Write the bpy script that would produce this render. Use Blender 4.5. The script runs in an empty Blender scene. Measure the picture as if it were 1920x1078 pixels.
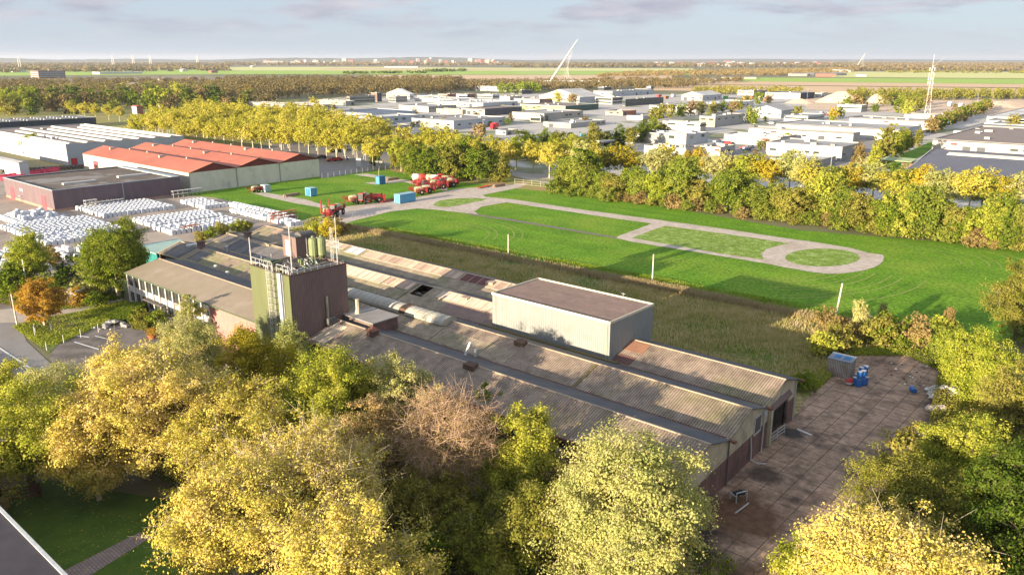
import bpy, math, random
import numpy as np
from mathutils import Vector
from mathutils.geometry import tessellate_polygon

# ---------------------------------------------------------------- camera
scene = bpy.context.scene
CAM_H, PITCH, FPX = 40.0, math.radians(16.0), 1493.3
cam_data = bpy.data.cameras.new("camera")
cam_data.sensor_width = 36.0
cam_data.lens = 28.0
cam_data.clip_start = 0.5
cam_data.clip_end = 60000.0
cam = bpy.data.objects.new("camera", cam_data)
scene.collection.objects.link(cam)
cam.location = (0, 0, CAM_H)
cam.rotation_euler = (math.radians(90) - PITCH, 0, 0)
scene.camera = cam
scene.render.resolution_x = 1024
scene.render.resolution_y = 574

# ---------------------------------------------------------------- light
SUN_AZ, SUN_EL = math.radians(45.8), math.radians(10.2)   # travel direction of the light, height of the sun
world = bpy.data.worlds.new("World")
scene.world = world
world.use_nodes = True
wn, wl = world.node_tree.nodes, world.node_tree.links
wn.clear()
w_out = wn.new('ShaderNodeOutputWorld')
w_bg = wn.new('ShaderNodeBackground')
sky = wn.new('ShaderNodeTexSky')
sky.sky_type = 'NISHITA'
sky.sun_disc = False
sky.sun_elevation = SUN_EL
sky.sun_rotation = SUN_AZ + math.pi
sky.air_density = 1.0
sky.dust_density = 0.6
sky.ozone_density = 2.0
w_bg.inputs['Strength'].default_value = 0.08
# broken cloud cover, laid out on a plane overhead by direction
tc = wn.new('ShaderNodeTexCoord')
sep = wn.new('ShaderNodeSeparateXYZ')
wl.new(tc.outputs['Generated'], sep.inputs[0])
def wmath(op, a, b=None, c=None):
    m = wn.new('ShaderNodeMath'); m.operation = op
    for i, v in enumerate((a, b, c)):
        if v is None: continue
        if isinstance(v, (int, float)): m.inputs[i].default_value = v
        else: wl.new(v, m.inputs[i])
    return m.outputs[0]
zc = wmath('ADD', wmath('MAXIMUM', sep.outputs[2], 0.0), 0.16)
cx = wmath('DIVIDE', sep.outputs[0], zc)
cy = wmath('DIVIDE', sep.outputs[1], zc)
cmb = wn.new('ShaderNodeCombineXYZ')
wl.new(cx, cmb.inputs[0]); wl.new(cy, cmb.inputs[1])
cn = wn.new('ShaderNodeTexNoise')
cn.inputs['Scale'].default_value = 1.25
cn.inputs['Detail'].default_value = 8.0
cn.inputs['Roughness'].default_value = 0.58
cn.inputs['Distortion'].default_value = 0.25
wl.new(cmb.outputs[0], cn.inputs['Vector'])
cr = wn.new('ShaderNodeValToRGB')
cr.color_ramp.elements[0].position = 0.46; cr.color_ramp.elements[0].color = (0, 0, 0, 1)
cr.color_ramp.elements[1].position = 0.57; cr.color_ramp.elements[1].color = (1, 1, 1, 1)
wl.new(cn.outputs['Fac'], cr.inputs[0])
fade = wmath('MULTIPLY', wmath('MINIMUM', wmath('MAXIMUM', wmath('MULTIPLY', wmath('SUBTRACT', sep.outputs[2], 0.012), 26.0), 0.0), 1.0), 0.85)
cfac = wmath('MULTIPLY', cr.outputs[0], fade)
cn2 = wn.new('ShaderNodeTexNoise')
cn2.inputs['Scale'].default_value = 2.2; cn2.inputs['Detail'].default_value = 6.0
wl.new(cmb.outputs[0], cn2.inputs['Vector'])
ccol = wn.new('ShaderNodeValToRGB')
ccol.color_ramp.elements[0].position = 0.35; ccol.color_ramp.elements[0].color = (1.75, 1.8, 2.25, 1)
ccol.color_ramp.elements[1].position = 0.65; ccol.color_ramp.elements[1].color = (2.9, 2.8, 3.05, 1)
wl.new(cn2.outputs['Fac'], ccol.inputs[0])
# thin bright veil in front of the clear sky, then the clouds
veil = wn.new('ShaderNodeMixRGB'); veil.inputs[0].default_value = 0.85
wl.new(sky.outputs[0], veil.inputs[1]); veil.inputs[2].default_value = (2.15, 2.6, 3.25, 1)
cmix = wn.new('ShaderNodeMixRGB')
wl.new(cfac, cmix.inputs[0]); wl.new(veil.outputs[0], cmix.inputs[1]); wl.new(ccol.outputs[0], cmix.inputs[2])
# added fill light: the unseen sky above the view is made brighter
hi_r = wn.new('ShaderNodeMapRange'); hi_r.interpolation_type = 'SMOOTHSTEP'
hi_r.inputs[1].default_value = 0.07; hi_r.inputs[2].default_value = 0.45; hi_r.inputs[3].default_value = 1.0; hi_r.inputs[4].default_value = 1.25
wl.new(sep.outputs[2], hi_r.inputs[0])
bright = wn.new('ShaderNodeMixRGB'); bright.blend_type = 'MULTIPLY'; bright.inputs[0].default_value = 1.0
wl.new(cmix.outputs[0], bright.inputs[1]); wl.new(hi_r.outputs[0], bright.inputs[2])
wl.new(bright.outputs[0], w_bg.inputs['Color'])
wl.new(w_bg.outputs[0], w_out.inputs['Surface'])

sun_data = bpy.data.lights.new("sun", 'SUN')
sun_data.energy = 4.9
sun_data.angle = math.radians(0.5)
sun_data.color = (1.0, 0.83, 0.60)
sun = bpy.data.objects.new("sun", sun_data)
scene.collection.objects.link(sun)
sdir = Vector((math.sin(SUN_AZ) * math.cos(SUN_EL), math.cos(SUN_AZ) * math.cos(SUN_EL), -math.sin(SUN_EL)))
sun.rotation_euler = sdir.to_track_quat('-Z', 'Y').to_euler()
sun.location = (-60, -60, 90)

scene.view_settings.view_transform = 'Standard'
scene.view_settings.look = 'None'
scene.view_settings.gamma = 1.0
scene.view_settings.exposure = 1.6

# ---------------------------------------------------------------- plan of the place
# the whole district is laid out on one grid: u runs along the factory bays, v across them
ORX, ORY = 31.98, 83.85
AZ = math.radians(131.0)
UX, UY = -math.sin(AZ), -math.cos(AZ)
VX, VY = -UY, UX
GRID = math.atan2(UY, UX)
def W(u, v, z=0.0):
    return (ORX + u * UX + v * VX, ORY + u * UY + v * VY, z)
def ray(x, y):
    dx, dy = (x - 960) / FPX, -(y - 539) / FPX
    return (dx, math.cos(PITCH) + dy * math.sin(PITCH), -math.sin(PITCH) + dy * math.cos(PITCH))
def at(x, y, z=0.0):            # sight line of a survey point in the photograph cut with the level z
    d = ray(x, y); t = (z - CAM_H) / d[2]
    return (d[0] * t, d[1] * t, z)
def uv(x, y, z=0.0):
    p = at(x, y, z); dx, dy = p[0] - ORX, p[1] - ORY
    return (dx * UX + dy * UY, dx * VX + dy * VY)
def pxx(u, v, z):
    p = W(u, v, z); Z = p[2] - CAM_H
    zc_ = p[1] * math.cos(PITCH) - Z * math.sin(PITCH)
    return 960 + FPX * p[0] / zc_

# ---------------------------------------------------------------- helpers
rnd = random.Random(7)
def link(o):
    scene.collection.objects.link(o); return o
def tag(o, label=None, cat=None, group=None, kind=None):
    if label: o["label"] = label
    if cat: o["category"] = cat
    if group: o["group"] = group
    if kind: o["kind"] = kind
    return o
def empty(name, loc, rz=0.0, label=None, cat=None, group=None):
    o = bpy.data.objects.new(name, None); link(o)
    o.empty_display_size = 0.2
    o.location = loc; o.rotation_euler = (0, 0, rz)
    return tag(o, label, cat, group)
def copy_tree(o, parent=None):
    c = o.copy(); scene.collection.objects.link(c)
    if parent: c.parent = parent
    for ch in list(o.children):
        copy_tree(ch, c)
    return c

class MB:
    def __init__(s): s.v = []; s.f = []; s.m = []
    def add(s, vs, fs, m=0):
        b = len(s.v); s.v += [tuple(p) for p in vs]
        for f in fs: s.f.append([b + i for i in f]); s.m.append(m)
        return s
    def box(s, x0, x1, y0, y1, z0, z1, m=0):
        if x0 > x1: x0, x1 = x1, x0
        if y0 > y1: y0, y1 = y1, y0
        if z0 > z1: z0, z1 = z1, z0
        vs = [(x0,y0,z0),(x1,y0,z0),(x1,y1,z0),(x0,y1,z0),(x0,y0,z1),(x1,y0,z1),(x1,y1,z1),(x0,y1,z1)]
        return s.add(vs, [(0,3,2,1),(4,5,6,7),(0,1,5,4),(1,2,6,5),(2,3,7,6),(3,0,4,7)], m)
    def hexa(s, bot, top, m=0):
        n = len(bot)
        fs = [tuple(range(n))[::-1], tuple(range(n, 2 * n))] + [(i, (i+1) % n, n + (i+1) % n, n + i) for i in range(n)]
        return s.add(list(bot) + list(top), fs, m)
    def tube(s, p, q, r0, r1=None, n=6, m=0):
        r1 = r0 if r1 is None else r1
        p, q = Vector(p), Vector(q); d = (q - p)
        if d.length < 1e-6: return s
        d.normalize()
        a = d.orthogonal().normalized(); b = d.cross(a)
        vs = []
        for c, r in ((p, r0), (q, r1)):
            for i in range(n):
                t = 2 * math.pi * (i + .5) / n
                vs.append(c + a * (math.cos(t) * r) + b * (math.sin(t) * r))
        fs = [(i, (i+1) % n, n + (i+1) % n, n + i) for i in range(n)] + [tuple(range(n))[::-1], tuple(range(n, 2*n))]
        return s.add(vs, fs, m)
    def path(s, pts, r, n=5, m=0):
        for a, b in zip(pts[:-1], pts[1:]): s.tube(a, b, r, None, n, m)
        return s
    def lathe(s, c, prof, n=12, m=0, axis='z'):
        vs = []; k = len(prof)
        for r, h in prof:
            for i in range(n):
                t = 2 * math.pi * i / n
                if axis == 'z': vs.append((c[0] + r*math.cos(t), c[1] + r*math.sin(t), c[2] + h))
                elif axis == 'x': vs.append((c[0] + h, c[1] + r*math.cos(t), c[2] + r*math.sin(t)))
                else: vs.append((c[0] - r*math.cos(t), c[1] + h, c[2] + r*math.sin(t)))
        fs = [(j*n+i, j*n+(i+1) % n, (j+1)*n+(i+1) % n, (j+1)*n+i) for j in range(k-1) for i in range(n)]
        fs += [tuple(range(n))[::-1], tuple(range((k-1)*n, k*n))]
        return s.add(vs, fs, m)
    def build(s, name, mats, parent=None, smooth=False):
        me = bpy.data.meshes.new(name)
        me.from_pydata(s.v, [], s.f)
        if not isinstance(mats, (list, tuple)): mats = [mats]
        for mt in mats: me.materials.append(mt)
        if len(mats) > 1: me.polygons.foreach_set('material_index', s.m)
        if smooth: me.polygons.foreach_set('use_smooth', [True] * len(me.polygons))
        me.update()
        o = bpy.data.objects.new(name, me); link(o)
        if parent: o.parent = parent
        return o

def quads_object(name, verts, mat, parent=None, smooth=False):
    """verts: (n*4,3) array, each run of four is a quad"""
    verts = np.ascontiguousarray(verts, dtype=np.float32).reshape(-1, 3)
    n = len(verts) // 4
    me = bpy.data.meshes.new(name)
    me.vertices.add(n * 4); me.loops.add(n * 4); me.polygons.add(n)
    me.vertices.foreach_set('co', verts.ravel())
    me.loops.foreach_set('vertex_index', np.arange(n * 4, dtype=np.int32))
    me.polygons.foreach_set('loop_start', np.arange(0, n * 4, 4, dtype=np.int32))
    me.materials.append(mat)
    me.update(calc_edges=True)
    o = bpy.data.objects.new(name, me); link(o)
    if parent: o.parent = parent
    return o

def rod_quads(P0, P1, R0, R1, sides=3):
    """tapered rods as quads, vectorised"""
    P0, P1 = np.asarray(P0, float), np.asarray(P1, float)
    d = P1 - P0; L = np.linalg.norm(d, axis=1, keepdims=True); d = d / np.maximum(L, 1e-6)
    ref = np.where(np.abs(d[:, 2:3]) > .9, np.array([[1., 0, 0]]), np.array([[0, 0, 1.]]))
    a = np.cross(d, ref); a /= np.maximum(np.linalg.norm(a, axis=1, keepdims=True), 1e-6)
    b = np.cross(d, a)
    R0 = np.asarray(R0, float).reshape(-1, 1); R1 = np.asarray(R1, float).reshape(-1, 1)
    out = []
    for i in range(sides):
        t0, t1 = 2*math.pi*i/sides, 2*math.pi*(i+1)/sides
        e0 = a*math.cos(t0) + b*math.sin(t0); e1 = a*math.cos(t1) + b*math.sin(t1)
        out.append(np.stack([P0 + e0*R0, P0 + e1*R0, P1 + e1*R1, P1 + e0*R1], axis=1))
    return np.concatenate(out).reshape(-1, 3)

# ---------------------------------------------------------------- materials
MATS = {}
def mat(name, col, col2=None, rough=0.85, scale=1.0, detail=4.0, lo=.35, hi=.65, bump=0.0, bscale=None,
        ribs=None, rib_axis='xy', rib_depth=0.03, brick=None, spec=0.3, stain=None, stain_scale=.15, metallic=0.0,
        sheets=None, tscale=(1, 1, 1), stain_lo=.45, stain_hi=.65, speck=None, rib_dirt=0.0, blots=None, grain=None):
    """procedural surface: two tints mixed by noise, optional panels, stains, ribs and relief"""
    if name in MATS: return MATS[name]
    m = bpy.data.materials.new(name); m.use_nodes = True
    nt = m.node_tree; N, L = nt.nodes, nt.links
    bs = N['Principled BSDF']
    bs.inputs['Roughness'].default_value = rough
    bs.inputs['Specular IOR Level'].default_value = spec
    bs.inputs['Metallic'].default_value = metallic
    co = N.new('ShaderNodeTexCoord').outputs['Object']
    if tscale != (1, 1, 1):
        mp = N.new('ShaderNodeMapping'); mp.inputs['Scale'].default_value = tscale
        L.new(co, mp.inputs[0]); cn_ = mp.outputs[0]
    else: cn_ = co
    c4 = lambda c: (c[0], c[1], c[2], 1)
    if col2 is None: col2 = tuple(x * .82 for x in col)
    def noise(sc, de, vec):
        n = N.new('ShaderNodeTexNoise'); n.inputs['Scale'].default_value = sc; n.inputs['Detail'].default_value = de
        n.inputs['Roughness'].default_value = .62
        L.new(vec, n.inputs['Vector']); return n.outputs['Fac']
    def ramp(fac, a, b):
        r = N.new('ShaderNodeMapRange'); r.inputs[1].default_value = a; r.inputs[2].default_value = b
        L.new(fac, r.inputs[0]); return r.outputs[0]
    def mix(fac, a, b, mode='MIX'):
        x = N.new('ShaderNodeMixRGB'); x.blend_type = mode
        if isinstance(fac, float): x.inputs[0].default_value = fac
        else: L.new(fac, x.inputs[0])
        for i, q in ((1, a), (2, b)):
            if isinstance(q, tuple): x.inputs[i].default_value = c4(q)
            else: L.new(q, x.inputs[i])
        return x.outputs[0]
    c = mix(ramp(noise(scale, detail, cn_), lo, hi), col, col2)
    if sheets:      # rows of roof or wall sheets, each its own tint: (width, height, strength)
        b = N.new('ShaderNodeTexBrick')
        b.inputs['Scale'].default_value = 1.0
        b.inputs['Mortar Size'].default_value = 0.0
        b.inputs['Brick Width'].default_value = sheets[0]; b.inputs['Row Height'].default_value = sheets[1]
        b.offset = 0.0 if len(sheets) < 4 else sheets[3]
        b.inputs['Color1'].default_value = (1 - sheets[2],) * 3 + (1,); b.inputs['Color2'].default_value = (1 + sheets[2] * .5,) * 3 + (1,)
        L.new(co, b.inputs['Vector'])
        c = mix(1.0, c, b.outputs['Color'], 'MULTIPLY')
    if brick:       # (width, height, mortar, mortar colour, variation)
        b = N.new('ShaderNodeTexBrick')
        b.inputs['Scale'].default_value = 1.0
        b.inputs['Brick Width'].default_value = brick[0]; b.inputs['Row Height'].default_value = brick[1]
        b.inputs['Mortar Size'].default_value = brick[2]
        b.inputs['Mortar Smooth'].default_value = .2
        b.offset = brick[5] if len(brick) > 5 else 0.5
        L.new(co, b.inputs['Vector'])
        v = brick[4]
        L.new(mix(1.0, c, (1 - v, 1 - v, 1 - v), 'MULTIPLY'), b.inputs['Color1'])
        L.new(mix(1.0, c, (1 + v * .6, 1 + v * .6, 1 + v * .6), 'MULTIPLY'), b.inputs['Color2'])
        b.inputs['Mortar'].default_value = c4(brick[3])
        c = b.outputs['Color']
    if stain:
        c = mix(ramp(noise(stain_scale, 6.0, co), stain_lo, stain_hi), c, stain)
    if speck:       # (colour, scale, threshold)
        c = mix(ramp(noise(speck[1], 2.0, co), speck[2], speck[2] + .03), c, speck[0])
    if blots:       # dirt lying in certain places: (x, y, radius, colour)
        for bx, by_, br, bc in blots:
            dv = N.new('ShaderNodeVectorMath'); dv.operation = 'DISTANCE'; L.new(co, dv.inputs[0]); dv.inputs[1].default_value = (bx, by_, 0)
            nz = N.new('ShaderNodeMath'); nz.operation = 'MULTIPLY_ADD'; L.new(noise(.35, 7.0, co), nz.inputs[0]); nz.inputs[1].default_value = br * 1.6; L.new(dv.outputs['Value'], nz.inputs[2])
            mr = N.new('ShaderNodeMapRange'); mr.inputs[1].default_value = br * 1.85; mr.inputs[2].default_value = br * 1.35; L.new(nz.outputs[0], mr.inputs[0])
            c = mix(mr.outputs[0], c, bc)
    if grain:       # fine mottling (scale, strength)
        c = mix(1.0, c, mix(ramp(noise(grain[0], 6.0, co), .36, .64), (1 - grain[1],) * 3, (1 + grain[1],) * 3), 'MULTIPLY')
    if ribs and rib_dirt:
        sp0 = N.new('ShaderNodeSeparateXYZ'); L.new(co, sp0.inputs[0])
        if rib_axis == 'xy':
            ad0 = N.new('ShaderNodeMath'); ad0.operation = 'ADD'; L.new(sp0.outputs[0], ad0.inputs[0]); L.new(sp0.outputs[1], ad0.inputs[1]); s0 = ad0.outputs[0]
        else: s0 = sp0.outputs['xyz'.index(rib_axis)]
        k0 = N.new('ShaderNodeMath'); k0.operation = 'MULTIPLY'; L.new(s0, k0.inputs[0]); k0.inputs[1].default_value = 2 * math.pi / ribs
        q0 = N.new('ShaderNodeMath'); q0.operation = 'SINE'; L.new(k0.outputs[0], q0.inputs[0])
        c = mix(1.0, c, mix(ramp(q0.outputs[0], -.9, .4), (1 - rib_dirt,) * 3, (1, 1, 1)), 'MULTIPLY')
    L.new(c, bs.inputs['Base Color'])
    h = None
    if ribs:
        sp = N.new('ShaderNodeSeparateXYZ'); L.new(co, sp.inputs[0])
        if rib_axis == 'xy':
            ad = N.new('ShaderNodeMath'); ad.operation = 'ADD'; L.new(sp.outputs[0], ad.inputs[0]); L.new(sp.outputs[1], ad.inputs[1]); s_ = ad.outputs[0]
        else: s_ = sp.outputs['xyz'.index(rib_axis)]
        k = N.new('ShaderNodeMath'); k.operation = 'MULTIPLY'; L.new(s_, k.inputs[0]); k.inputs[1].default_value = 2 * math.pi / ribs
        sn = N.new('ShaderNodeMath'); sn.operation = 'SINE'; L.new(k.outputs[0], sn.inputs[0])
        bp = N.new('ShaderNodeBump'); bp.inputs['Distance'].default_value = rib_depth; bp.inputs['Strength'].default_value = 1.0
        L.new(sn.outputs[0], bp.inputs['Height']); h = bp.outputs[0]
    if bump:
        bp = N.new('ShaderNodeBump'); bp.inputs['Distance'].default_value = bump; bp.inputs['Strength'].default_value = 1.0
        L.new(noise(bscale or scale * 4, 5.0, co), bp.inputs['Height'])
        if h: L.new(h, bp.inputs['Normal'])
        h = bp.outputs[0]
    if h: L.new(h, bs.inputs['Normal'])
    MATS[name] = m
    return m

def leaf_mat(name, cols, trans=0.3, rough=.7):
    """leaves: every leaf takes one of the tints at random; thin enough to glow through"""
    if name in MATS: return MATS[name]
    m = bpy.data.materials.new(name); m.use_nodes = True
    nt = m.node_tree; N, L = nt.nodes, nt.links; N.clear()
    out = N.new('ShaderNodeOutputMaterial')
    geo = N.new('ShaderNodeNewGeometry'); oi = N.new('ShaderNodeObjectInfo')
    cr_ = N.new('ShaderNodeValToRGB'); el = cr_.color_ramp.elements
    for i, c in enumerate(cols):
        p = i / max(1, len(cols) - 1)
        e = el[i] if i < 2 else el.new(p)
        e.position = p; e.color = (c[0], c[1], c[2], 1)
    tcn = N.new('ShaderNodeTexCoord'); ns = N.new('ShaderNodeTexNoise'); ns.inputs['Scale'].default_value = .35; ns.inputs['Detail'].default_value = 3
    L.new(tcn.outputs['Object'], ns.inputs['Vector'])
    a = N.new('ShaderNodeMath'); a.operation = 'MULTIPLY'; L.new(geo.outputs['Random Per Island'], a.inputs[0]); a.inputs[1].default_value = .55
    b = N.new('ShaderNodeMath'); b.operation = 'MULTIPLY_ADD'; L.new(ns.outputs['Fac'], b.inputs[0]); b.inputs[1].default_value = 1.1; L.new(a.outputs[0], b.inputs[2])
    c = N.new('ShaderNodeMath'); c.operation = 'MULTIPLY_ADD'; L.new(oi.outputs['Random'], c.inputs[0]); c.inputs[1].default_value = .3; L.new(b.outputs[0], c.inputs[2])
    d = N.new('ShaderNodeMath'); d.operation = 'SUBTRACT'; L.new(c.outputs[0], d.inputs[0]); d.inputs[1].default_value = .47
    L.new(d.outputs[0], cr_.inputs[0])
    df = N.new('ShaderNodeBsdfDiffuse'); tr = N.new('ShaderNodeBsdfTranslucent'); mx = N.new('ShaderNodeMixShader')
    mx.inputs[0].default_value = trans
    L.new(cr_.outputs[0], df.inputs[0]); L.new(cr_.outputs[0], tr.inputs[0])
    L.new(df.outputs[0], mx.inputs[1]); L.new(tr.outputs[0], mx.inputs[2]); L.new(mx.outputs[0], out.inputs['Surface'])
    MATS[name] = m
    return m
# ---------------------------------------------------------------- setting: ground, fields, paving
def sheet(name, pts, z, m, px=True, kind='structure', label=None):
    q = [uv(x, y) if px else (x, y) for x, y in pts]
    if name in ('track', 'loop_path', 'grass_island', 'side_path', 'footpath', 'parking', 'forecourt'):      # worn, overgrown edges
        r_ = random.Random(len(pts)); o_ = []
        for (ax, ay), (bx, by) in zip(q, q[1:] + q[:1]):
            L_ = math.hypot(bx - ax, by - ay); n_ = max(1, int(L_ / 1.3)); j_ = .16 if name != 'grass_island' else .12
            for i_ in range(n_):
                t_ = i_ / n_; k_ = j_ if i_ else 0
                o_.append((ax + (bx - ax) * t_ - (by - ay) / (L_ + 1e-6) * r_.uniform(-k_, k_), ay + (by - ay) * t_ + (bx - ax) / (L_ + 1e-6) * r_.uniform(-k_, k_)))
        q = o_
    tri = tessellate_polygon([[Vector((a, b, 0)) for a, b in q]])
    me = bpy.data.meshes.new(name)
    fs = []
    for t in tri:
        (ax, ay), (bx, by), (cx_, cy_) = q[t[0]], q[t[1]], q[t[2]]
        fs.append(t if (bx-ax)*(cy_-ay) - (by-ay)*(cx_-ax) > 0 else (t[0], t[2], t[1]))
    me.from_pydata([(a, b, 0) for a, b in q], [], fs)
    me.materials.append(m); me.update()
    o = bpy.data.objects.new(name, me); link(o)
    o.location = (ORX, ORY, z); o.rotation_euler = (0, 0, GRID)
    o['kind'] = kind
    return o

G_far = mat('far_land', (.20, .17, .09), (.11, .13, .05), scale=.006, detail=10, lo=.4, hi=.6, stain=(.28, .22, .14), stain_scale=.002)
gv = []; gf = []
NG, S0, S1 = 24, -16000, 16000
ys = [-300, 300, 900, 1800, 3000, 5000, 8000, 12000, 18000, 26000]
xs = [S0 + (S1 - S0) * i / NG for i in range(NG + 1)]
for y in ys:
    for x in xs: gv.append((x, y, 0.0))
for j in range(len(ys) - 1):
    for i in range(NG):
        a = j * (NG + 1) + i; gf.append((a, a + 1, a + NG + 2, a + NG + 1))
me = bpy.data.meshes.new('ground'); me.from_pydata(gv, [], gf); me.materials.append(G_far); me.update()
g = bpy.data.objects.new('ground', me); link(g); g['kind'] = 'structure'

m_mead = mat('meadow_grass', (.085, .20, .008), (.145, .28, .014), grain=(1.6, .42), sheets=(400, 2.7, .10), scale=.14, detail=9, lo=.32, hi=.7, bump=.12, bscale=2.2, rough=.9, spec=.15,
             stain=(.19, .28, .025), stain_scale=.045, stain_lo=.48, stain_hi=.72, tscale=(1, 1, 1))
m_isl = mat('island_grass', (.12, .21, .02), (.20, .28, .045), grain=(2.2, .35), scale=.8, detail=9, bump=.3, bscale=2.5, stain=(.3, .4, .12), stain_scale=.5, spec=.15)
m_verge = mat('rough_grass', (.10, .14, .025), (.28, .22, .10), grain=(1.5, .4), scale=.09, detail=9, lo=.4, hi=.62, bump=.3, bscale=1.4, spec=.1)
m_conc = mat('pale_concrete', (.52, .44, .37), (.44, .37, .31), scale=.4, detail=8, bump=.02, bscale=3, grain=(.9, .16), stain=(.36, .29, .22), stain_scale=.12, stain_lo=.52, stain_hi=.75)
m_asph = mat('asphalt', (.27, .25, .24), (.21, .20, .19), scale=.25, detail=8, bump=.02, bscale=4, stain=(.25, .23, .21), stain_scale=.08)
m_yard = mat('brown_yard', (.40, .33, .27), (.32, .265, .215), scale=.2, detail=8, stain=(.17, .135, .11), stain_scale=.07, stain_lo=.5, stain_hi=.7, bump=.02, bscale=3)
m_leafgr = mat('leaf_litter_grass', (.20, .27, .05), (.36, .23, .10), scale=.12, detail=9, lo=.42, hi=.6, bump=.1, bscale=2)
m_indus = mat('industrial_ground', (.42, .39, .36), (.52, .49, .45), scale=.02, detail=8, stain=(.20, .21, .11), stain_scale=.02, stain_lo=.52, stain_hi=.6)
m_slab = mat('slab_paving', (.40, .265, .175), (.26, .17, .115), scale=.45, detail=10, lo=.35, hi=.65, brick=(2.0, 2.0, .04, (.06, .042, .03), .10, 0.0),
             stain=(.10, .062, .04), stain_scale=.22, stain_lo=.50, stain_hi=.68, bump=.02, bscale=4, rough=.8, grain=(1.3, .28),
             blots=[(-4.5, 22, 5, (.13, .068, .034)), (-3, 29, 4, (.045, .03, .022)), (-9, 31, 3, (.12, .07, .04)), (-13.5, -17, 4.5, (.05, .04, .035)), (-18, -9, 4, (.05, .038, .03)), (-1.5, 3, 1.6, (.07, .055, .045)), (-16, 6, 3, (.09, .055, .035)), (-3, 14, 2, (.09, .06, .04))])
m_soil = mat('dark_soil', (.075, .05, .03), (.14, .085, .045), scale=.5, detail=8, bump=.1, bscale=3)
m_lawn = mat('garden_lawn', (.06, .12, .012), (.10, .17, .02), scale=.5, detail=8, bump=.08, bscale=6)
m_field_g = mat('field_green', (.26, .42, .04), (.38, .50, .09), scale=.01, detail=6, tscale=(1, 3, 1))
m_field_t = mat('field_tan', (.66, .46, .27), (.56, .39, .22), scale=.01, detail=7, tscale=(1, 4, 1))
m_field_y = mat('field_stubble', (.66, .60, .25), (.52, .55, .17), scale=.01, detail=7, tscale=(1, 4, 1))
m_sand = mat('sand', (.66, .50, .36), (.54, .40, .28), scale=.05, detail=8, bump=.4, bscale=.6)
m_brickpath = mat('brick_paving', (.34, .27, .25), (.28, .22, .21), scale=1, brick=(.5, .25, .02, (.12, .1, .09), .15))
m_white_line = mat('white_line', (.75, .75, .72), (.6, .6, .58), scale=3, detail=6)

# fields far out
def field(pts, m, z=.25): return sheet('field', pts, z, m)
field([(-200, 127), (420, 127), (420, 140), (-200, 144)], m_field_g)
field([(330, 126.5), (700, 126), (960, 128), (1300, 129), (1300, 134), (960, 134), (430, 133)], m_field_y, .5)
field([(380, 133), (960, 134.2), (1300, 134.4), (1300, 141), (960, 141), (380, 140)], m_field_g, .4)
field([(620, 128), (900, 130), (960, 130.5), (960, 132), (600, 131)], m_field_t, .8)
field([(700, 141.2), (1260, 141.5), (1260, 158), (700, 152)], m_field_t, .3)
field([(1380, 146), (2150, 150), (2150, 160.5), (1380, 153)], m_field_g, .3)
field([(1560, 135), (2150, 136), (2150, 149.5), (1560, 145.5)], m_field_y, .4)
field([(1230, 153.2), (1380, 153.2), (2150, 160.8), (2150, 184), (1700, 178), (1200, 170)], m_field_t, .35)
field([(1255, 158.5), (2150, 168), (2150, 169.2), (1255, 159.2)], m_soil, .5)

sheet('industrial_ground', [(560, 192), (700, 176), (1330, 176), (2300, 192), (2300, 420), (1500, 410), (1050, 352), (960, 330), (700, 262), (430, 218)], .03, m_indus)
sheet('sand_yard', [(1480, 183), (1780, 183), (2100, 190), (2100, 222), (1760, 214), (1520, 206)], .12, m_sand)
sheet('grass_verge', [(-400, 186), (560, 186), (560, 215), (600, 240), (700, 262), (960, 331), (1050, 352), (1040, 360), (940, 352), (860, 342), (740, 322), (600, 292), (300, 262), (-200, 262)], .05, m_leafgr)
sheet('road', [(430, 278), (560, 268), (760, 290), (880, 268), (900, 272), (770, 303), (560, 292)], .07, m_asph)
sheet('car_park', [(585, 292), (640, 294), (745, 305), (735, 316), (690, 321), (602, 335)], .09, m_asph)
sheet('grass_strip', [(1650, 308), (1746, 266), (1752, 280), (1672, 322)], .09, m_mead)
sheet('side_street', [(1340, 262), (1600, 250), (1720, 268), (1660, 300), (1560, 330), (1340, 312)], .07, m_asph)

# yard with the bales, sheds
sheet('yard', [(131, -29.5), (137, -30.5), (170, -35), (176, -36), (192, -36), (236, -22), (300, -22), (300, 90), (112, 90), (112, 48), (131, 27)], .04, m_yard, px=False)
# meadow
sheet('meadow', [(600, 293.5), (742, 318), (1035, 352), (1500, 432), (1960, 470), (2060, 640), (1700, 642), (1560, 607), (1223, 540), (1000, 490), (690, 425), (560, 432), (335, 374), (345, 358), (600, 330)], .03, m_mead)
sheet('rough_verge', [(-26, -40), (140, -33), (140, -1), (128, 20), (117, 40), (114, 20), (112, 2), (-26, 0)], .035, m_verge, px=False)
sheet('track', [(520, 430), (600, 434), (667, 413.5), (733, 397), (782, 391.5), (815, 393.5), (880, 401), (900, 404), (888, 397), (903, 388), (949, 380), (925, 376), (914, 371), (905, 366), (975, 352), (990, 344), (959, 346), (854, 355), (800, 367), (735, 377), (640, 389), (600, 405), (560, 416)], .06, m_conc)
loop_ = [(868, 400), (887, 379), (914, 370), (959, 374), (1100, 395), (1249, 415), (1373, 432), (1471, 447), (1527, 454.5), (1591, 465), (1629, 475)]
cxr, cyr, rxr, ryr = 1555, 484, 103, 30
for k in range(-4, 10):
    t = math.radians(k * 10 - 0)
    if -12 < k * 10 < 95: loop_.append((cxr + rxr * math.cos(t), cyr + ryr * math.sin(t)))
loop_ += [(1527, 511.5), (1484, 504), (1433, 494), (1185, 454), (1155, 447), (1160, 443), (1222, 420), (1100, 402.5), (949, 380), (903, 388), (888, 398)]
sheet('loop_path', loop_, .075, m_conc)
sheet('drain_strip', [(880, 400.5), (959, 411.5), (1156, 445), (1156, 448), (959, 415), (876, 402.5)], .08, mat('drain', (.2, .17, .14)))
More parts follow.
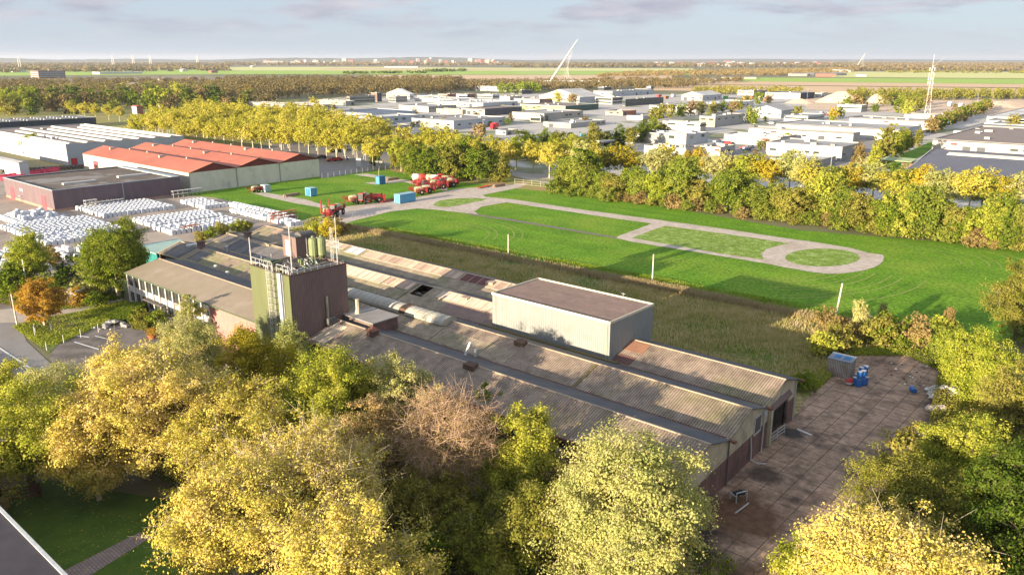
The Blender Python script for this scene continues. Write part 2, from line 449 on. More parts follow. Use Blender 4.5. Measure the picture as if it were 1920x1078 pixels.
sheet('grass_island', [(812, 385), (818, 379.5), (824, 377), (840, 374.5), (857, 372.6), (890, 372), (914, 373.5), (904, 377), (887, 380), (862, 385.5), (840, 389), (822, 388.3)], .09, m_isl)
sheet('grass_island', [(1185, 447), (1215, 435), (1247, 424), (1373, 441), (1480, 457), (1459, 461.5), (1437, 468), (1428, 475), (1431, 487.5), (1356, 477)], .09, m_isl)
sheet('grass_island', [(1542 + 70 * math.cos(t * math.pi / 16), 483.6 + 16.8 * math.sin(t * math.pi / 16)) for t in range(32)], .09, m_isl)
sheet('side_path', [(663, 328), (687, 326), (757, 337), (800, 344), (840, 352), (838, 358), (800, 352), (757, 341.5), (705, 347), (682, 343.5), (735, 338.5)], .07, m_conc)
sheet('side_path', [(470, 362), (500, 362), (552, 371), (575, 375), (612, 387), (606, 391), (550, 381), (500, 370)], .07, m_conc)

# factory's own ground
sheet('forecourt', [(1483, 789), (1520, 740), (1560, 706), (1585, 668), (1680, 660), (1752, 672), (1790, 720), (1775, 800), (1620, 960), (1560, 1110), (1330, 1130), (1340, 960)], .05, m_slab)
sheet('forecourt', [(-5, -1), (.6, -1), (-.6, 28), (-1, 44), (-6, 44)], .045, m_slab, px=False)
sheet('undergrowth_soil', [(-10, 28), (64, 28), (64, 29.5), (103, 29.5), (103, 31), (88, 36), (78, 47), (60, 50), (20, 50), (-10, 56)], .02, m_soil, px=False)
sheet('road', [(-200, 560), (18, 568), (50, 640), (80, 668), (102, 688), (330, 640), (480, 700), (420, 800), (120, 800), (-260, 900)], .03, m_asph)
sheet('parking', [(100, 645), (180, 613), (240, 604), (300, 636), (400, 700), (330, 780), (170, 780), (92, 672)], .05, mat('old_asphalt', (.21, .18, .16), (.15, .13, .12), scale=.4, detail=8, stain=(.10, .085, .075), stain_scale=.2, bump=.03, bscale=3))
sheet('footpath', [(-60, 590), (30, 578), (110, 583), (226, 558), (233, 564), (150, 585), (60, 606), (-50, 606)], .06, mat('gravel_path', (.46, .39, .32), (.38, .32, .26), scale=.8, detail=8))
sheet('front_lawn', [(24, 612), (60, 600), (150, 584), (236, 562), (250, 580), (262, 598), (240, 606), (185, 614), (110, 646), (92, 664), (76, 652)], .07, mat('weedy_grass', (.10, .15, .03), (.17, .15, .05), scale=.4, detail=8, bump=.15, bscale=3))
sheet('road_line', [(-30, 639), (0, 652), (76, 701), (72, 702.5), (0, 655), (-30, 642)], .07, m_white_line)
for a in ([(93, 609), (131, 614), (131, 615.6), (92, 610.6)], [(140, 641), (186, 655), (185, 656.6), (139, 642.4)], [(178, 630), (204, 636), (204, 637.4), (178, 631.2)]):
    sheet('bay_line', [(x + 36 if x < 135 else x, y + 18 if x < 135 else y) for x, y in a], .075, m_white_line)
sheet('garden_lawn', [(-150, 910), (90, 900), (330, 940), (420, 1130), (-150, 1200)], .03, m_lawn)
sheet('brick_path', [(100, 1085), (160, 1085), (284, 1007), (262, 998), (118, 1071)], .05, m_brickpath)
sheet('dark_forecourt', [(-120, 820), (60, 900), (0, 930), (-120, 960)], .04, m_soil)

# low hills on the skyline
def ridge(name, x0, x1, Y, top, m, seed, n=120, depth=900):
    r = random.Random(seed); b = MB(); fr = []
    for i in range(n + 1):
        t = i / n; x = x0 + (x1 - x0) * t
        h = top * (.62 + .2 * math.sin(t * 9 + seed) + .12 * math.sin(t * 31 + seed * 2) + .1 * r.random()) * min(1, 6 * t + .15, 6 * (1 - t) + .15)
        fr.append((x, h))
    vs = []
    for x, h in fr: vs += [(x, Y, -2), (x, Y + depth * .1, h * .8), (x, Y + depth * .4, h), (x, Y + depth, -2)]
    fs = []
    for i in range(n):
        for k in range(3):
            a = i * 4 + k; fs.append((a, a + 4, a + 5, a + 1))
    b.add(vs, fs); o = b.build(name, m); o['kind'] = 'structure'
    return o
m_hill = mat('dune_hills', (.075, .085, .05), (.05, .06, .04), scale=.004, detail=8)
ridge('hills', -9500, 900, 11500, 64, m_hill, 1)
ridge('hills', -1500, 12500, 14500, 40, m_hill, 4)

# tractor tyre marks pressed into the meadow
m_track = mat('tyre_marks', (.24, .27, .06), (.17, .24, .03), scale=.8, detail=8, grain=(2, .4))
def marks(cx_, cy_, r0, a0, a1, w=.35):
    n = 26; P_ = []
    for k in range(n + 1):
        t = math.radians(a0 + (a1 - a0) * k / n); P_.append((cx_ + (r0 + w) * math.cos(t), cy_ + (r0 + w) * math.sin(t)))
    for k in range(n, -1, -1):
        t = math.radians(a0 + (a1 - a0) * k / n); P_.append((cx_ + r0 * math.cos(t), cy_ + r0 * math.sin(t)))
    sheet('tyre_mark', P_, .045, m_track, px=False)
_c = uv(1790, 470)
for r_ in (10, 12, 15, 17, 21, 23): marks(_c[0] + 6, _c[1] + 14, r_, 190, 300)
_c = uv(1500, 525)
for r_ in (8, 10, 13, 15, 18, 20, 24): marks(_c[0] + 20, _c[1] - 12, r_ + 14, 130, 185)
_c = uv(860, 415)
for r_ in (14, 16, 20, 22): marks(_c[0] - 6, _c[1] + 16, r_, 200, 285)
# ---------------------------------------------------------------- the old factory
m_roof = mat('fibre_cement_roof', (.42, .32, .24), (.27, .205, .155), scale=.5, detail=9, ribs=.30, rib_axis='x', rib_depth=.05, rib_dirt=.42, grain=(1.1, .18),
             sheets=(1.08, 50, .12), stain=(.26, .23, .12), stain_scale=.09, stain_lo=.52, stain_hi=.72, rough=.8)
m_roof_old = mat('mossy_roof', (.42, .335, .235), (.31, .25, .175), scale=.4, detail=9, rib_dirt=.35, grain=(1.0, .2), ribs=.36, rib_axis='x', rib_depth=.04,
                 sheets=(2.1, 50, .2), stain=(.25, .24, .12), stain_scale=.1, rough=.85)
m_ridge = mat('ridge_cap', (.46, .36, .26), (.34, .26, .19), scale=1.2, detail=6)
m_gutter = mat('rusty_gutter', (.22, .09, .055), (.13, .06, .04), scale=1.2, detail=6)
m_cream = mat('cream_cladding', (.55, .47, .34), (.44, .37, .26), scale=.6, detail=7, ribs=.3, rib_axis='xy', rib_depth=.02, tscale=(1, 1, .25), stain=(.32, .28, .19), stain_scale=.5)
m_brick = mat('dark_red_brick', (.21, .10, .085), (.15, .075, .065), scale=1.5, detail=6, brick=(.25, .08, .008, (.2, .16, .14), .2), stain=(.11, .07, .06), stain_scale=.4)
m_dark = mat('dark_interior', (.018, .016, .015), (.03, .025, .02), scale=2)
m_glass = mat('window_glass', (.035, .045, .045), (.06, .07, .065), scale=.8, rough=.12, spec=.6)
m_whitep = mat('white_paint', (.52, .50, .48), (.43, .41, .39), scale=1.5, detail=5)
m_blind = mat('grey_panel', (.12, .115, .11), (.09, .085, .08), scale=2)
m_redframe = mat('red_brown_frame', (.26, .085, .06), (.18, .06, .045), scale=2)
m_poly = mat('barrel_sheet', (.40, .39, .33), (.33, .31, .25), scale=.4, detail=7, sheets=(1.05, 50, .12), rough=.5)
m_strip = mat('roof_light_panels', (.52, .38, .28), (.42, .28, .20), scale=.4, detail=6, sheets=(.72, 60, .45), rough=.5)
m_strip2 = mat('roof_light_cream', (.60, .50, .38), (.5, .4, .3), scale=.4, detail=6, sheets=(.9, 60, .2), rough=.5)
m_brownbox = mat('vent_housing', (.13, .075, .05), (.09, .055, .04), scale=2)
m_alu = mat('alu_pipe', (.55, .56, .56), (.42, .43, .43), scale=2, rough=.4, spec=.6)
m_moss = mat('gutter_moss', (.12, .12, .04), (.16, .11, .06), scale=1.5, detail=7, bump=.05, bscale=5)
m_hallc = mat('pale_steel_cladding', (.29, .30, .285), (.26, .265, .25), scale=.5, detail=5, ribs=.30, rib_axis='xy', rib_depth=.03, rib_dirt=.18, sheets=(.3, 60, .06), stain=(.22, .23, .20), stain_scale=.35, stain_lo=.58, stain_hi=.75, rough=.55)
m_hallbase = mat('stained_cladding', (.40, .42, .42), (.33, .34, .32), scale=.8, ribs=.30, rib_axis='xy', rib_depth=.03)
m_bitumen = mat('bitumen_roof', (.27, .185, .15), (.21, .145, .12), grain=(1.2, .12), scale=.35, detail=9, stain=(.24, .17, .13), stain_scale=.12, sheets=(30, 1.0, .07), rough=.9)
m_tgreen = mat('green_cladding', (.14, .155, .07), (.115, .13, .058), scale=.5, detail=6, ribs=.34, rib_axis='xy', rib_depth=.035, sheets=(.34, 60, .08), tscale=(1, 1, .2), rough=.6)
m_tbrown = mat('brown_cladding', (.21, .14, .125), (.165, .11, .10), scale=.5, detail=6, ribs=.34, rib_axis='xy', rib_depth=.035, tscale=(1, 1, .2), rough=.7)
m_pink = mat('pink_wall', (.40, .21, .18), (.34, .175, .155), scale=.8, detail=6, sheets=(.6, 60, .06))
m_debris = mat('debris', (.20, .17, .14), (.07, .06, .055), scale=2, detail=8, bump=.1, bscale=4)
m_galv = mat('galvanised', (.50, .50, .48), (.38, .38, .37), scale=2, rough=.5, spec=.5)
m_tank = mat('pale_green_tank', (.20, .235, .11), (.16, .19, .09), scale=1.5, rough=.5)

m_back = mat('blue_grey_shade_felt', (.10, .10, .105), (.075, .075, .08), scale=.4, detail=8, stain=(.13, .12, .11), stain_scale=.3)  # smooth felt, coloured darker to hold the shade of slopes behind the ridges
fac = empty('factory_building', (ORX, ORY, 0), GRID, 'long derelict factory of parallel corrugated brown gable roofs in the middle', 'factory')
RISE = 1.45; EZ = 5.15; RZ = 6.6
def ug(v): return -0.053 * max(v, 0) - .05
def gable_roof(root, name, vr, vl, vrr, u0f, u1, ez_l, ez_r, rz, m, th=.10, over=.35, ridge_m=None, back=True):
    """two sloping slabs from u0 to u1; u0f gives the gable line"""
    b = MB()
    for ve, ez in ((vl, ez_l), (vrr, ez_r)):
        s = 1 if ve > vr else -1
        a0, a1 = u0f(vr) - over, u0f(ve) - over
        b.hexa([(a0, vr, rz - th), (u1, vr, rz - th), (u1, ve, ez - th), (a1, ve, ez - th)],
               [(a0, vr, rz), (u1, vr, rz), (u1, ve, ez), (a1, ve, ez)])
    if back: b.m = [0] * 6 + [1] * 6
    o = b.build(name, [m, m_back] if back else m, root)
    r = MB().box(u0f(vr) - over - .03, u1 + .05, vr - .09, vr + .09, rz - .04, rz + .06)
    r.build('ridge_cap', ridge_m or m_ridge, o)
    return o
BAY = [(23.3, 28.3, 18.55, 53.3), (13.7, 18.35, 9.15, 114), (4.1, 8.95, -.45, 113.6)]
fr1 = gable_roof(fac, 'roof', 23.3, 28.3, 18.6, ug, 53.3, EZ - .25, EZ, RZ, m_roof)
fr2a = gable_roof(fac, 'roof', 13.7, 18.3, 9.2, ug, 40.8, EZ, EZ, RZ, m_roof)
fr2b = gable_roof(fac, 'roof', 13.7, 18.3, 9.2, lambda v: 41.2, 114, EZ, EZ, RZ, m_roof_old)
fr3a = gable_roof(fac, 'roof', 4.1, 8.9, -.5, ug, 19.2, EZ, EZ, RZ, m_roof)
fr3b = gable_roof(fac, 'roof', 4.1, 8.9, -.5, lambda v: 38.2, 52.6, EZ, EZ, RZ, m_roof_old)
# collapsed stretch between: only the far slope and a narrow upper strip remain
b = MB()
b.hexa([(52.6, 4.1, 6.5), (57.6, 4.1, 6.5), (57.6, -.5, 5.05), (52.6, -.5, 5.05)], [(52.6, 4.1, 6.6), (57.6, 4.1, 6.6), (57.6, -.5, 5.15), (52.6, -.5, 5.15)])
fz = lambda v: 6.6 - 1.45 * (v - 4.1) / 4.8
for a0_, a1_, v0_, v1_ in ((52.6, 54.5, 4.1, 8.9), (54.5, 57.9, 6.9, 8.9), (57.1, 57.9, 4.1, 6.9)):
    b.hexa([(a0_, v0_, fz(v0_) - .1), (a1_, v0_, fz(v0_) - .1), (a1_, v1_, fz(v1_) - .1), (a0_, v1_, fz(v1_) - .1)], [(a0_, v0_, fz(v0_)), (a1_, v0_, fz(v0_)), (a1_, v1_, fz(v1_)), (a0_, v1_, fz(v1_))])
b.build('broken_roof', m_roof_old, fac)
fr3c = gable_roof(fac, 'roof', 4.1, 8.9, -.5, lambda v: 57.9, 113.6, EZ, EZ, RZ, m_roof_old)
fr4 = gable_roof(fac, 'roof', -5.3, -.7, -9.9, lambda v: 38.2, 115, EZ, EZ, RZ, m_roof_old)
# slope sheets put down over the bays: tinted sheet fields a few mm proud
def slope_patch(root, name, u0, u1, v0, v1, vr, ve, rz, ez, m, lift=.02):
    f = lambda v: rz + (ez - rz) * (v - vr) / (ve - vr) + lift
    return MB().hexa([(u0, v0, f(v0) - lift + .002), (u1, v0, f(v0) - lift + .002), (u1, v1, f(v1) - lift + .002), (u0, v1, f(v1) - lift + .002)],
                     [(u0, v0, f(v0)), (u1, v0, f(v0)), (u1, v1, f(v1)), (u0, v1, f(v1))]).build(name, m, root)
def light_strip(u0, u1, vr, w, ve, m, root=fac):
    o = slope_patch(root, 'skylight_strip', u0, u1, vr + .12, vr + w, vr, ve, RZ, EZ, m, .05)
    f = lambda v: RZ + (EZ - RZ) * (v - vr) / (ve - vr)
    b = MB(); n = int((u1 - u0) / 1.45)
    for i in range(n + 1):
        u = u0 + (u1 - u0) * i / n
        b.hexa([(u - .05, vr + .12, f(vr + .12)), (u + .05, vr + .12, f(vr + .12)), (u + .05, vr + w, f(vr + w)), (u - .05, vr + w, f(vr + w))],
               [(u - .05, vr + .12, f(vr + .12) + .09), (u + .05, vr + .12, f(vr + .12) + .09), (u + .05, vr + w, f(vr + w) + .09), (u - .05, vr + w, f(vr + w) + .09)])
    for vv in (vr + .14, vr + w):
        b.hexa([(u0, vv - .06, f(vv)), (u1, vv - .06, f(vv)), (u1, vv + .06, f(vv)), (u0, vv + .06, f(vv))],
               [(u0, vv - .06, f(vv) + .1), (u1, vv - .06, f(vv) + .1), (u1, vv + .06, f(vv) + .1), (u0, vv + .06, f(vv) + .1)])
    b.build('skylight_frame', m_ridge, o)
light_strip(38.4, 46.5, -5.3, 2.3, -.7, m_strip2)
light_strip(47, 50.5, -5.3, 2.3, -.7, m_strip)
light_strip(50.8, 56.4, -5.3, 2.3, -.7, mat('red_panels', (.16, .06, .055), (.12, .05, .045), scale=.6, sheets=(.7, 60, .2)))
light_strip(57, 81, -5.3, 2.2, -.7, m_strip)
light_strip(82, 86, -5.3, 2.2, -.7, mat('blue_grey_panels', (.42, .47, .52), (.38, .42, .46), scale=.6, sheets=(.7, 60, .2)))
light_strip(87, 110, -5.3, 1.6, -.7, m_strip)
light_strip(38.4, 52.2, 4.1, 2.1, 8.9, m_strip2)
light_strip(58.2, 64, 4.1, 2.2, 8.9, m_strip)
light_strip(64.4, 75, 4.1, 2.4, 8.9, m_strip2)
slope_patch(fac, 'roof_patch', 38.4, 49, 6.3, 8.8, 4.1, 8.9, RZ, EZ, m_bitumen)
slope_patch(fac, 'roof_patch', 16.2, 19.1, 4.3, 6.3, 4.1, 8.9, RZ, EZ, mat('rust_sheet', (.30, .15, .09), (.24, .12, .08), scale=1, ribs=.36, rib_axis='x'))
slope_patch(fac, 'roof_patch', 16.4, 19.1, 7.2, 8.8, 4.1, 8.9, RZ, EZ, mat('dark_rust_sheet', (.17, .085, .07), (.13, .07, .06), scale=1, ribs=.36, rib_axis='x'))
slope_patch(fac, 'roof_patch', 28, 40.5, 15.6, 18.1, 13.7, 18.3, RZ, EZ, m_roof_old)
for (a, c, v0, v1) in ((47, 49, 24, 26), (44, 45.3, 25, 27.4), (50, 52.6, 24, 27.8), (39.5, 41, 26, 28)):
    slope_patch(fac, 'roof_patch', a, c, v0, v1, 23.3, 28.3, RZ, EZ - .25, m_roof_old if c < 52 else m_strip2)
for (a, c, v0, v1) in ((101, 105, 14.6, 17.5), (92, 96, 14.2, 16.8), (107, 113.5, 14, 18), (84, 88, 15, 18)):
    slope_patch(fac, 'roof_patch', a, c, v0, v1, 13.7, 18.3, RZ, EZ, mat('slate_grey_sheet', (.15, .14, .14), (.11, .10, .10), scale=.6, sheets=(1.2, 60, .25)) if a > 100 else m_roof)
for (a, c, v0, v1) in ((88, 108, 4.8, 8.6), (109, 113, 4.5, 7), (76, 84, 5.5, 8.7)):
    slope_patch(fac, 'roof_patch', a, c, v0, v1, 4.1, 8.9, RZ, EZ, MATS['slate_grey_sheet'] if a > 84 else m_roof)
# valley gutters
for vv, a, c in ((18.45, ug(18.5) - .5, 53), (9.05, ug(9) - .5, 113), (-.6, 38.4, 114), (-.62, -.5, 19.0)):
    MB().box(a, c, vv - .16, vv + .16, 4.93, 5.06).build('valley_gutter', m_gutter, fac)
MB().box(-2.2, 53.2, 28.32, 28.5, 4.72, 4.92).build('eaves_gutter', m_gutter, fac)
for vv in (18.45, 9.05): MB().box(ug(vv) - .85, ug(vv) - .5, vv - .2, vv + .2, 4.86, 5.1).build('gutter_spout', m_gutter, fac)
MB().box(-.9, -.55, -.8, -.42, 4.9, 5.1).build('gutter_spout', m_gutter, fac)
# moss line across the bays (old expansion joint)
f2 = lambda v: RZ + (EZ - RZ) * (v - 13.7) / 4.6
MB().hexa([(17.3, 13.95, f2(13.95)), (17.75, 13.95, f2(13.95)), (17.75, 18.2, f2(18.2)), (17.3, 18.2, f2(18.2))],
          [(17.3, 13.95, f2(13.95) + .06), (17.75, 13.95, f2(13.95) + .06), (17.75, 18.2, f2(18.2) + .06), (17.3, 18.2, f2(18.2) + .06)]).build('moss_joint', m_moss, fac)
# gable end walls: brick below, cream sheeting above
BT = 3.0
b = MB(); c = MB()
def gp(v, z, off=0): return (ug(v) + off, v, z)
for vr, vl, vrr, door in ((23.3, 28.1, 18.45, None), (13.7, 18.45, 9.05, None), (4.1, 9.05, -.3, (1.6, 7.4))):
    segs = [(vl, vrr)] if not door else [(vl, door[1]), (door[0], vrr)]
    bt = BT
    for s0, s1 in segs:
        MB().hexa([gp(s0, 0), gp(s1, 0), gp(s1, 0, .3), gp(s0, 0, .3)], [gp(s0, bt), gp(s1, bt), gp(s1, bt, .3), gp(s0, bt, .3)]).build('brick_wall', m_brick, fac)
    # cream part: pentagon prism, 3 cm proud, with the door cut out
    zt = (EZ - .1) if vl < 28 else (EZ - .35)
    if not door:
        pts = [(vl, bt), (vl, zt), (vr, RZ - .12), (vrr, EZ - .1), (vrr, bt)]
    else:
        dz = 4.3
        pts = [(vl, bt), (vl, zt), (vr, RZ - .12), (vrr, EZ - .1), (vrr, bt), (door[0], bt), (door[0], dz), ((door[0] + door[1]) / 2, dz + .35), (door[1], dz), (door[1], bt)]
    tri = tessellate_polygon([[Vector((p[0], p[1], 0)) for p in pts]])
    n = len(pts)
    vs = [gp(p[0], p[1], -.035) for p in pts] + [gp(p[0], p[1], .2) for p in pts]
    fs = [tuple(t) for t in tri] + [tuple(i + n for i in t[::-1]) for t in tri] + [(i, (i + 1) % n, n + (i + 1) % n, n + i) for i in range(n)]
    c.add(vs, fs)
c.build('gable_wall', m_cream, fac)
# side walls and inside darkness
MB().box(.3, 113, -.42, -.2, 0, 4.9).build('rear_wall', m_brick, fac)
MB().box(38.4, 114.6, -9.8, -9.6, 0, 4.9).build('rear_wall', m_brick, fac)
for a, v0, v1 in ((113.7, 9.05, 18.2), (113.2, -.4, 9.0), (114.6, -9.8, -.6)):
    vm = {113.7: 13.7, 113.2: 4.1, 114.6: -5.3}[a]
    MB().hexa([(a, v0, 0), (a, v1, 0), (a, v1, 5), (a, vm, 6.45), (a, v0, 5)], [(a + .2, v0, 0), (a + .2, v1, 0), (a + .2, v1, 5), (a + .2, vm, 6.45), (a + .2, v0, 5)]).build('end_wall', m_brick, fac)
    w = .25; L_ = MB()
    for s0, s1 in ((v1 + .1, vm), (v0 - .1, vm)):
        L_.hexa([(a + .2, s0, 5.05), (a + .45, s0, 5.05), (a + .45, s1, 6.5), (a + .2, s1, 6.5)], [(a + .2, s0, 5.25), (a + .45, s0, 5.25), (a + .45, s1, 6.72), (a + .2, s1, 6.72)])
    L_.build('verge_board', m_ridge, fac)
# door: folding dark leaves, arched hood, white gates, light
d = empty('loading_door', (0, 0, 0)); d.parent = fac
MB().box(.32, .42, 1.6, 7.4, 0, 4.5).build('door_leaf', mat('dark_timber_door', (.07, .05, .04), (.04, .03, .025), scale=1.5, tscale=(1, 1, .2)), d)
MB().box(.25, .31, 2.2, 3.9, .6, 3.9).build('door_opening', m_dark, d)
hp = [gp(1.6, 4.0, -.42), gp(7.3, 4.0, -.42), gp(7.3, 4.0, -.04), gp(1.6, 4.0, -.04)]
ht = [gp(1.6, 4.1, -.42), gp(7.3, 4.1, -.42), gp(7.3, 4.55, -.04), gp(1.6, 4.55, -.04)]
MB().hexa(hp, ht).build('door_hood', m_tbrown, d)
b = MB()
for z in (.35, .75, 1.15): b.tube(gp(7.3, z, -.25), gp(3.6, z, -.6), .045)
for v in (7.3, 5.4, 3.6): b.tube(gp(v, 0, -.25 - (7.3 - v) * .09), gp(v, 1.25, -.25 - (7.3 - v) * .09), .05)
b.build('gate_rail', m_whitep, d)
MB().box(-.9, -.1, 7.45, 7.9, 0, 4.2).build('door_pillar', m_cream, fac)
w = MB(); w.hexa([gp(11.6, 2.9, -.07), gp(10.0, 2.9, -.07), gp(10.0, 2.9, -.03), gp(11.6, 2.9, -.03)], [gp(11.6, 4.6, -.07), gp(10.0, 4.6, -.07), gp(10.0, 4.6, -.03), gp(11.6, 4.6, -.03)])
wf = w.build('window', m_blind, fac)
w = MB()
for (a, c_, z0, z1) in ((11.75, 11.6, 2.8, 4.7), (10.0, 9.85, 2.8, 4.7), (11.75, 9.85, 2.7, 2.88), (11.75, 9.85, 4.6, 4.7)):
    w.hexa([gp(a, z0, -.1), gp(c_, z0, -.1), gp(c_, z0, -.03), gp(a, z0, -.03)], [gp(a, z1, -.1), gp(c_, z1, -.1), gp(c_, z1, -.03), gp(a, z1, -.03)])
w.build('window_frame', m_whitep, wf)
for v, m_ in ((-.2, m_whitep), (9.3, m_whitep), (18.4, m_blind)):
    MB().tube(gp(v, 0, -.16), gp(v, 4.9, -.16), .07).build('downpipe', m_, fac)
MB().path([gp(12.6, 3.0, -.1), gp(12.5, 1.6, -.25), gp(12.6, .5, -.3), gp(12.2, .12, -.9), gp(11.6, .1, -1.6)], .07, 6).build('hose', m_whitep, fac)
MB().box(-.9, -.5, 9.1, 9.75, 4.2, 4.85).build('floodlight', m_galv, fac)
# front wall of the first bay
b = MB(); b.box(-1.3, 53.2, 27.75, 28.0, 0, .9); b.box(-1.3, 53.2, 27.75, 28.0, 4.2, 4.75)
b.build('front_wall', m_brick, fac)
gl = MB().box(-1.2, 53, 27.72, 27.8, .9, 4.2).build('window_band', m_glass, fac)
b = MB()
for i in range(25): b.box(-1.2 + i * 2.25 - .06, -1.2 + i * 2.25 + .06, 27.8, 28.03, .9, 4.2)
b.box(-1.2, 53, 27.8, 28.06, 4.05, 4.2); b.box(-1.2, 53, 27.8, 28.06, 2.4, 2.5)
b.build('window_frame', m_redframe, gl)
for (a, w_) in ((11.2, 1.1),):
    p = MB().box(a, a + w_, 28.0, 28.05, 1.2, 3.6).build('boarded_panel', mat('pale_board', (.60, .50, .36), (.5, .4, .28), scale=2), fac)
    MB().lathe((a + .55, 28.051, 2.3), [(.38, 0), (.33, .012)], 9, axis='y').build('scorch_mark', m_dark, p)
# barrel skylights astride the second ridge
def barrel(u0, u1, vc, r, z):
    n = 8; vs = []; fs = []
    for u in (u0, u1):
        for i in range(n + 1):
            t = math.pi * i / n
            vs.append((u, vc + r * math.cos(t), z + r * .62 * math.sin(t)))
    for i in range(n): fs.append((i, i + 1, n + 2 + i, n + 1 + i))
    fs.append(tuple(range(n + 1))); fs.append(tuple(range(n + 1, 2 * n + 2))[::-1])
    o = MB().add(vs, fs).build('barrel_skylight', m_poly, fac)
    k = int((u1 - u0) / 1.05)
    for j in range(k + 1):
        rb = MB(); u = u0 + (u1 - u0) * j / k
        for i in range(n):
            t0, t1 = math.pi * i / n, math.pi * (i + 1) / n
            p = lambda t, e: (vc + (r + e) * math.cos(t), z + (r * .62 + e) * math.sin(t))
            a0, a1, c0, c1 = p(t0, 0), p(t1, 0), p(t0, .035), p(t1, .035)
            rb.hexa([(u - .04, *a0), (u + .04, *a0), (u + .04, *a1), (u - .04, *a1)], [(u - .04, *c0), (u + .04, *c0), (u + .04, *c1), (u - .04, *c1)])
        rb.build('skylight_rib', m_ridge, o)
barrel(41.2, 48.6, 13.9, 1.45, 6.25); barrel(50.0, 62.5, 13.9, 1.45, 6.25); barrel(70.5, 77, 14.4, 1.3, 6.2)
MB().box(48.65, 49.95, 12.6, 15.1, 6.2, 6.95).build('roof_hatch', m_brownbox, fac)
def hood(u, v, vr, ve, ez=EZ, s=.75, m=m_brownbox, h=.55):
    z = RZ + (ez - RZ) * (v - vr) / (ve - vr)
    MB().hexa([(u - s, v - s * .7, z - .2), (u + s, v - s * .7, z - .2), (u + s, v + s * .7, z - .3), (u - s, v + s * .7, z - .3)],
              [(u - s * .8, v - s * .5, z + h), (u + s * .8, v - s * .5, z + h), (u + s, v + s * .7, z + h * .7), (u - s, v + s * .7, z + h * .7)]).build('roof_vent', m, fac)
a = uv(977, 647, 6.3); hood(a[0], a[1], 13.7, 18.3)
a = uv(884, 691, 6.3); hood(a[0], a[1], 23.3, 28.1, s=.8)
for x, y in ((921, 527), (873, 557)): a = uv(x, y, 6.6); hood(a[0], a[1], -5.3 if y < 540 else 4.1, -.7 if y < 540 else 8.9, s=.75, m=m_strip, h=.3)
for x, y in ((1053, 541), ): pass
a = uv(699, 628, 6.4); q = MB().box(a[0] - .6, a[0] + .6, a[1] - .5, a[1] + .5, 5.8, 7.1)
q.build('chimney', m_brick, fac); MB().add([(a[0]-.8, a[1]-.7, 7.1), (a[0]+.8, a[1]-.7, 7.1), (a[0]+.8, a[1]+.7, 7.1), (a[0]-.8, a[1]+.7, 7.1), (a[0], a[1], 7.6)], [(0,1,4),(1,2,4),(2,3,4),(3,0,4),(3,2,1,0)]).build('chimney_cap', m_gutter, fac)
for x, y in ((378, 466), (465, 448)):
    a = uv(x, y, 6.4); MB().box(a[0] - .55, a[0] + .55, a[1] - .5, a[1] + .5, 5.5, 7.6).build('chimney', m_brick, fac)
    MB().box(a[0] - .7, a[0] + .7, a[1] - .65, a[1] + .65, 7.6, 7.75).build('chimney_cap', m_brownbox, fac)
a = uv(872, 660, 6.0); MB().tube((a[0], a[1], 5.6), (a[0] - .35, a[1] - .6, 7.2), .17).build('vent_pipe', m_alu, fac)
a = uv(891, 662, 5.8); MB().tube((a[0], a[1], 5.4), (a[0] - .1, a[1], 6.3), .2).build('vent_pipe', m_whitep, fac)
for x, y in ((405, 502), (427, 514), (425, 466), (313, 493)):
    a = uv(x, y, 6.0); MB().lathe((a[0], a[1], 5.4), [(.2, 0), (.2, .8), (.34, .85), (.34, 1.05), (.1, 1.15)], 8).build('vent_cowl', m_galv, fac)
for (x, y, w_) in ((356, 463, 1.6), (430, 440, 1.5), (505, 462, 1.6)):
    a = uv(x, y, 6.3); MB().box(a[0] - .5, a[0] + .5, a[1] - w_, a[1] + .4, 5.9, 6.75).build('roof_vent', m_alu if x < 400 else m_roof_old, fac)
# low flat annex at the foot of the tower with a vent stack
ax = MB().box(47.2, 53.3, 17.8, 22.0, 3.5, 6.9); ax.build('annex_wall', m_brick, fac)
MB().box(47.0, 53.3, 17.6, 22.2, 6.902, 7.05).build('annex_roof', mat('grey_felt', (.30, .28, .26), (.24, .22, .2), scale=.6), fac)
a = uv(671, 588, 7.0); MB().lathe((a[0], a[1], 7.05), [(.42, 0), (.3, .5), (.26, .5), (.26, 1.9), (.3, 1.9), (.3, 2.0)], 10).build('vent_stack', m_cream, fac)
# rubble in the hole
rr = random.Random(3); b = MB()
for i in range(46):
    u, v = 54.6 + rr.random() * 2, 4.6 + rr.random() * 1.8; L = .3 + rr.random() * .9; t = rr.random() * 3; z = 4.5 + rr.random() * 1.3
    b.hexa([(u, v, z), (u + L*math.cos(t), v + L*math.sin(t), z + .1), (u + L*math.cos(t) - .3*math.sin(t), v + L*math.sin(t) + .3*math.cos(t), z + .3*rr.random()), (u - .3*math.sin(t), v + .3*math.cos(t), z)],
           [(u, v, z + .08), (u + L*math.cos(t), v + L*math.sin(t), z + .18), (u + L*math.cos(t) - .3*math.sin(t), v + L*math.sin(t) + .3*math.cos(t), z + .4), (u - .3*math.sin(t), v + .3*math.cos(t), z + .08)], rr.choice([0, 0, 1, 2]))
b.build('rubble', [m_debris, m_whitep, m_gutter], fac)
MB().box(52.7, 57.8, 4.2, 8.9, 3.6, 3.7).build('sunken_floor', m_dark, fac)

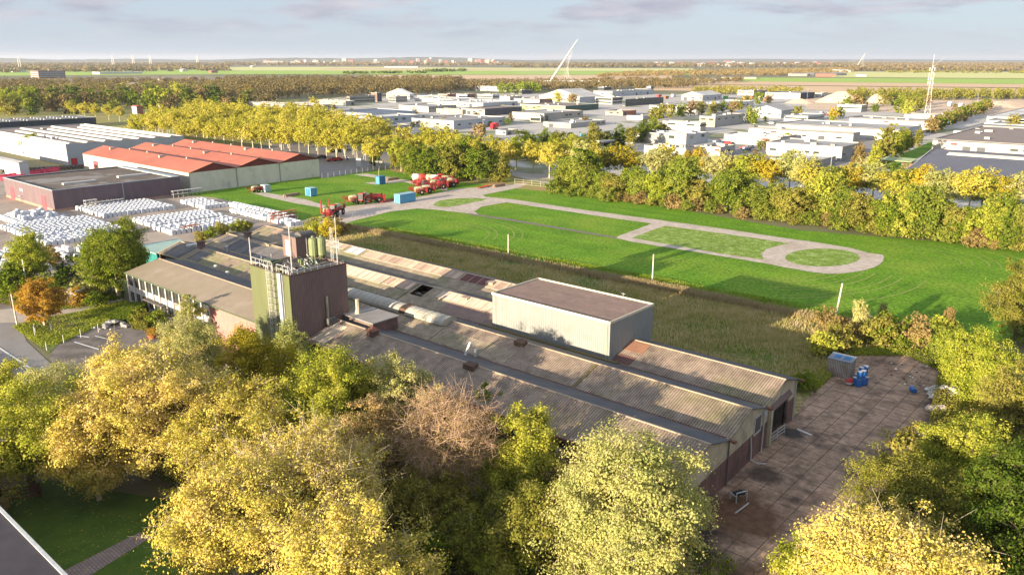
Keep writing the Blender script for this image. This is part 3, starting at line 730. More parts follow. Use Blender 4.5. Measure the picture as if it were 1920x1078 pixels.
# ---------------------------------------------------------------- white box hall riding over the bays
hall = empty('storage_hall', W(19, 9.15), GRID, 'tall pale metal clad box hall with flat brown roof rising above the factory roofs', 'hall')
HL, HW, HH = 18.9, 9.75, 10.0
MB().box(0, HL, -HW, 0, 5.35, HH - .12).build('cladding_wall', m_hallc, hall)
MB().box(-.01, HL, -HW, .02, 0, 5.35).build('stained_skirt', m_hallbase, hall)
MB().box(.15, HL - .15, -HW + .15, -.15, HH - .12, HH - .02).build('roof', m_bitumen, hall)
b = MB(); t = .16
b.box(-.05, HL + .05, -.05, t - .05 + .0, HH - .14, HH + .16); b.box(-.05, HL + .05, -HW - .05, -HW + t - .05, HH - .14, HH + .16)
b.box(-.05, t - .05, -HW + t - .05, -.05, HH - .14, HH + .16); b.box(HL - t + .05, HL + .05, -HW + t - .05, -.05, HH - .14, HH + .16)
b.build('parapet', mat('parapet_cream', (.60, .54, .42), (.52, .47, .36), scale=1.5), hall)
b = MB(); b.tube((4.5, -HW + .2, HH + .1), (4.5, -HW + .2, HH + .7), .03); b.tube((4.2, -HW + .2, HH + .6), (4.8, -HW + .2, HH + .6), .03)
b.build('roof_aerial', m_galv, hall)
for x in (.4, HL - .6): MB().tube((x, .06, 5.4), (x, .06, HH - .2), .05).build('downpipe', mat('yellowed_pipe', (.5, .5, .34), scale=2), hall)
MB().box(-1.4, HL + 2, .1, .55, 5.0, 5.45).build('roof_edge_weeds', m_moss, hall)

# ---------------------------------------------------------------- tower
tw = empty('tower_building', W(53.3, 30.0), GRID, 'square tower with green front, brown side, masts, tanks and railings on top', 'tower')
TL, TW, TH = 9.0, 8.9, 13.8
MB().box(0, TL, -.14, 0, 0, TH).build('green_wall', m_tgreen, tw)
b = MB(); b.box(0, .14, -TW, -.142, 0, TH); b.box(TL - .14, TL, -TW, -.142, 0, TH); b.box(.142, TL - .142, -TW, -TW + .14, 0, TH)
b.build('brown_wall', m_tbrown, tw)
MB().box(-.012, .16, -.13, .01, 0, TH).build('corner_trim', m_tgreen, tw)
MB().box(.15, TL - .15, -TW + .15, -.15, TH - .35, TH - .15).build('roof', m_debris, tw)
b = MB(); b.box(-.06, .12, -TW - .05, .0, TH + .002, TH + .1); b.box(-.06, TL + .05, -.1, .06, TH + .102, TH + .16); b.box(.12, TL, -TW - .05, -TW + .12, TH + .002, TH + .1)
b.build('roof_edge', m_brownbox, tw)
# duct and ladder on the green face
MB().box(1.5, 2.15, .0, .35, 0, TH + .15).build('wall_duct', mat('pale_duct', (.50, .54, .60), (.44, .48, .54), scale=1, tscale=(1, 1, .2), rough=.4), tw)
MB().box(1.36, 1.44, .01, .12, 0, TH).build('downpipe', m_whitep, tw)
lad = empty('caged_ladder', (0, 0, 0)); lad.parent = tw
b = MB()
for x in (3.25, 3.75): b.tube((x, .18, 1), (x, .18, TH + 1.1), .035)
z = 1.1
while z < TH + .9: b.tube((3.25, .18, z), (3.75, .18, z), .02, None, 4); z += .3
b.build('ladder', m_whitep, lad)
b = MB(); z = 4.6
def hoop(z): return [(3.1, .1, z), (3.0, .5, z), (3.2, .85, z), (3.5, .98, z), (3.8, .85, z), (4.0, .5, z), (3.9, .1, z)]
while z < TH + 1.2: b.path(hoop(z), .03, 4); z += .85
for x, y in ((3.0, .5), (3.2, .85), (3.5, .98), (3.8, .85), (4.0, .5)): b.tube((x, y, 4.6), (x, y, TH + 1.1), .025, None, 4)
b.build('ladder_cage', m_whitep, lad)
# railing along the front and left edges
b = MB()
for z in (TH + .55, TH + 1.1):
    b.tube((4.1, -.25, z), (TL - .2, -.25, z), .035, None, 5); b.tube((TL - .2, -.25, z), (TL - .2, -3.2, z), .035, None, 5)
    b.tube((.5, -.25, z), (3.0, -.25, z), .035, None, 5)
for i in range(6): b.tube((4.1 + i * .94, -.25, TH - .1), (4.1 + i * .94, -.25, TH + 1.1), .035, None, 5)
for x in (.5, 1.7, 3.0): b.tube((x, -.25, TH - .1), (x, -.25, TH + 1.1), .035, None, 5)
for y in (-1.7, -3.2): b.tube((TL - .2, y, TH - .1), (TL - .2, y, TH + 1.1), .035, None, 5)
b.tube((.2, -.4, TH + .35), (.2, -TW + .3, TH + .35), .05); b.tube((.3, -.6, TH + .6), (.3, -5, TH + .5), .03)
for i in range(9): b.tube((.2, -.4 - i * 1.02, TH - .1), (.2, -.4 - i * 1.02, TH + .5), .03, None, 4)
b.build('railing', m_galv, tw)
def tl(x, y, z=TH):
    a = uv(x, y, z); return (a[0] - 53.3, a[1] - 30.0)
# penthouse
a = tl(557, 484.5, TH - .1); PW = (3.2, 3.3, 2.7)
ph = MB().box(a[0], a[0] + PW[0], a[1] - PW[1], a[1], TH - .2, TH + PW[2]).build('penthouse', m_tbrown, tw)
MB().box(a[0] - .1, a[0] + PW[0] + .1, a[1] - PW[1] - .1, a[1] + .1, TH + PW[2] + .002, TH + PW[2] + .12).build('penthouse_roof', m_blind, ph)
MB().box(a[0] + 1.5, a[0] + 2.5, a[1] + .002, a[1] + .05, TH, TH + 2.2).build('door', m_whitep, ph)
MB().tube((a[0] - .1, a[1] - 1.6, TH), (a[0] - .1, a[1] - 1.6, TH + 2.6), .07).build('downpipe', m_whitep, ph)
n = 8; vs = []
for y in (a[1] - 3.1, a[1] - .9):
    for i in range(n + 1):
        t_ = math.pi * i / n; vs.append((a[0] + .75 + .75 * math.cos(t_), y, TH + PW[2] + .12 + .5 * math.sin(t_)))
MB().add(vs, [(i, i + 1, n + 2 + i, n + 1 + i) for i in range(n)] + [tuple(range(n + 1)), tuple(range(n + 1, 2 * n + 2))]).build('fan_cowl', m_blind, ph)
# green tanks
for x, y in ((589, 487), (604, 486)):
    c_ = tl(x, y, TH)
    k = MB().lathe((c_[0], c_[1], TH + .25), [(.25, 0), (.62, .45), (.62, 2.5), (.5, 2.75), (.2, 2.85), (.2, 3.05)], 14).build('tank', m_tank, tw, smooth=False)
    q = MB()
    for s in range(3):
        t_ = s * 2.1; q.tube((c_[0] + .5 * math.cos(t_), c_[1] + .5 * math.sin(t_), TH - .15), (c_[0] + .5 * math.cos(t_), c_[1] + .5 * math.sin(t_), TH + .8), .05)
    q.lathe((c_[0], c_[1], TH + 1.0), [(.66, 0), (.66, .1)], 14); q.lathe((c_[0], c_[1], TH + 2.3), [(.66, 0), (.66, .1)], 14)
    q.build('tank_frame', m_tank, k)
# masts
def mast(x, y, ztop, r=.07, m=m_whitep, lean=(0, 0)):
    c_ = tl(x, y, TH); return MB().tube((c_[0], c_[1], TH - .2), (c_[0] + lean[0], c_[1] + lean[1], ztop), r, r * .7).build('mast', m, tw)
mast(548, 512, TH + 6.6, .09); mast(471.5, 495, TH + 3.6, .09); mast(592, 500, TH + 3.4, .07, m_tank)
mm = mast(633, 492.5, TH + 6.2, .08); c_ = tl(626, 489, TH)
b = MB()
for dx, dy in ((0, 0), (.35, 0), (.17, .3)): b.tube((c_[0] + dx, c_[1] + dy, TH - .2), (c_[0] + dx, c_[1] + dy, TH + 4.6), .03, None, 4)
for i in range(9):
    z = TH + i * .5
    b.tube((c_[0], c_[1], z), (c_[0] + .35, c_[1], z + .5), .02, None, 4); b.tube((c_[0] + .35, c_[1], z), (c_[0] + .17, c_[1] + .3, z + .5), .02, None, 4); b.tube((c_[0] + .17, c_[1] + .3, z), (c_[0], c_[1], z + .5), .02, None, 4)
b.build('lattice_mast', m_galv, tw)
b = MB(); c_ = tl(633, 492.5, TH)
for z in (TH + 2.2, TH + 2.9): b.tube((c_[0] - .5, c_[1], z), (c_[0] + .5, c_[1], z), .04); b.tube((c_[0] - .5, c_[1], z - .4), (c_[0] - .5, c_[1], z + .3), .05); b.tube((c_[0] + .5, c_[1], z - .3), (c_[0] + .5, c_[1], z + .4), .05)
b.build('antenna', m_galv, mm)
# clutter of pipes, motors and boxes on the tower roof
rr = random.Random(11); b = MB()
for i in range(26):
    x, y = .5 + rr.random() * 7.8, -.5 - rr.random() * 7.8; L = .6 + rr.random() * 2; t_ = rr.choice([0, math.pi / 2, .4]); z = TH + rr.random() * .35
    b.tube((x, y, z), (min(x + L*math.cos(t_), TL - .3), max(-TW + .3, y - L*math.sin(t_)), z + rr.random() * .3), .03 + rr.random() * .07, None, 6, rr.choice([0, 0, 1, 2]))
for i in range(20):
    x, y = .5 + rr.random() * 7.5, -.5 - rr.random() * 7.5; s = .12 + rr.random() * .3
    b.box(x, x + s, y, y + s * 1.3, TH - .2, TH + rr.random() * .5, rr.choice([0, 1, 2, 3]))
c_ = tl(508, 497, TH); b.box(c_[0], c_[0] + 1.6, c_[1] - .8, c_[1], TH, TH + .6, 3)
for i in range(6): b.lathe((.9 + i * .55, -.6, TH - .1), [(.12, 0), (.12, .5), (.2, .55), (.1, .7)], 7, rr.choice([0, 2]))
b.build('roof_equipment', [m_galv, m_brownbox, m_tank, mat('dark_green_box', (.10, .13, .10), scale=2)], tw)
# rust stained duct on the brown face
MB().path([(-.2, -5.3, 7.2), (-.2, -5.3, 10.1)], .16, 8).build('wall_pipe', m_cream, tw)
MB().path([(-.3, -5.7, 6.9), (-.3, -5.7, 10.4)], .05, 5).build('wall_pipe', m_blind, tw)
MB().box(-.9, -.02, -6.1, -4.9, 6.3, 7.2).build('pipe_cowl', m_blind, tw)

# ---------------------------------------------------------------- office wing
of = empty('office_building', W(62.4, 29.2), GRID, 'two storey office wing with glazed white facade left of the green tower', 'office')
OL = 40.2; OE = 5.7; OR_ = 7.0
u_z = lambda v: 0.0
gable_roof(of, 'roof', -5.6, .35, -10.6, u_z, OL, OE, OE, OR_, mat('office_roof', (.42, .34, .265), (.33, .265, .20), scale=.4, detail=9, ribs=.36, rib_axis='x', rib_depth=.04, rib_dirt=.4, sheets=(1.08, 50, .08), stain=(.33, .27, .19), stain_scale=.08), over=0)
MB().box(-.0, OL + .1, .36, .48, OE - .22, OE - .02).build('eaves_board', mat('green_board', (.09, .12, .07), scale=2), of)
MB().box(.1, OL - .1, -10.4, -.3, 0, OE - .15).build('core_wall', m_pink, of)
MB().hexa([(OL - .1, -10.4, OE - .15), (OL - .1, -.3, OE - .15), (OL - .1, -5.6, OR_ - .12)], [(OL + .05, -10.4, OE - .15), (OL + .05, -.3, OE - .15), (OL + .05, -5.6, OR_ - .12)]).build('gable_wall', m_redframe, of)
MB().box(OL - .1, OL + .04, -10.4, -.05, 0, OE - .15).build('end_wall', m_redframe, of)
UE = 13.5      # the glazed part runs from here to the far left end
nb = 12; bw = (OL - UE) / nb
for k in range(nb):
    x0 = UE + k * bw; door = (k == 9)
    for z0, z1, nm in ((3.5, 5.25, 'window'), (.75, 2.3, 'window')):
        if door and z0 < 1: continue
        wdw = MB().box(x0 + .12, x0 + bw - .12, -.26, -.2, z0, z1).build(nm, m_glass, of)
        f_ = MB(); f_.box(x0 + .12, x0 + bw - .12, -.2, -.12, z0 - .08, z0); f_.box(x0 + .12, x0 + bw - .12, -.2, -.12, z1, z1 + .08)
        for xx in (.33, .66): f_.box(x0 + bw * xx - .03, x0 + bw * xx + .03, -.2, -.14, z0, z1)
        f_.build('window_frame', m_blind, wdw)
b = MB(); b.box(UE, OL, -.3, -.1, 2.38, 3.42); b.box(UE, UE + 9 * bw, -.3, -.1, .0, .67); b.box(UE + 10 * bw, OL, -.3, -.1, 0, .67)
for k in range(nb * 4): b.box(UE + k * bw / 4 - .02, UE + k * bw / 4 + .02, -.1, -.07, 2.42, 3.4)
b.build('spandrel_panel', m_whitep, of)
MB().box(UE, OL, -.3, -.14, 5.33, OE - .1).build('fascia', mat('pale_green_fascia', (.38, .42, .34), scale=1), of)
b = MB()
for k in range(nb + 1): b.box(UE + k * bw - .11, UE + k * bw + .11, -.14, .12, 0, OE - .24)
b.build('mullion', mat('pinkish_white', (.70, .62, .58), scale=1), of)
dd = MB().box(UE + 9 * bw + .3, UE + 9 * bw + 1.1, -.2, -.1, 0, 2.2).build('door', mat('crimson_door', (.35, .02, .04), scale=1), of)
MB().box(UE + 9 * bw + .36, UE + 9 * bw + .42, -.1, -.04, .9, 1.3).build('handle', m_alu, dd)
MB().box(0.1, UE - .12, -.3, -.05, 0, OE - .15).build('pink_wall', m_pink, of)
MB().box(UE + 6 * bw, UE + 9 * bw, .12, .9, 2.35, 2.5).build('door_canopy', m_blind, of)
MB().box(.2, 2.6, -4.5, -1.6, OE + .1, 6.9).build('roof_light', mat('pale_blue_felt', (.42, .46, .5), scale=1), of)
# flat roofed link behind the office, with blue-grey felt
MB().box(0, OL + 8, -14.2 + 3.5, -10.65, 4.7, 5.0).build('link_roof', m_back, of)

# teal building beyond the far end of the factory
te = empty('teal_shed', W(116.5, 9.0), GRID, 'low teal walled shed with pale teal roof at the far left end of the factory', 'shed')
MB().box(0, 9, 0, 8.5, 0, 4.4).build('wall', mat('teal_wall', (.03, .22, .20), (.025, .18, .17), scale=1, ribs=.4), te)
MB().box(-.3, 9.3, -.2, 8.8, 4.4, 4.6).build('roof', mat('pale_teal_roof', (.35, .48, .42), scale=1), te)

# dark flat roofed building at the bottom left corner
db = empty('flat_roof_building', W(21, 69.3), GRID, 'dark flat roofed building cut off by the bottom left corner', 'building')
MB().box(-20, 42, 0, 22, 0, 6.9).build('wall', m_tbrown, db)
MB().box(-20.2, 42.2, 0.15, 22, 6.902, 7.02).build('roof', mat('dark_felt', (.045, .04, .05), (.065, .058, .065), scale=.5, detail=8), db)
MB().box(-20.2, 42.2, -.1, .148, 6.85, 7.12).build('roof_edge', m_alu, db)
# ---------------------------------------------------------------- the business park and everything built beyond
def pal(name, c, **k):
    k.setdefault('scale', .15); k.setdefault('detail', 7); k.setdefault('rough', .7)
    return mat(name, c, tuple(x * .85 for x in c), **k)
WALLS = dict(white=pal('white_wall', (.56, .55, .53), sheets=(6, 60, .08), stain=(.46, .445, .42), stain_scale=.12), offw=pal('off_white_wall', (.39, .37, .33), sheets=(5, 60, .06)), grey=pal('grey_wall', (.34, .34, .33), sheets=(5, 60, .08)),
             blue=pal('blue_grey_wall', (.40, .44, .47), sheets=(5, 60, .05)), dark=pal('dark_wall', (.09, .095, .11)), brown=pal('brown_wall', (.20, .13, .10)),
             beige=pal('beige_wall', (.40, .34, .26), sheets=(4, 60, .08)), brick=pal('red_brick_wall', (.33, .13, .09)), green=pal('green_wall', (.30, .36, .20), sheets=(2.2, 60, .3)),
             dgreen=pal('dark_green_wall', (.06, .13, .10), sheets=(1.6, 60, .5)), navy=pal('navy_wall', (.035, .05, .08)), glass=m_glass)
ROOFS = dict(dark=pal('dark_roof', (.27, .25, .24), stain=(.34, .32, .30), stain_scale=.05), grey=pal('grey_roof', (.42, .41, .40), stain=(.30, .29, .28), stain_scale=.05), light=pal('light_roof', (.70, .68, .65), stain=(.42, .40, .37), stain_scale=.05),
             blue=pal('blue_roof', (.13, .16, .22), sheets=(2.6, 60, .5)), brown=pal('brown_roof', (.26, .205, .175)), white=pal('white_roof', (.68, .66, .62)),
             slate=pal('slate_blue_roof', (.115, .12, .15), ribs=1.0, rib_axis='x', rib_depth=.03), red=pal('red_roof', (.42, .12, .08)))
TX = {1: 0, 2: 480, 3: 960, 4: 1440}
def solve_len(w0, dirx, diry, z, tx):
    lo, hi = 0.0, 400.0
    f = lambda L: (w0[0] + dirx*L, w0[1] + diry*L)
    def px_(L):
        p = f(L); Z = z - CAM_H; zc_ = p[1]*math.cos(PITCH) - Z*math.sin(PITCH); return 960 + FPX*p[0]/zc_
    s = 1 if px_(1.0) > px_(0.0) else -1
    for _ in range(50):
        m_ = (lo + hi) / 2
        if (px_(m_) - tx) * s < 0: lo = m_
        else: hi = m_
    return lo
rb = random.Random(21)
def bld(t, N, Lx, Rx, h, label, wall='white', roof='dark', wall2=None, name='industrial_building', cat='industrial building', group=None,
        win=None, doors=0, lights=0, gable=None, vents=2, par=True, maxlen=None, wintype='band', mat_win=None, alen=None):
    hs = .64 if t in (2, 3, 4) else 1.0
    h = h * hs
    if win: win = [(a_ * hs, b_ * hs) for a_, b_ in win]
    nx, ny = (TX[t] + N[0] / 3.992, 80 + N[1] / 3.992) if t else N
    lx, rx = (TX[t] + Lx / 3.992, TX[t] + Rx / 3.992) if t else (Lx, Rx)
    n3 = at(nx, ny, h)
    a = solve_len(n3, UX, UY, h, lx); b_ = solve_len(n3, -VX, -VY, h, rx)
    if maxlen: b_ = min(b_, maxlen)
    a, b_ = max(a, 3), max(b_, 3)
    if alen: a = alen
    root = empty(name, (n3[0], n3[1], 0), GRID, label, cat, group)
    W1, W2 = WALLS[wall], WALLS[wall2 or wall]
    t_ = .25
    MB().box(0, a, -t_, 0, 0, h).build('wall', W1, root)
    q = MB(); q.box(0, t_, -b_, -t_ - .003, 0, h); q.box(a - t_, a, -b_, -t_ - .003, 0, h); q.box(t_ + .003, a - t_ - .003, -b_, -b_ + t_, 0, h)
    q.build('side_wall', W2, root)
    rz = h - .35
    if gable == 'v':        # ridge runs away along v, gable faces +V
        r_ = MB(); m2 = a / 2; top = h + a * .14
        r_.hexa([(-.3, -b_ - .2, h), (m2, -b_ - .2, top), (m2, .2, top), (-.3, .2, h)], [(-.3, -b_ - .2, h + .2), (m2, -b_ - .2, top + .2), (m2, .2, top + .2), (-.3, .2, h + .2)])
        r_.hexa([(m2, -b_ - .2, top), (a + .3, -b_ - .2, h), (a + .3, .2, h), (m2, .2, top)], [(m2, -b_ - .2, top + .2), (a + .3, -b_ - .2, h + .2), (a + .3, .2, h + .2), (m2, .2, top + .2)])
        ro = r_.build('roof', ROOFS[roof], root)
        MB().hexa([(0, -.2, h), (a, -.2, h), (m2, -.2, top)], [(0, 0, h), (a, 0, h), (m2, 0, top)]).build('gable', W1, root)
    elif gable == 'u':      # ridge runs along u
        r_ = MB(); m2 = -b_ / 2; top = h + b_ * .13
        r_.hexa([(-.2, .3, h), (a + .2, .3, h), (a + .2, m2, top), (-.2, m2, top)], [(-.2, .3, h + .2), (a + .2, .3, h + .2), (a + .2, m2, top + .2), (-.2, m2, top + .2)])
        r_.hexa([(-.2, m2, top), (a + .2, m2, top), (a + .2, -b_ - .3, h), (-.2, -b_ - .3, h)], [(-.2, m2, top + .2), (a + .2, m2, top + .2), (a + .2, -b_ - .3, h + .2), (-.2, -b_ - .3, h + .2)])
        ro = r_.build('roof', ROOFS[roof], root)
        MB().hexa([(0, 0, h), (0, -b_, h), (0, m2, top)], [(.2, 0, h), (.2, -b_, h), (.2, m2, top)]).build('gable', W2, root)
    else:
        ro = MB().box(t_ + .003, a - t_ - .003, -b_ + t_ + .003, -t_ - .003, rz - .2, rz).build('roof', ROOFS[roof], root)
        if par:
            p_ = MB(); p_.box(-.05, a + .05, -.3, .05, h + .002, h + .14); p_.box(-.05, .28, -b_ - .05, -.303, h + .002, h + .14); p_.box(a - .28, a + .05, -b_ - .05, -.303, h + .002, h + .14); p_.box(.283, a - .283, -b_ - .05, -b_ + .28, h + .002, h + .14)
            p_.build('parapet', WALLS['offw'] if wall in ('white', 'beige', 'offw') else WALLS['grey'], root)
        for i in range(vents):
            x, y = a * (.15 + .7 * rb.random()), -b_ * (.15 + .7 * rb.random()); s = .5 + rb.random() * .9
            MB().box(x - s, x + s, y - s * .8, y + s * .8, rz + .002, rz + .5 + rb.random() * .8).build('roof_unit', WALLS[rb.choice(['white', 'offw', 'grey'])], ro)
        for i in range(lights):
            y = -b_ * (i + .7) / (lights + .4)
            MB().box(a * .1, a * .88, y - .7, y + .7, rz + .002, rz + .45).build('roof_light', WALLS['white'], ro)
    gm = mat_win or m_glass
    if hs < 1:
        MB().box(-.03, a + .03, .0, .03, 0, .5).build('plinth', WALLS['grey'], root)
        fb = MB(); fb.box(-.04, a, .0, .05, h - .45, h - .02); fb.build('fascia', WALLS[rb.choice(['grey', 'dark', 'blue', 'offw'])], root)
        if not win and not doors:
            pos = .3
            while pos < a - 3:
                r0_ = rb.random(); wd_ = rb.uniform(1.4, 3.2)
                if r0_ < .3: MB().box(pos, pos + 3.2, 0, .07, 0, min(3.0, h * .72)).build('loading_door', WALLS[rb.choice(['grey', 'blue', 'dark', 'offw'])], root); pos += 3.2
                elif r0_ < .62: MB().box(pos, pos + wd_, 0, .06, h * .42, h * .42 + .9).build('window', gm, root); pos += wd_
                elif r0_ < .7: MB().box(pos, pos + wd_, .06, .16, h * .62, h * .62 + .8).build('wall_sign', pal('sign_' + str(rb.randrange(3)), rb.choice([(.05, .12, .4), (.5, .06, .05), (.1, .3, .12)])), root); pos += wd_
                pos += rb.uniform(1.5, 6)
            pos = 1.5
            while pos < b_ - 3:
                if rb.random() < .5: MB().box(-.07, 0, -pos - 3, -pos, 0 if rb.random() < .4 else h * .4, min(3.0, h * .68)).build('window', gm if rb.random() < .6 else WALLS['dark'], root)
                pos += rb.uniform(4, 9)
    if win:
        for z0, z1 in win:
            if wintype == 'band':
                MB().box(a * .04, a * .96, .0, .06, z0, z1).build('window', gm, root)
                MB().box(-.06, 0, -b_ * .96, -b_ * .04, z0, z1).build('window', gm, root)
            else:
                k = max(2, int(a / wintype[0])); 
                for i in range(k):
                    x = a * (i + .5) / k; MB().box(x - wintype[1] / 2, x + wintype[1] / 2, 0, .06, z0, z1).build('window', gm, root)
                k = max(2, int(b_ / wintype[0]))
                for i in range(min(k, 14)):
                    y = -b_ * (i + .5) / k; MB().box(-.06, 0, y - wintype[1] / 2, y + wintype[1] / 2, z0, z1).build('window', gm, root)
    for i in range(doors):
        x = a * (i + .6) / (doors + .2)
        MB().box(x - 1.9, x + 1.9, 0, .08, 0, 4.2 * max(hs, .7)).build('loading_door', WALLS['grey'] if wall != 'grey' else WALLS['white'], root)
    return root, a, b_

# --- left side of the picture
r_, a_, b_ = bld(1, (490, 765), -170, 1375, 8.0, 'large white walled factory with rows of long curved rooflights left of the red roofed hall', 'white', 'brown', 'blue', vents=3)
for i in range(7):
    y = -b_ * (i + .45) / 7
    n = 6; vs = []
    for x in (a_ * .03, a_ * (.80 if i % 2 else .94)):
        for k in range(n + 1):
            t = math.pi * k / n; vs.append((x, y + .85 * math.cos(t), 7.66 + .75 * math.sin(t)))
    MB().add(vs, [(k, k + 1, n + 2 + k, n + 1 + k) for k in range(n)] + [tuple(range(n + 1)), tuple(range(n + 1, 2 * n + 2))]).build('roof_light', WALLS['white'], r_)
MB().box(-.1, 0, -3.4, -1.2, 0, 2.6).build('red_door', mat('red_paint', (.55, .04, .05), scale=1), r_)
_n = at(179, 224.2, 5.5)
r_, a_, b_ = bld(1, (-520, 625), -760, 716, 5.5, 'low hall with dark navy wall and black roof dotted with short white rooflights', 'navy', 'dark', 'navy', vents=0, alen=solve_len(_n, UX, UY, 5.5, 142))
for i in range(9):
    for j in range(5):
        y, x = -b_ * (i + .6) / 9.4, a_ * (j + .6) / 5.4
        MB().box(x - .6, x + .6, y - 2.8, y + 2.8, 5.16, 6.0).build('roof_light', WALLS['white'], r_)
# brown shed
m_shed = mat('aubergine_cladding', (.185, .135, .15), (.15, .11, .12), scale=.6, ribs=.3, rib_depth=.03, detail=6, tscale=(1, 1, .3))
n3 = at(97.5, 358, 5.8); s_a = solve_len(n3, UX, UY, 5.8, 6); s_b = solve_len(n3, -VX, -VY, 5.8, 337)
bs_ = empty('brown_shed', (n3[0], n3[1], 0), GRID, 'low flat brown clad shed with pink red doors beside the white bales', 'shed')
q = MB(); q.box(0, s_a, -.2, 0, .7, 5.8); q.box(0, .2, -s_b, -.203, .7, 5.8); q.box(s_a - .2, s_a, -s_b, -.203, .7, 5.8); q.box(.203, s_a - .203, -s_b, -s_b + .2, .7, 5.8); q.build('cladding_wall', m_shed, bs_)
q = MB(); q.box(-.03, s_a, -s_b, .03, 0, .697); q.build('plinth', mat('brick_plinth', (.38, .24, .18), scale=1), bs_)
ro = MB().box(.2, s_a - .2, -s_b + .2, -.2, 5.3, 5.5).build('roof', mat('brown_felt', (.15, .12, .095), (.12, .095, .075), scale=.2, detail=8, stain=(.24, .22, .2), stain_scale=.06, stain_lo=.58, stain_hi=.62), bs_)
q = MB(); q.box(-.06, s_a + .06, -.3, .06, 5.802, 5.95); q.box(-.06, .3, -s_b, -.303, 5.802, 5.95); q.box(s_a - .3, s_a + .06, -s_b, -.303, 5.802, 5.95); q.box(.303, s_a - .303, -s_b, -s_b + 2.2, 5.7, 5.95); q.build('roof_edge', WALLS['blue'], bs_)
for fx, fy, wd in ((.28, .22, 8), (.35, .68, 8)):
    MB().box(s_a * fx, s_a * fx + 1.4, -s_b * fy - wd, -s_b * fy + 1, 5.502, 6.0).build('roof_light', WALLS['white'], bs_)
m_rdoor = mat('pink_red_door', (.62, .09, .11), (.55, .07, .09), scale=1)
for fx in (.15, .80):
    MB().box(s_a * fx, s_a * fx + 3.2, .0, .08, 0, 3.6).build('red_door', m_rdoor, bs_)
q = MB()
for fx in (.6, .64): q.box(s_a * fx, s_a * fx + .8, 0, .05, 3.2, 4.0)
q.build('wall_vent', WALLS['white'], bs_)
MB().tube((-.1, -s_b * .52, 0), (-.1, -s_b * .52, 5.7), .09).build('downpipe', WALLS['white'], bs_)
# red-roofed hall with three gables
n3 = at(354, 325, 6.2)
rh = empty('red_roofed_hall', (n3[0], n3[1], 0), GRID, 'concrete walled hall under three long parallel red gable roofs behind the meadow', 'hall')
ra = solve_len(n3, UX, UY, 6.2, 155); rbl = solve_len(n3, -VX, -VY, 6.2, 597.5); EZr = 6.2
m_pan = mat('concrete_panel', (.74, .68, .57), (.62, .57, .48), scale=.25, detail=8, sheets=(2.4, 60, .12), tscale=(1, 1, .4), stain=(.50, .47, .40), stain_scale=.3, stain_lo=.52, stain_hi=.75)
q = MB(); q.box(-.02, ra, -.25, 0, 0, EZr); q.build('front_wall', mat('pale_panel', (.50, .45, .38), (.42, .38, .32), scale=.3, detail=7), rh)
MB().box(0, .25, -rbl, -.253, 0, EZr).build('end_wall', m_pan, rh); MB().box(ra - .25, ra, -rbl, -.253, 0, EZr).build('end_wall', m_pan, rh)
m_rr = mat('red_sheet_roof', (.47, .155, .095), (.40, .125, .075), scale=.15, detail=7, ribs=1.1, rib_axis='x', rib_depth=.02, stain=(.36, .115, .075), stain_scale=.05, rough=.6)
m_rg = mat('dark_red_gable', (.20, .045, .04), (.17, .04, .035), scale=1)
w3 = rbl / 3
for k in range(3):
    y0, y1 = -k * w3, -(k + 1) * w3; ym = (y0 + y1) / 2; top = EZr + 2.5
    q = MB()
    for ya in (y0, y1):
        q.hexa([(-.5, ym, top - .1), (ra + .3, ym, top - .1), (ra + .3, ya, EZr + .1), (-.5, ya, EZr + .1)], [(-.5, ym, top), (ra + .3, ym, top), (ra + .3, ya, EZr + .2), (-.5, ya, EZr + .2)])
    ro = q.build('roof', m_rr, rh)
    MB().hexa([(.02, y0, EZr), (.02, y1, EZr), (.02, ym, top - .1)], [(.2, y0, EZr), (.2, y1, EZr), (.2, ym, top - .1)]).build('gable', m_rg, rh)
    MB().hexa([(ra - .2, y0, EZr), (ra - .2, y1, EZr), (ra - .2, ym, top - .1)], [(ra, y0, EZr), (ra, y1, EZr), (ra, ym, top - .1)]).build('gable', m_rg, rh)
    for fx in (.38, .86):
        MB().box(ra * fx - .45, ra * fx + .45, ym + .2, ym + 2.6, top - .6, top + .15).build('roof_vent', WALLS['offw'], ro)
    for fx in (.2, .55, .72): MB().box(ra * fx - .3, ra * fx + .3, ym - .3, ym + .3, top - .1, top + .5).build('ridge_vent', WALLS['offw'], ro)
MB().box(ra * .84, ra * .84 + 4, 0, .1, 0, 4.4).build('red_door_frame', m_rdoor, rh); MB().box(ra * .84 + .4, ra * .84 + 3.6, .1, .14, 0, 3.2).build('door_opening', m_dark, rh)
for k in (1, 2): MB().tube((-.12, -k * w3, 0), (-.12, -k * w3, EZr), .14).build('downpipe', WALLS['grey'], rh)
MB().tube((-.1, .1, 0), (-.1, .1, EZr), .12).build('downpipe', WALLS['offw'], rh)
MB().box(-.05, 0, -rbl * .27 - .6, -rbl * .27 + .6, 0, 2.3).build('door', WALLS['white'], rh)
bld(1, (140, 905), -240, 148, 5.0, 'grey roofed shed cut off by the left edge beside the red machinery', 'blue', 'grey', vents=1, gable='u')
bld(1, (285, 212), 222, 485, 16, 'distant brown office block with blue grey patterned glass front among the trees', 'brown', 'brown', 'brown', name='office_block', cat='office block', win=[(3, 5), (7, 9), (11, 13.5)], maxlen=60, mat_win=pal('blue_glass', (.22, .30, .34)))
bld(1, (745, 222), 690, 1065, 6, 'distant white greenhouse complex in front of the far green field at left', 'white', 'white', vents=0, name='greenhouse', cat='greenhouse', maxlen=160, par=False)
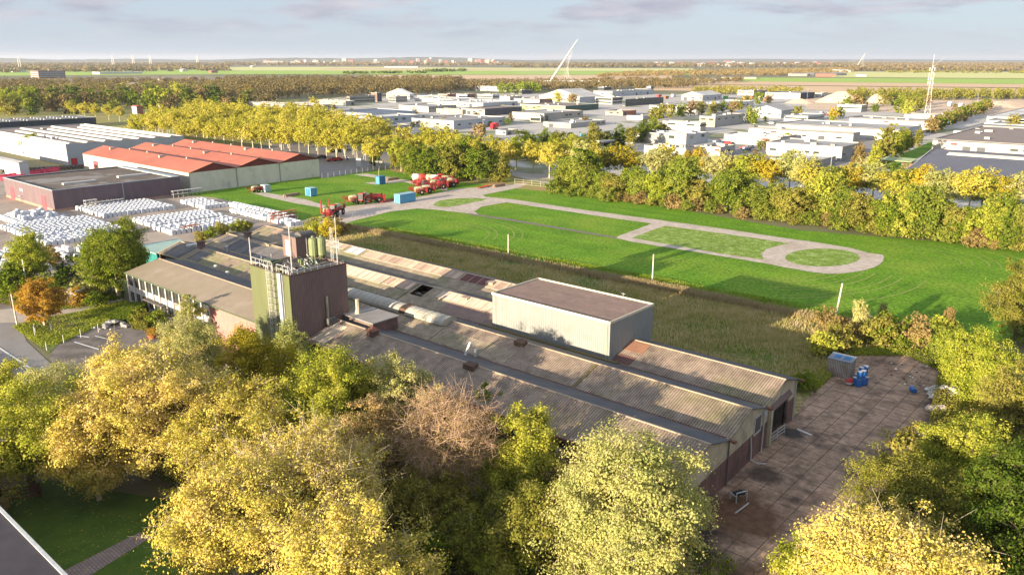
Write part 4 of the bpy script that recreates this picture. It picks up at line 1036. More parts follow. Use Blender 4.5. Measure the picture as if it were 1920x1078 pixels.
for i, (x, y, w, c, lb) in enumerate([(910, 318, 210, 'offw', 'row of brown roofed terraced houses among trees, right of its neighbour row'), (590, 312, 150, 'offw', 'row of brown roofed terraced houses among trees, left of its neighbour row'),
        (180, 345, 70, 'offw', 'low brown roofed house among the trees at far left'), (1180, 268, 110, 'beige', 'pale low house beyond the brown wood at left'), (1390, 260, 90, 'brick', 'small brick farmhouse beyond the brown wood at left'), (1560, 208, 70, 'brick', 'red farmhouse in front of the far green field at left'),
        (1345, 198, 60, 'white', 'small white barn beside the long greenhouse'), (1870, 172, 50, 'white', 'tiny white barn on the far field at upper left'), (70, 203, 130, 'white', 'long pale roofed barn at the far left under the pylons')]):
    bld(1, (x + w * .3, y + 6), x, x + w, 6, lb, c, 'brown' if i not in (6, 7, 8) else 'white', name='house', cat='house', gable='u', vents=0, maxlen=40)
for x, y, lb in ((990, 488, 'brick house with orange red roof behind the left end of the yellow avenue'), (1165, 462, 'orange roofed house peeping over the yellow avenue')):
    bld(1, (x + 30, y - 8), x - 5, x + 75, 6, lb, 'white', 'red', 'brick', name='house', cat='house', gable='u', vents=0)

# --- middle: business park, tile 2
B2 = [
 ((1875, 334), 1638, 1914, 9, 'long bright white warehouse standing apart before the brown wood', dict(wall='white', wall2='blue', roof='white', win=[(5, 7)], wintype=(9, 2))),
 ((1150, 388), 976, 1182, 8, 'pale hall with curved light roof at the back of the business park', dict(wall='offw', wall2='blue', roof='white', gable='v')),
 ((700, 404), 678, 892, 10, 'brown office with dark glass bands and terraces at the back left of the park', dict(wall='beige', wall2='grey', roof='brown', win=[(2, 4), (6, 8)])),
 ((905, 378), 860, 940, 13, 'small brick tower block behind the banded brown office', dict(wall='brown', wall2='dark', roof='dark')),
 ((1045, 404), 990, 1132, 9, 'dark grey office cube with blue windows beside the banded office', dict(wall='grey', wall2='grey', roof='grey', win=[(2, 3.6), (5.5, 7)])),
 ((670, 440), 430, 740, 6, 'long low beige hall at the back left corner of the park', dict(wall='beige', wall2='grey', roof='brown')),
 ((865, 530), 580, 1192, 8, 'wide hall with blue striped sawtooth roof behind the avenue', dict(wall='white', wall2='blue', roof='blue', vents=0, win=[(3.2, 4.8)], par=False)),
 ((905, 562), 695, 1228, 6.5, 'low hall with pale grey roof and blue grey side just behind the avenue trees', dict(wall='offw', wall2='blue', roof='light', vents=3)),
 ((985, 630), 735, 1170, 5, 'low dark roofed hall right behind the avenue crowns', dict(wall='offw', wall2='grey', roof='dark', vents=4)),
 ((1480, 588), 1165, 1866, 8, 'broad hall with grey white front and small square windows behind the yellow trees', dict(wall='offw', wall2='blue', roof='dark', win=[(3.6, 5)], wintype=(9, 2.4), vents=5)),
 ((1712, 498), 1550, 1990, 8, 'dark roofed hall with light grey front and nearly black side', dict(wall='grey', wall2='dark', roof='brown', vents=0)),
 ((1290, 480), 1070, 1500, 7, 'white hall with row of small square windows and a red door', dict(wall='white', wall2='grey', roof='grey', win=[(4, 5.2)], wintype=(3.4, 1.6))),
 ((1545, 505), 1350, 1600, 6, 'sand coloured garage row with dark openings', dict(wall='beige', wall2='beige', roof='brown', doors=4)),
 ((500, 466), 235, 560, 6, 'cream and white low office at the left of the park', dict(wall='beige', wall2='offw', roof='grey', win=[(2.6, 4.2)])),
 ((215, 458), -120, 268, 6, 'grey sided hall with dark roof left of the cream office', dict(wall='grey', wall2='blue', roof='dark')),
 ((430, 560), 180, 547, 5, 'dark brown building with layered roofs behind the avenue', dict(wall='brown', wall2='brown', roof='dark')),
 ((590, 520), 430, 640, 5.5, 'small white block in front of the blue striped hall', dict(wall='white', wall2='white', roof='light')),
 ((1360, 402), 1205, 1442, 6, 'low white unit beside the pale curved hall', dict(wall='white', wall2='offw', roof='white')),
 ((1432, 388), 1360, 1496, 8, 'small red brick block at the back of the park', dict(wall='brick', wall2='brick', roof='brown')),
 ((1580, 386), 1498, 1645, 7, 'white and brown block right of the red brick one', dict(wall='white', wall2='brown', roof='dark')),
 ((1770, 392), 1650, 1822, 6, 'low blue grey unit in front of the long white warehouse', dict(wall='grey', wall2='blue', roof='grey', win=[(2, 3.5)])),
 ((1520, 425), 1190, 1660, 6, 'long unit with light roof full of small vents, back row', dict(wall='white', wall2='blue', roof='light', vents=9)),
 ((1700, 455), 1330, 1960, 6, 'long unit with row of roof vents in front of the back row', dict(wall='offw', wall2='blue', roof='light', vents=10)),
 ((1900, 405), 1825, 1990, 6, 'white low unit at the middle of the park', dict(wall='white', wall2='offw', roof='white')),
 ((1870, 660), 1795, 1960, 4, 'white gated unit beside the red lorry', dict(wall='white', wall2='offw', roof='grey', vents=0)),
]
for N, L, R, h, lb, kw in B2: bld(2, N, L, R, h, lb, **kw)
B3 = [
 ((75, 358), -10, 150, 7, 'low dark pavilion right of the long white warehouse', dict(wall='dark', wall2='dark', roof='dark', win=[(2, 4)])),
 ((205, 425), 15, 330, 6, 'white and brown unit left of the pale gabled hall', dict(wall='white', wall2='brown', roof='light', vents=3)),
 ((505, 412), 205, 668, 9, 'big hall with pale low gable roof and blue grey side under the bridge', dict(wall='offw', wall2='blue', roof='light', gable='v')),
 ((400, 477), 60, 648, 7, 'green panelled hall with flat brown roof', dict(wall='green', wall2='dgreen', roof='brown', vents=5)),
 ((240, 533), 0, 532, 7, 'long cream white hall in front of the green one', dict(wall='white', wall2='offw', roof='grey', vents=4)),
 ((215, 548), 135, 232, 6.5, 'white projecting office with glass front before the cream hall', dict(wall='white', wall2='offw', roof='light', win=[(1, 4)])),
 ((440, 607), 235, 700, 4.5, 'long low sheds with beige front just above the yellow trees', dict(wall='beige', wall2='grey', roof='grey', vents=3)),
 ((752, 366), 610, 1056, 9, 'very long blue grey hall with dark roof below the bridge', dict(wall='grey', wall2='blue', roof='dark', vents=6)),
 ((690, 335), 645, 745, 12, 'dark office cube at the foot of the bridge', dict(wall='dark', wall2='dark', roof='dark', win=[(8, 10)])),
 ((1040, 330), 1008, 1060, 11, 'small glass office at the right end of the long blue grey hall', dict(wall='blue', wall2='dark', roof='dark', win=[(3, 8)])),
 ((750, 412), 622, 832, 10, 'white framed glass showroom with trees before it', dict(wall='white', wall2='white', roof='light', win=[(2, 4), (6, 8.5)])),
 ((850, 428), 826, 1135, 9, 'black glass office with white lower storeys', dict(wall='dark', wall2='dark', roof='light', win=[(4, 7)])),
 ((1100, 470), 1028, 1190, 8, 'white office with even grid of windows', dict(wall='white', wall2='white', roof='light', win=[(1.5, 2.8), (4.6, 6)], wintype=(4, 2.4))),
 ((1380, 475), 1150, 1810, 8, 'very large flat white hall at the back right of the park', dict(wall='offw', wall2='white', roof='light', vents=5)),
 ((1427, 398), 1268, 1572, 8, 'grey gabled hall with pale roof near the plough land', dict(wall='grey', wall2='blue', roof='light', gable='v')),
 ((1810, 360), 1690, 1920, 9, 'beige hall with narrow windows behind orange containers', dict(wall='offw', wall2='beige', roof='light', win=[(5, 6.4)], wintype=(14, 7))),
 ((830, 515), 700, 930, 5, 'low shed with magenta and red hoardings in the middle of the park', dict(wall='beige', wall2='brick', roof='grey')),
 ((980, 552), 860, 1140, 4.5, 'low grey roofed unit behind the dark green trees', dict(wall='white', wall2='offw', roof='grey')),
 ((1411, 603), 1128, 1452, 8, 'white office with strip windows beside the street', dict(wall='white', wall2='offw', roof='grey', win=[(5, 6.6)], wintype=(10, 5))),
 ((1338, 628), 1160, 1410, 4.5, 'low white extension in front of the strip windowed office', dict(wall='white', wall2='blue', roof='dark', vents=0)),
 ((1522, 556), 1404, 1734, 10, 'modern grey office hall with dark windowed side along the street', dict(wall='beige', wall2='grey', roof='grey', win=[(6.6, 8)], wintype=(9, 3), vents=3)),
 ((1305, 694), 884, 1470, 8, 'white hall with small high windows behind the fuel station', dict(wall='offw', wall2='blue', roof='grey', win=[(5, 7)], wintype=(30, 3), lights=2, vents=4)),
 ((905, 712), 836, 960, 4.6, 'low pale lean-to at the left end of the small windowed white hall', dict(wall='offw', wall2='offw', roof='dark', vents=0)),
 ((1303, 794), 990, 1402, 7, 'white hall with brown roof and row of silver vents on its edge', dict(wall='white', wall2='offw', roof='brown', vents=9)),
 ((1560, 786), 1408, 1672, 6.5, 'white cube with brown grey roof right of the silver vents', dict(wall='white', wall2='grey', roof='brown', vents=5)),
 ((1870, 662), 1768, 1990, 5, 'low dark grey block at the street corner', dict(wall='grey', wall2='grey', roof='light', vents=1)),
 ((2010, 712), 1588, 2100, 7, 'flat dark roofed hall with pale grey front and long rooflights', dict(wall='offw', wall2='grey', roof='dark', lights=2)),
]
for N, L, R, h, lb, kw in B3: bld(3, N, L, R, h, lb, **kw)
B4 = [
 ((245, 380), -20, 350, 10, 'large grey hall with big white doors next to the sand heaps', dict(wall='grey', wall2='navy', roof='blue', doors=4)),
 ((405, 378), 352, 446, 8, 'small blue grey block right of the hall with white doors', dict(wall='grey', wall2='blue', roof='grey')),
 ((100, 512), -120, 205, 8, 'white hall with wide low white gable', dict(wall='white', wall2='blue', roof='grey', gable='v')),
 ((700, 472), 522, 748, 8, 'white modern office with black window strip before the sand heap', dict(wall='white', wall2='offw', roof='light', win=[(4, 5.5)])),
 ((300, 552), 122, 425, 6, 'low white office units with grey roof', dict(wall='white', wall2='blue', roof='grey', win=[(2.6, 4)])),
 ((985, 655), 62, 1148, 9, 'very long white hall with pale roof patches right of centre', dict(wall='white', wall2='blue', roof='grey', vents=4)),
 ((1208, 590), 610, 1290, 8, 'long white hall in front of the lattice mast', dict(wall='white', wall2='grey', roof='dark', vents=5)),
 ((1250, 545), 1020, 1292, 7, 'white unit with blue black roof behind the mast', dict(wall='white', wall2='grey', roof='blue', vents=0)),
 ((1405, 535), 1300, 1422, 7, 'short white unit right of the one with blue black roof', dict(wall='white', wall2='offw', roof='blue', vents=0)),
 ((640, 680), -140, 692, 8, 'white hall with blank wall in the middle row', dict(wall='white', wall2='offw', roof='dark', vents=2)),
 ((150, 702), -60, 220, 5, 'low brown roofed link between two white halls', dict(wall='offw', wall2='grey', roof='brown', vents=0)),
 ((557, 784), -10, 708, 9, 'big white hall with grey roof carrying solar panels', dict(wall='white', wall2='grey', roof='grey', vents=4)),
 ((345, 893), 20, 508, 5, 'low white lean-to with cream roof in front of the solar roofed hall', dict(wall='white', wall2='grey', roof='light', vents=1)),
 ((1830, 560), 1640, 2100, 6, 'white roofed unit in the far right row', dict(wall='white', wall2='white', roof='light', vents=0)),
 ((1930, 595), 1636, 2100, 5, 'white unit with thin dark roof line at the right, behind the small conifer', dict(wall='white', wall2='white', roof='dark', vents=0)),
 ((1900, 650), 1568, 2100, 5, 'white unit in front of its twin at the right edge', dict(wall='white', wall2='white', roof='dark', vents=1)),
 ((2150, 700), 1390, 2300, 7, 'wide dark flat roof behind the pale ribbed hall at right', dict(wall='white', wall2='white', roof='dark', vents=3)),
 ((2050, 770), 1236, 2300, 8.5, 'broad hall with pale ribbed wall and brown flat roof at the right', dict(wall='offw', wall2='offw', roof='brown', vents=5)),
 ((2150, 800), 1462, 2300, 6, 'lower pale block in front of the ribbed hall at the right edge', dict(wall='offw', wall2='offw', roof='brown', vents=0)),
]
for N, L, R, h, lb, kw in B4: bld(4, N, L, R, h, lb, **kw)
# big dark slate blue roof at the right
n3 = at(1698, 327, 4.5); sr = empty('sports_hall', (n3[0], n3[1], 0), GRID, 'huge slate blue sloping roof with white rooflight strip at the right edge', 'hall')
L1 = 70; dep = 34
MB().hexa([(2, -.5, 4.3), (-L1, -.5, 4.3), (-L1, -dep, 9.6), (0, -dep, 9.6)], [(2, -.5, 4.5), (-L1, -.5, 4.5), (-L1, -dep, 9.8), (0, -dep, 9.8)]).build('roof', ROOFS['slate'], sr)
MB().hexa([(-5, -dep + 7, 8.72), (-L1, -dep + 7, 8.72), (-L1, -dep + 4, 9.2), (-5, -dep + 4, 9.2)], [(-5, -dep + 7, 8.9), (-L1, -dep + 7, 8.9), (-L1, -dep + 4, 9.38), (-5, -dep + 4, 9.38)]).build('roof_light', mat('cream_rooflight', (.66, .62, .55), (.58, .54, .47), scale=1, sheets=(1.2, 60, .15)), sr)
MB().hexa([(1.5, -1, 0), (1.7, -1, 0), (1.7, -dep, 0), (1.5, -dep, 0)], [(1.5, -1, 4.2), (1.7, -1, 4.2), (1.7, -dep, 9.6), (1.5, -dep, 9.6)]).build('side_wall', WALLS['white'], sr)
MB().box(-L1, 1.5, -1.3, -1, 0, 4.2).build('wall', WALLS['grey'], sr)
MB().box(-L1, 0, -dep - .4, -dep, 0, 9.6).build('rear_wall', WALLS['offw'], sr)
n3 = at(1705, 303, 3.2); sh = empty('green_roofed_shelter', (n3[0], n3[1], 0), GRID, 'small open shelter with pale green roof left of the slate blue roof', 'shelter')
MB().hexa([(-1, 1, 3), (10, 1, 3), (10, -6, 3.6), (-1, -6, 3.6)], [(-1, 1, 3.2), (10, 1, 3.2), (10, -6, 3.8), (-1, -6, 3.8)]).build('roof', pal('pale_green_roof', (.35, .42, .22)), sh)
q = MB()
for x in (0, 9): q.box(x, x + .3, .3, .6, 0, 3); q.box(x, x + .3, -5.5, -5.2, 0, 3.4)
q.box(0, 4, -5.2, -5, 0, 3.2); q.build('post', WALLS['brown'], sh)
# fuel station canopy
n3 = at(1132, 265, 5.2); fs = empty('fuel_canopy', (n3[0], n3[1], 0), GRID, 'fuel station canopy with white fascia on round columns', 'canopy')
MB().box(0, 9, -9, 0, 4.4, 5.2).build('canopy_roof', WALLS['white'], fs)
MB().box(-.05, 9.05, -9.05, .05, 4.5, 4.8).build('fascia_band', WALLS['navy'], fs)
for x, y in ((1.5, -1.5), (7.5, -1.5), (1.5, -7.5), (7.5, -7.5)): MB().tube((x, y, 0), (x, y, 4.4), .3, None, 10).build('column', WALLS['white'], fs)

# lattice telecom mast
p0 = at(1733, 238); mh = 42.5
tm = empty('telecom_mast', (p0[0], p0[1], 0), 0, 'tall red and white lattice telecom mast with antenna rings at the right', 'mast')
def latt(z0, z1, w0, w1, m, nm):
    q = MB(); C = lambda w, k: ((-1, -1), (1, -1), (0, 1.1))[k]
    f = lambda z: w0 + (w1 - w0) * (z - z0) / (z1 - z0)
    P_ = lambda z, k: (C(0, k)[0] * f(z), C(0, k)[1] * f(z), z)
    n = max(1, int((z1 - z0) / 2.2)); dz = (z1 - z0) / n
    for k in range(3): q.tube(P_(z0, k), P_(z1, k), .16, None, 5)
    for i in range(n):
        for k in range(3): q.tube(P_(z0 + i * dz, k), P_(z0 + (i + 1) * dz, (k + 1) % 3), .07, None, 4); q.tube(P_(z0 + i * dz, k), P_(z0 + i * dz, (k + 1) % 3), .06, None, 4)
    q.build(nm, m, tm)
m_redp = mat('faded_red', (.52, .36, .30), scale=1)
cuts = [0, 7, 13, 19, 25, 31, 36]
for i in range(6): latt(cuts[i], cuts[i + 1], 1.9 - i * .27, 1.9 - (i + 1) * .27, WALLS['white'] if i % 2 else m_redp, 'mast_section')
MB().tube((0, 0, 36), (0, 0, mh), .12).build('top_spike', m_galv, tm)
MB().tube((0, 0, 35), (7, 0, 41.5), .07, None, 4).build('jib', m_galv, tm)
for z in (25, 27.5, 30, 33):
    q = MB()
    for k in range(6):
        t = k * math.pi / 3; r_ = 1.5
        q.box(r_*math.cos(t) - .22, r_*math.cos(t) + .22, r_*math.sin(t) - .22, r_*math.sin(t) + .22, z, z + 1.9)
    q.build('antenna_panel', WALLS['white'], tm)

# cable-stayed bridges: leaning pylon, deck, fan of stays
def bridge(base, top, hpx, deckL, deckR, lb, scl=1.0):
    p = at(*base); Y = p[1]
    d = ray(*top); t = Y / d[1]; tp = (d[0] * t, Y, CAM_H + d[2] * t)
    root = empty('cable_stayed_bridge', (p[0], Y, 0), 0, lb, 'bridge')
    T_ = (tp[0] - p[0], 0, tp[2])
    MB().tube((0, 0, 0), T_, 1.9 * scl, .7 * scl, 8).build('pylon', WALLS['white'], root)
    dz = 7 * scl
    MB().box(deckL, deckR, -5 * scl, 5 * scl, dz - 1.6 * scl, dz).build('deck', WALLS['white'], root)
    MB().box(deckL - 2, deckL + 3 * scl, -6, 6, 0, dz - 1.6 * scl).build('pier', WALLS['grey'], root)
    if scl >= 1:
        q = MB()
        for i in range(15):
            f = .32 + .66 * i / 14; s = (T_[0] * f, 0, T_[2] * f)
            q.tube(s, (-6 - (i + 1) * 4.6, 0, 5), .11, None, 3)
            f2_ = .25 + .7 * i / 14; s = (T_[0] * f2_, 0, T_[2] * f2_)
            q.tube(s, (22 + (14 - i) * 1.9, (-1) ** i * 9, 5), .09, None, 3)
        q.build('stay_cable', WALLS['white'], root)
    return root
bridge((1027, 160), (1083, 75), 88, -14, 82, 'white cable stayed bridge with steeply leaning pylon on the horizon, the nearer one')
bridge((1606, 126), (1623.5, 99), 30, -60, 90, 'far off white leaning bridge pylon near the right horizon', 1.0)

# high-voltage twin poles on the left horizon
k = 0
for x, y, top in ((38, 130, 107), (213, 124, 104.5), (251, 122, 103.5), (283, 122, 104.5), (371, 119.5, 105)):
    p = at(x, y); d = ray(x, top); t = p[1] / d[1]; zt = CAM_H + d[2] * t
    r0 = empty('pylon', (p[0], p[1], 0), 0, ['white twin pole pylon farthest left above the barn', 'leftmost twin pole pylon of the close group of three', 'middle twin pole pylon of the close group of three', 'right twin pole pylon of the close group of three', 'lone twin pole pylon right of the close group of three'][k], 'pylon')
    w = zt * .08; rr_ = p[1] / FPX * .8
    for s in (-1, 1): MB().tube((s * w * 1.3, 0, 0), (s * w * .8, 0, zt), rr_, rr_ * .8, 6).build('pole', WALLS['white'], r0)
    q = MB()
    for f in (.55, .75, .93): q.tube((-w * 1.3, 0, zt * f), (w * 1.3, 0, zt * f), rr_ * .25, None, 4)
    q.build('insulator_arm', WALLS['grey'], r0)
    k += 1

# far town: small pale blocks and a few towers beyond the fields
rt = random.Random(5)
def fblock(x, y, wpx, hpx, m, lb, grp, roofm=None, name='far_house'):
    p = at(x, y); s = p[1] / FPX; w = wpx * s; h = hpx * s
    o = MB(); dpt = min(w, 60)
    o.box(-w/2, w/2, -dpt/2, dpt/2, 0, h * .7 if roofm else h, 0)
    if roofm: o.hexa([(-w/2, -dpt/2, h*.7), (w/2, -dpt/2, h*.7), (w/2, dpt/2, h*.7), (-w/2, dpt/2, h*.7)], [(-w/2, -.1, h), (w/2, -.1, h), (w/2, .1, h), (-w/2, .1, h)], 1)
    q = o.build(name, [WALLS[m]] + ([ROOFS[roofm]] if roofm else []))
    q.location = (p[0], p[1], 0); q.rotation_euler = (0, 0, rt.uniform(-.5, .5)); tag(q, lb, 'building', grp); return q
lbt = 'small pale block in the distant town under the centre of the horizon'
for i, x in enumerate(sorted(rt.uniform(500, 940) for _ in range(46))):
    fblock(x, rt.choice([117.5, 119, 121]), rt.uniform(3, 9), rt.uniform(3, 7), rt.choice(['white', 'offw', 'brick', 'beige']), 'small block in the distant town under the horizon centre, number %d from its left end' % (i + 1), 'distant town blocks')
for x, y, w, h in ((646, 117, 8, 7), (706, 118, 5, 6), (783, 117, 5, 6), (826, 118, 5, 6), (808, 117, 4, 8), (925, 118, 5, 6), (508, 121, 26, 6), (580, 116, 8, 3)):
    fblock(x, y, w, h, 'offw', 'taller pale block sticking out of the distant town', 'taller town blocks')
lbt = 'red roofed white house in the distant village right of the bridge pylon'
for i in range(54):
    x = rt.uniform(1228, 1420) if i < 36 else rt.uniform(1420, 1560); fblock(x, rt.uniform(120, 126), rt.uniform(4, 9), rt.uniform(3, 4.5), rt.choice(['white', 'white', 'offw']), lbt, 'village houses', 'red' if rt.random() < .6 else 'light')
fblock(1363, 119, 11, 4, 'brick', 'pink red block above the distant village', None)
fblock(754, 127.5, 60, 2.2, 'white', 'long white greenhouse roofs across the far field at centre', None, name='greenhouse')
for x, y, w, h, m, r, lb in ((1495, 143, 26, 6, 'offw', 'brown', 'farm barn with brown roof, leftmost of the farm by the green field'), (1518, 142, 18, 5, 'dark', 'dark', 'dark roofed farm shed second from left'), (1548, 144, 34, 7, 'brick', 'brown', 'broad brown roofed barn in the middle of the farm'),
        (1570, 142, 22, 6, 'dark', 'dark', 'dark barn right of the broad brown one'), (1575, 136, 26, 5, 'white', 'light', 'white greenhouse behind the farm barns'), (1614, 144, 16, 5, 'white', 'grey', 'white farm shed at the right end of the farm'), (1310, 152, 14, 6, 'offw', 'dark', 'dark roofed cottage among trees, the left one'), (1332, 154, 16, 7, 'white', 'dark', 'dark roofed cottage among trees, the right one'), (1385, 148, 60, 3, 'beige', None, 'long low beige barn beside the plough land')):
    fblock(x, y, w, h, m, lb, None, r, 'farm_building')
# sand heaps
def heap(x, y, rx, h, lb):
    p = at(x, y); r_ = random.Random(x); s = p[1] / FPX; R = rx * s; q = []; n, k = 22, 6
    vs = [(0, 0, h)]
    for j in range(1, k + 1):
        for i in range(n):
            t = 2 * math.pi * i / n; rr_ = R * j / k * (1 + .12 * math.sin(3 * t + x) + .06 * r_.random())
            vs.append((rr_ * math.cos(t), rr_ * math.sin(t) * .8, h * (1 - (j / k) ** 1.3) * (1 + .1 * r_.uniform(-1, 1))))
    fs = [(0, 1 + i, 1 + (i + 1) % n) for i in range(n)] + [(1 + (j-1)*n + i, 1 + j*n + i, 1 + j*n + (i+1) % n, 1 + (j-1)*n + (i+1) % n) for j in range(1, k) for i in range(n)]
    o = MB().add(vs, fs).build('sand_heap', m_sand); o.location = (p[0], p[1], .1); tag(o, lb, 'sand heap')
heap(1575, 192, 42, 10, 'large brown sand heap behind the white modern office')
heap(1642, 193, 20, 8, 'smaller pale sand heap right of the large one')
heap(1880, 200, 60, 4, 'wide low heap of pale rubble at the far right')
heap(1500, 194, 26, 4, 'low reddish heap beside the grey hall with white doors')
# ---------------------------------------------------------------- trees
m_bark = mat('bark', (.22, .17, .12), (.14, .105, .075), scale=2, detail=6)
m_barkp = mat('pale_bark', (.58, .49, .36), (.44, .36, .26), scale=1.5, detail=6)
m_twig = mat('pinkish_twigs', (.54, .37, .26), (.42, .28, .19), scale=.5, detail=6)
LY = leaf_mat('yellow_leaves', [(.25, .28, .035), (.48, .43, .075), (.66, .545, .125), (.67, .52, .17), (.61, .46, .26)], .33)
LYG = leaf_mat('yellow_green_leaves', [(.15, .21, .02), (.29, .34, .035), (.46, .46, .07), (.56, .50, .10)], .4)
LPG = leaf_mat('pale_green_leaves', [(.24, .28, .07), (.38, .40, .12), (.52, .49, .18), (.58, .49, .26)], .4)
LG = leaf_mat('green_leaves', [(.06, .105, .01), (.12, .18, .016), (.22, .27, .03), (.34, .34, .05)], .35)
LDG = leaf_mat('dark_green_leaves', [(.035, .065, .008), (.07, .115, .014), (.13, .17, .025), (.20, .20, .04)], .3)
LO = leaf_mat('olive_leaves', [(.12, .14, .018), (.21, .22, .035), (.32, .29, .06), (.42, .33, .11)], .35)
LGO = leaf_mat('golden_leaves', [(.20, .22, .02), (.38, .33, .03), (.54, .41, .04), (.54, .37, .06)], .4)
LOR = leaf_mat('orange_leaves', [(.28, .24, .03), (.42, .26, .035), (.50, .29, .05), (.52, .34, .08)], .4)
LBR = leaf_mat('brown_leaves', [(.16, .15, .04), (.28, .21, .07), (.38, .27, .11), (.46, .33, .17)], .35)
LWD = leaf_mat('wood_leaves', [(.09, .085, .03), (.16, .13, .05), (.24, .18, .08), (.30, .22, .12)], .3)
LAV = leaf_mat('avenue_leaves', [(.24, .27, .03), (.42, .41, .05), (.56, .49, .08), (.58, .48, .14)], .4)
LHG = leaf_mat('hedge_leaves', [(.07, .12, .012), (.15, .20, .025), (.26, .29, .045), (.38, .36, .08)], .35)
LSP = leaf_mat('sparse_pink_leaves', [(.36, .30, .12), (.48, .36, .18), (.50, .34, .22)], .35)

def make_tree(name, seed, H, R, base, leaves, lsize, lm, bark=None, nclump=70, shape='round', twigs=1, dens=1.0, tr=None, sub=7, low=.0, flat=1.0, lean=0.0):
    """crown of leaf clumps carried by limbs; trunk mesh and crown mesh under one empty. base = height of the crown's underside"""
    rg = np.random.default_rng(seed)
    cz, rz = (H + base) / 2, (H - base) / 2
    # clump centres inside a lobed envelope
    nl = 8; ld = rg.normal(size=(nl, 3)); ld /= np.linalg.norm(ld, axis=1, keepdims=True); la = rg.uniform(-.32, .42, nl)
    C = []
    while len(C) < nclump:
        d = rg.normal(size=3); d /= np.linalg.norm(d)
        f = 1 + float(np.sum(la * np.clip((ld @ d - .55) / .45, 0, 1)))
        r = (0.30 + .70 * rg.random() ** .55) * f
        x, y, z = d[0] * r * R * .86, d[1] * r * R * .86 * flat, cz + d[2] * r * rz * .88
        if z > H * 1.03: continue
        tz = (z - base) / (H - base)
        if shape == 'cone':
            lim = R * (1.08 - tz) ** .8
            if math.hypot(x, y) > lim: continue
        if shape == 'vase' and math.hypot(x, y) > R * (.45 + .75 * max(tz, 0)): continue
        C.append((x, y, z))
    C = np.array(C)
    cr_ = R * rg.uniform(.15, .36, len(C)) * (70 / nclump) ** .33
    # sub-clumps, then leaves
    S = np.repeat(C, sub, axis=0); sr_ = np.repeat(cr_, sub)
    S = S + rg.normal(size=S.shape) * (sr_[:, None] * np.array([[.62, .62, .5]]))
    per = max(1, int(leaves / len(S)))
    Lc = np.repeat(S, per, axis=0); lr = np.repeat(sr_, per)
    Lc = Lc + rg.normal(size=Lc.shape) * (lr[:, None] * np.array([[.30, .30, .22]]))
    so = Lc - np.repeat(S, per, axis=0); so /= np.maximum(np.linalg.norm(so, axis=1, keepdims=True), .01)
    keep = Lc[:, 2] > max(base * .5, .1) if base > 1 else Lc[:, 2] > .05
    Lc = Lc[keep]; so = so[keep]; n = len(Lc)
    out = Lc - np.array([[0, 0, cz]]); out /= np.maximum(np.linalg.norm(out, axis=1, keepdims=True), .01)
    nrm = rg.normal(size=(n, 3)) * .42 + out * .3 + so * .6 + np.array([[-.18, -.18, .35]]); nrm /= np.linalg.norm(nrm, axis=1, keepdims=True)
    a = np.cross(nrm, rg.normal(size=(n, 3))); a /= np.linalg.norm(a, axis=1, keepdims=True); b = np.cross(nrm, a)
    s = (lsize * rg.uniform(.6, 1.55, n))[:, None]
    q = np.stack([Lc - a * s * .5, Lc - b * s * .36 + a * s * .05, Lc + a * s * .55, Lc + b * s * .36], axis=1).reshape(-1, 3)
    root = empty(name, (0, 0, 0))
    crown = quads_object('crown', q, lm, root)
    # limbs: trunk, main limbs to far clumps, twigs to the rest
    tr = tr or R * .055 + .08
    P0, P1, R0, R1 = [], [], [], []
    top = np.array([lean, 0, base + (H - base) * (.55 if shape != 'cone' else .85)])
    nodes = []
    k = 7; prev = np.array([0., 0, -.1])
    for i in range(k):
        t = (i + 1) / k; nx_ = top * t + np.append(rg.normal(size=2) * R * .018, 0)
        P0.append(prev); P1.append(nx_); R0.append(tr * (1 - .75 * (i / k))); R1.append(tr * (1 - .75 * t)); prev = nx_
        if nx_[2] > base * .75: nodes.append((nx_, tr * (1 - .75 * t)))
    order = [int(np.argmax(C[:, 2]))]; dmin = np.linalg.norm(C - C[order[0]], axis=1)
    while len(order) < min(len(C), 16):
        j = int(np.argmax(dmin)); order.append(j); dmin = np.minimum(dmin, np.linalg.norm(C - C[j], axis=1))
    for j in order:
        e = C[j]; best = min(nodes[:max(2, len(nodes))], key=lambda nd: np.linalg.norm(nd[0] - e) + max(0, nd[0][2] - e[2] + .5) * 2.5 + (0 if nd[1] > tr * .2 else 9))
        s0, r0 = best[0], best[1] * .62; mid = (s0 + e) / 2 + np.array([0, 0, -.08 * np.linalg.norm(e - s0)]) + rg.normal(size=3) * R * .03
        m1 = (s0 + mid) / 2 + rg.normal(size=3) * R * .015; m2 = (mid + e) / 2 + np.array([0, 0, -.02 * R])
        pts = [s0, m1, mid, m2, e]
        for i in range(4):
            ra_, rb_ = r0 * (1 - .2 * i), r0 * (1 - .2 * (i + 1))
            P0.append(pts[i]); P1.append(pts[i + 1]); R0.append(ra_); R1.append(rb_); nodes.append((pts[i + 1], rb_))
    NP = np.array([nd[0] for nd in nodes]); NR = np.array([nd[1] for nd in nodes])
    for j in range(len(C)):
        if j in order: continue
        d_ = np.linalg.norm(NP - C[j], axis=1) + np.maximum(0, NP[:, 2] - C[j][2] + .3) * 1.5
        i = int(np.argmin(d_)); r0 = min(NR[i] * .7, .02 + R * .008); mid = (NP[i] + C[j]) / 2 + rg.normal(size=3) * R * .025
        P0 += [NP[i], mid]; P1 += [mid, C[j]]; R0 += [r0, r0 * .7]; R1 += [r0 * .7, r0 * .4]
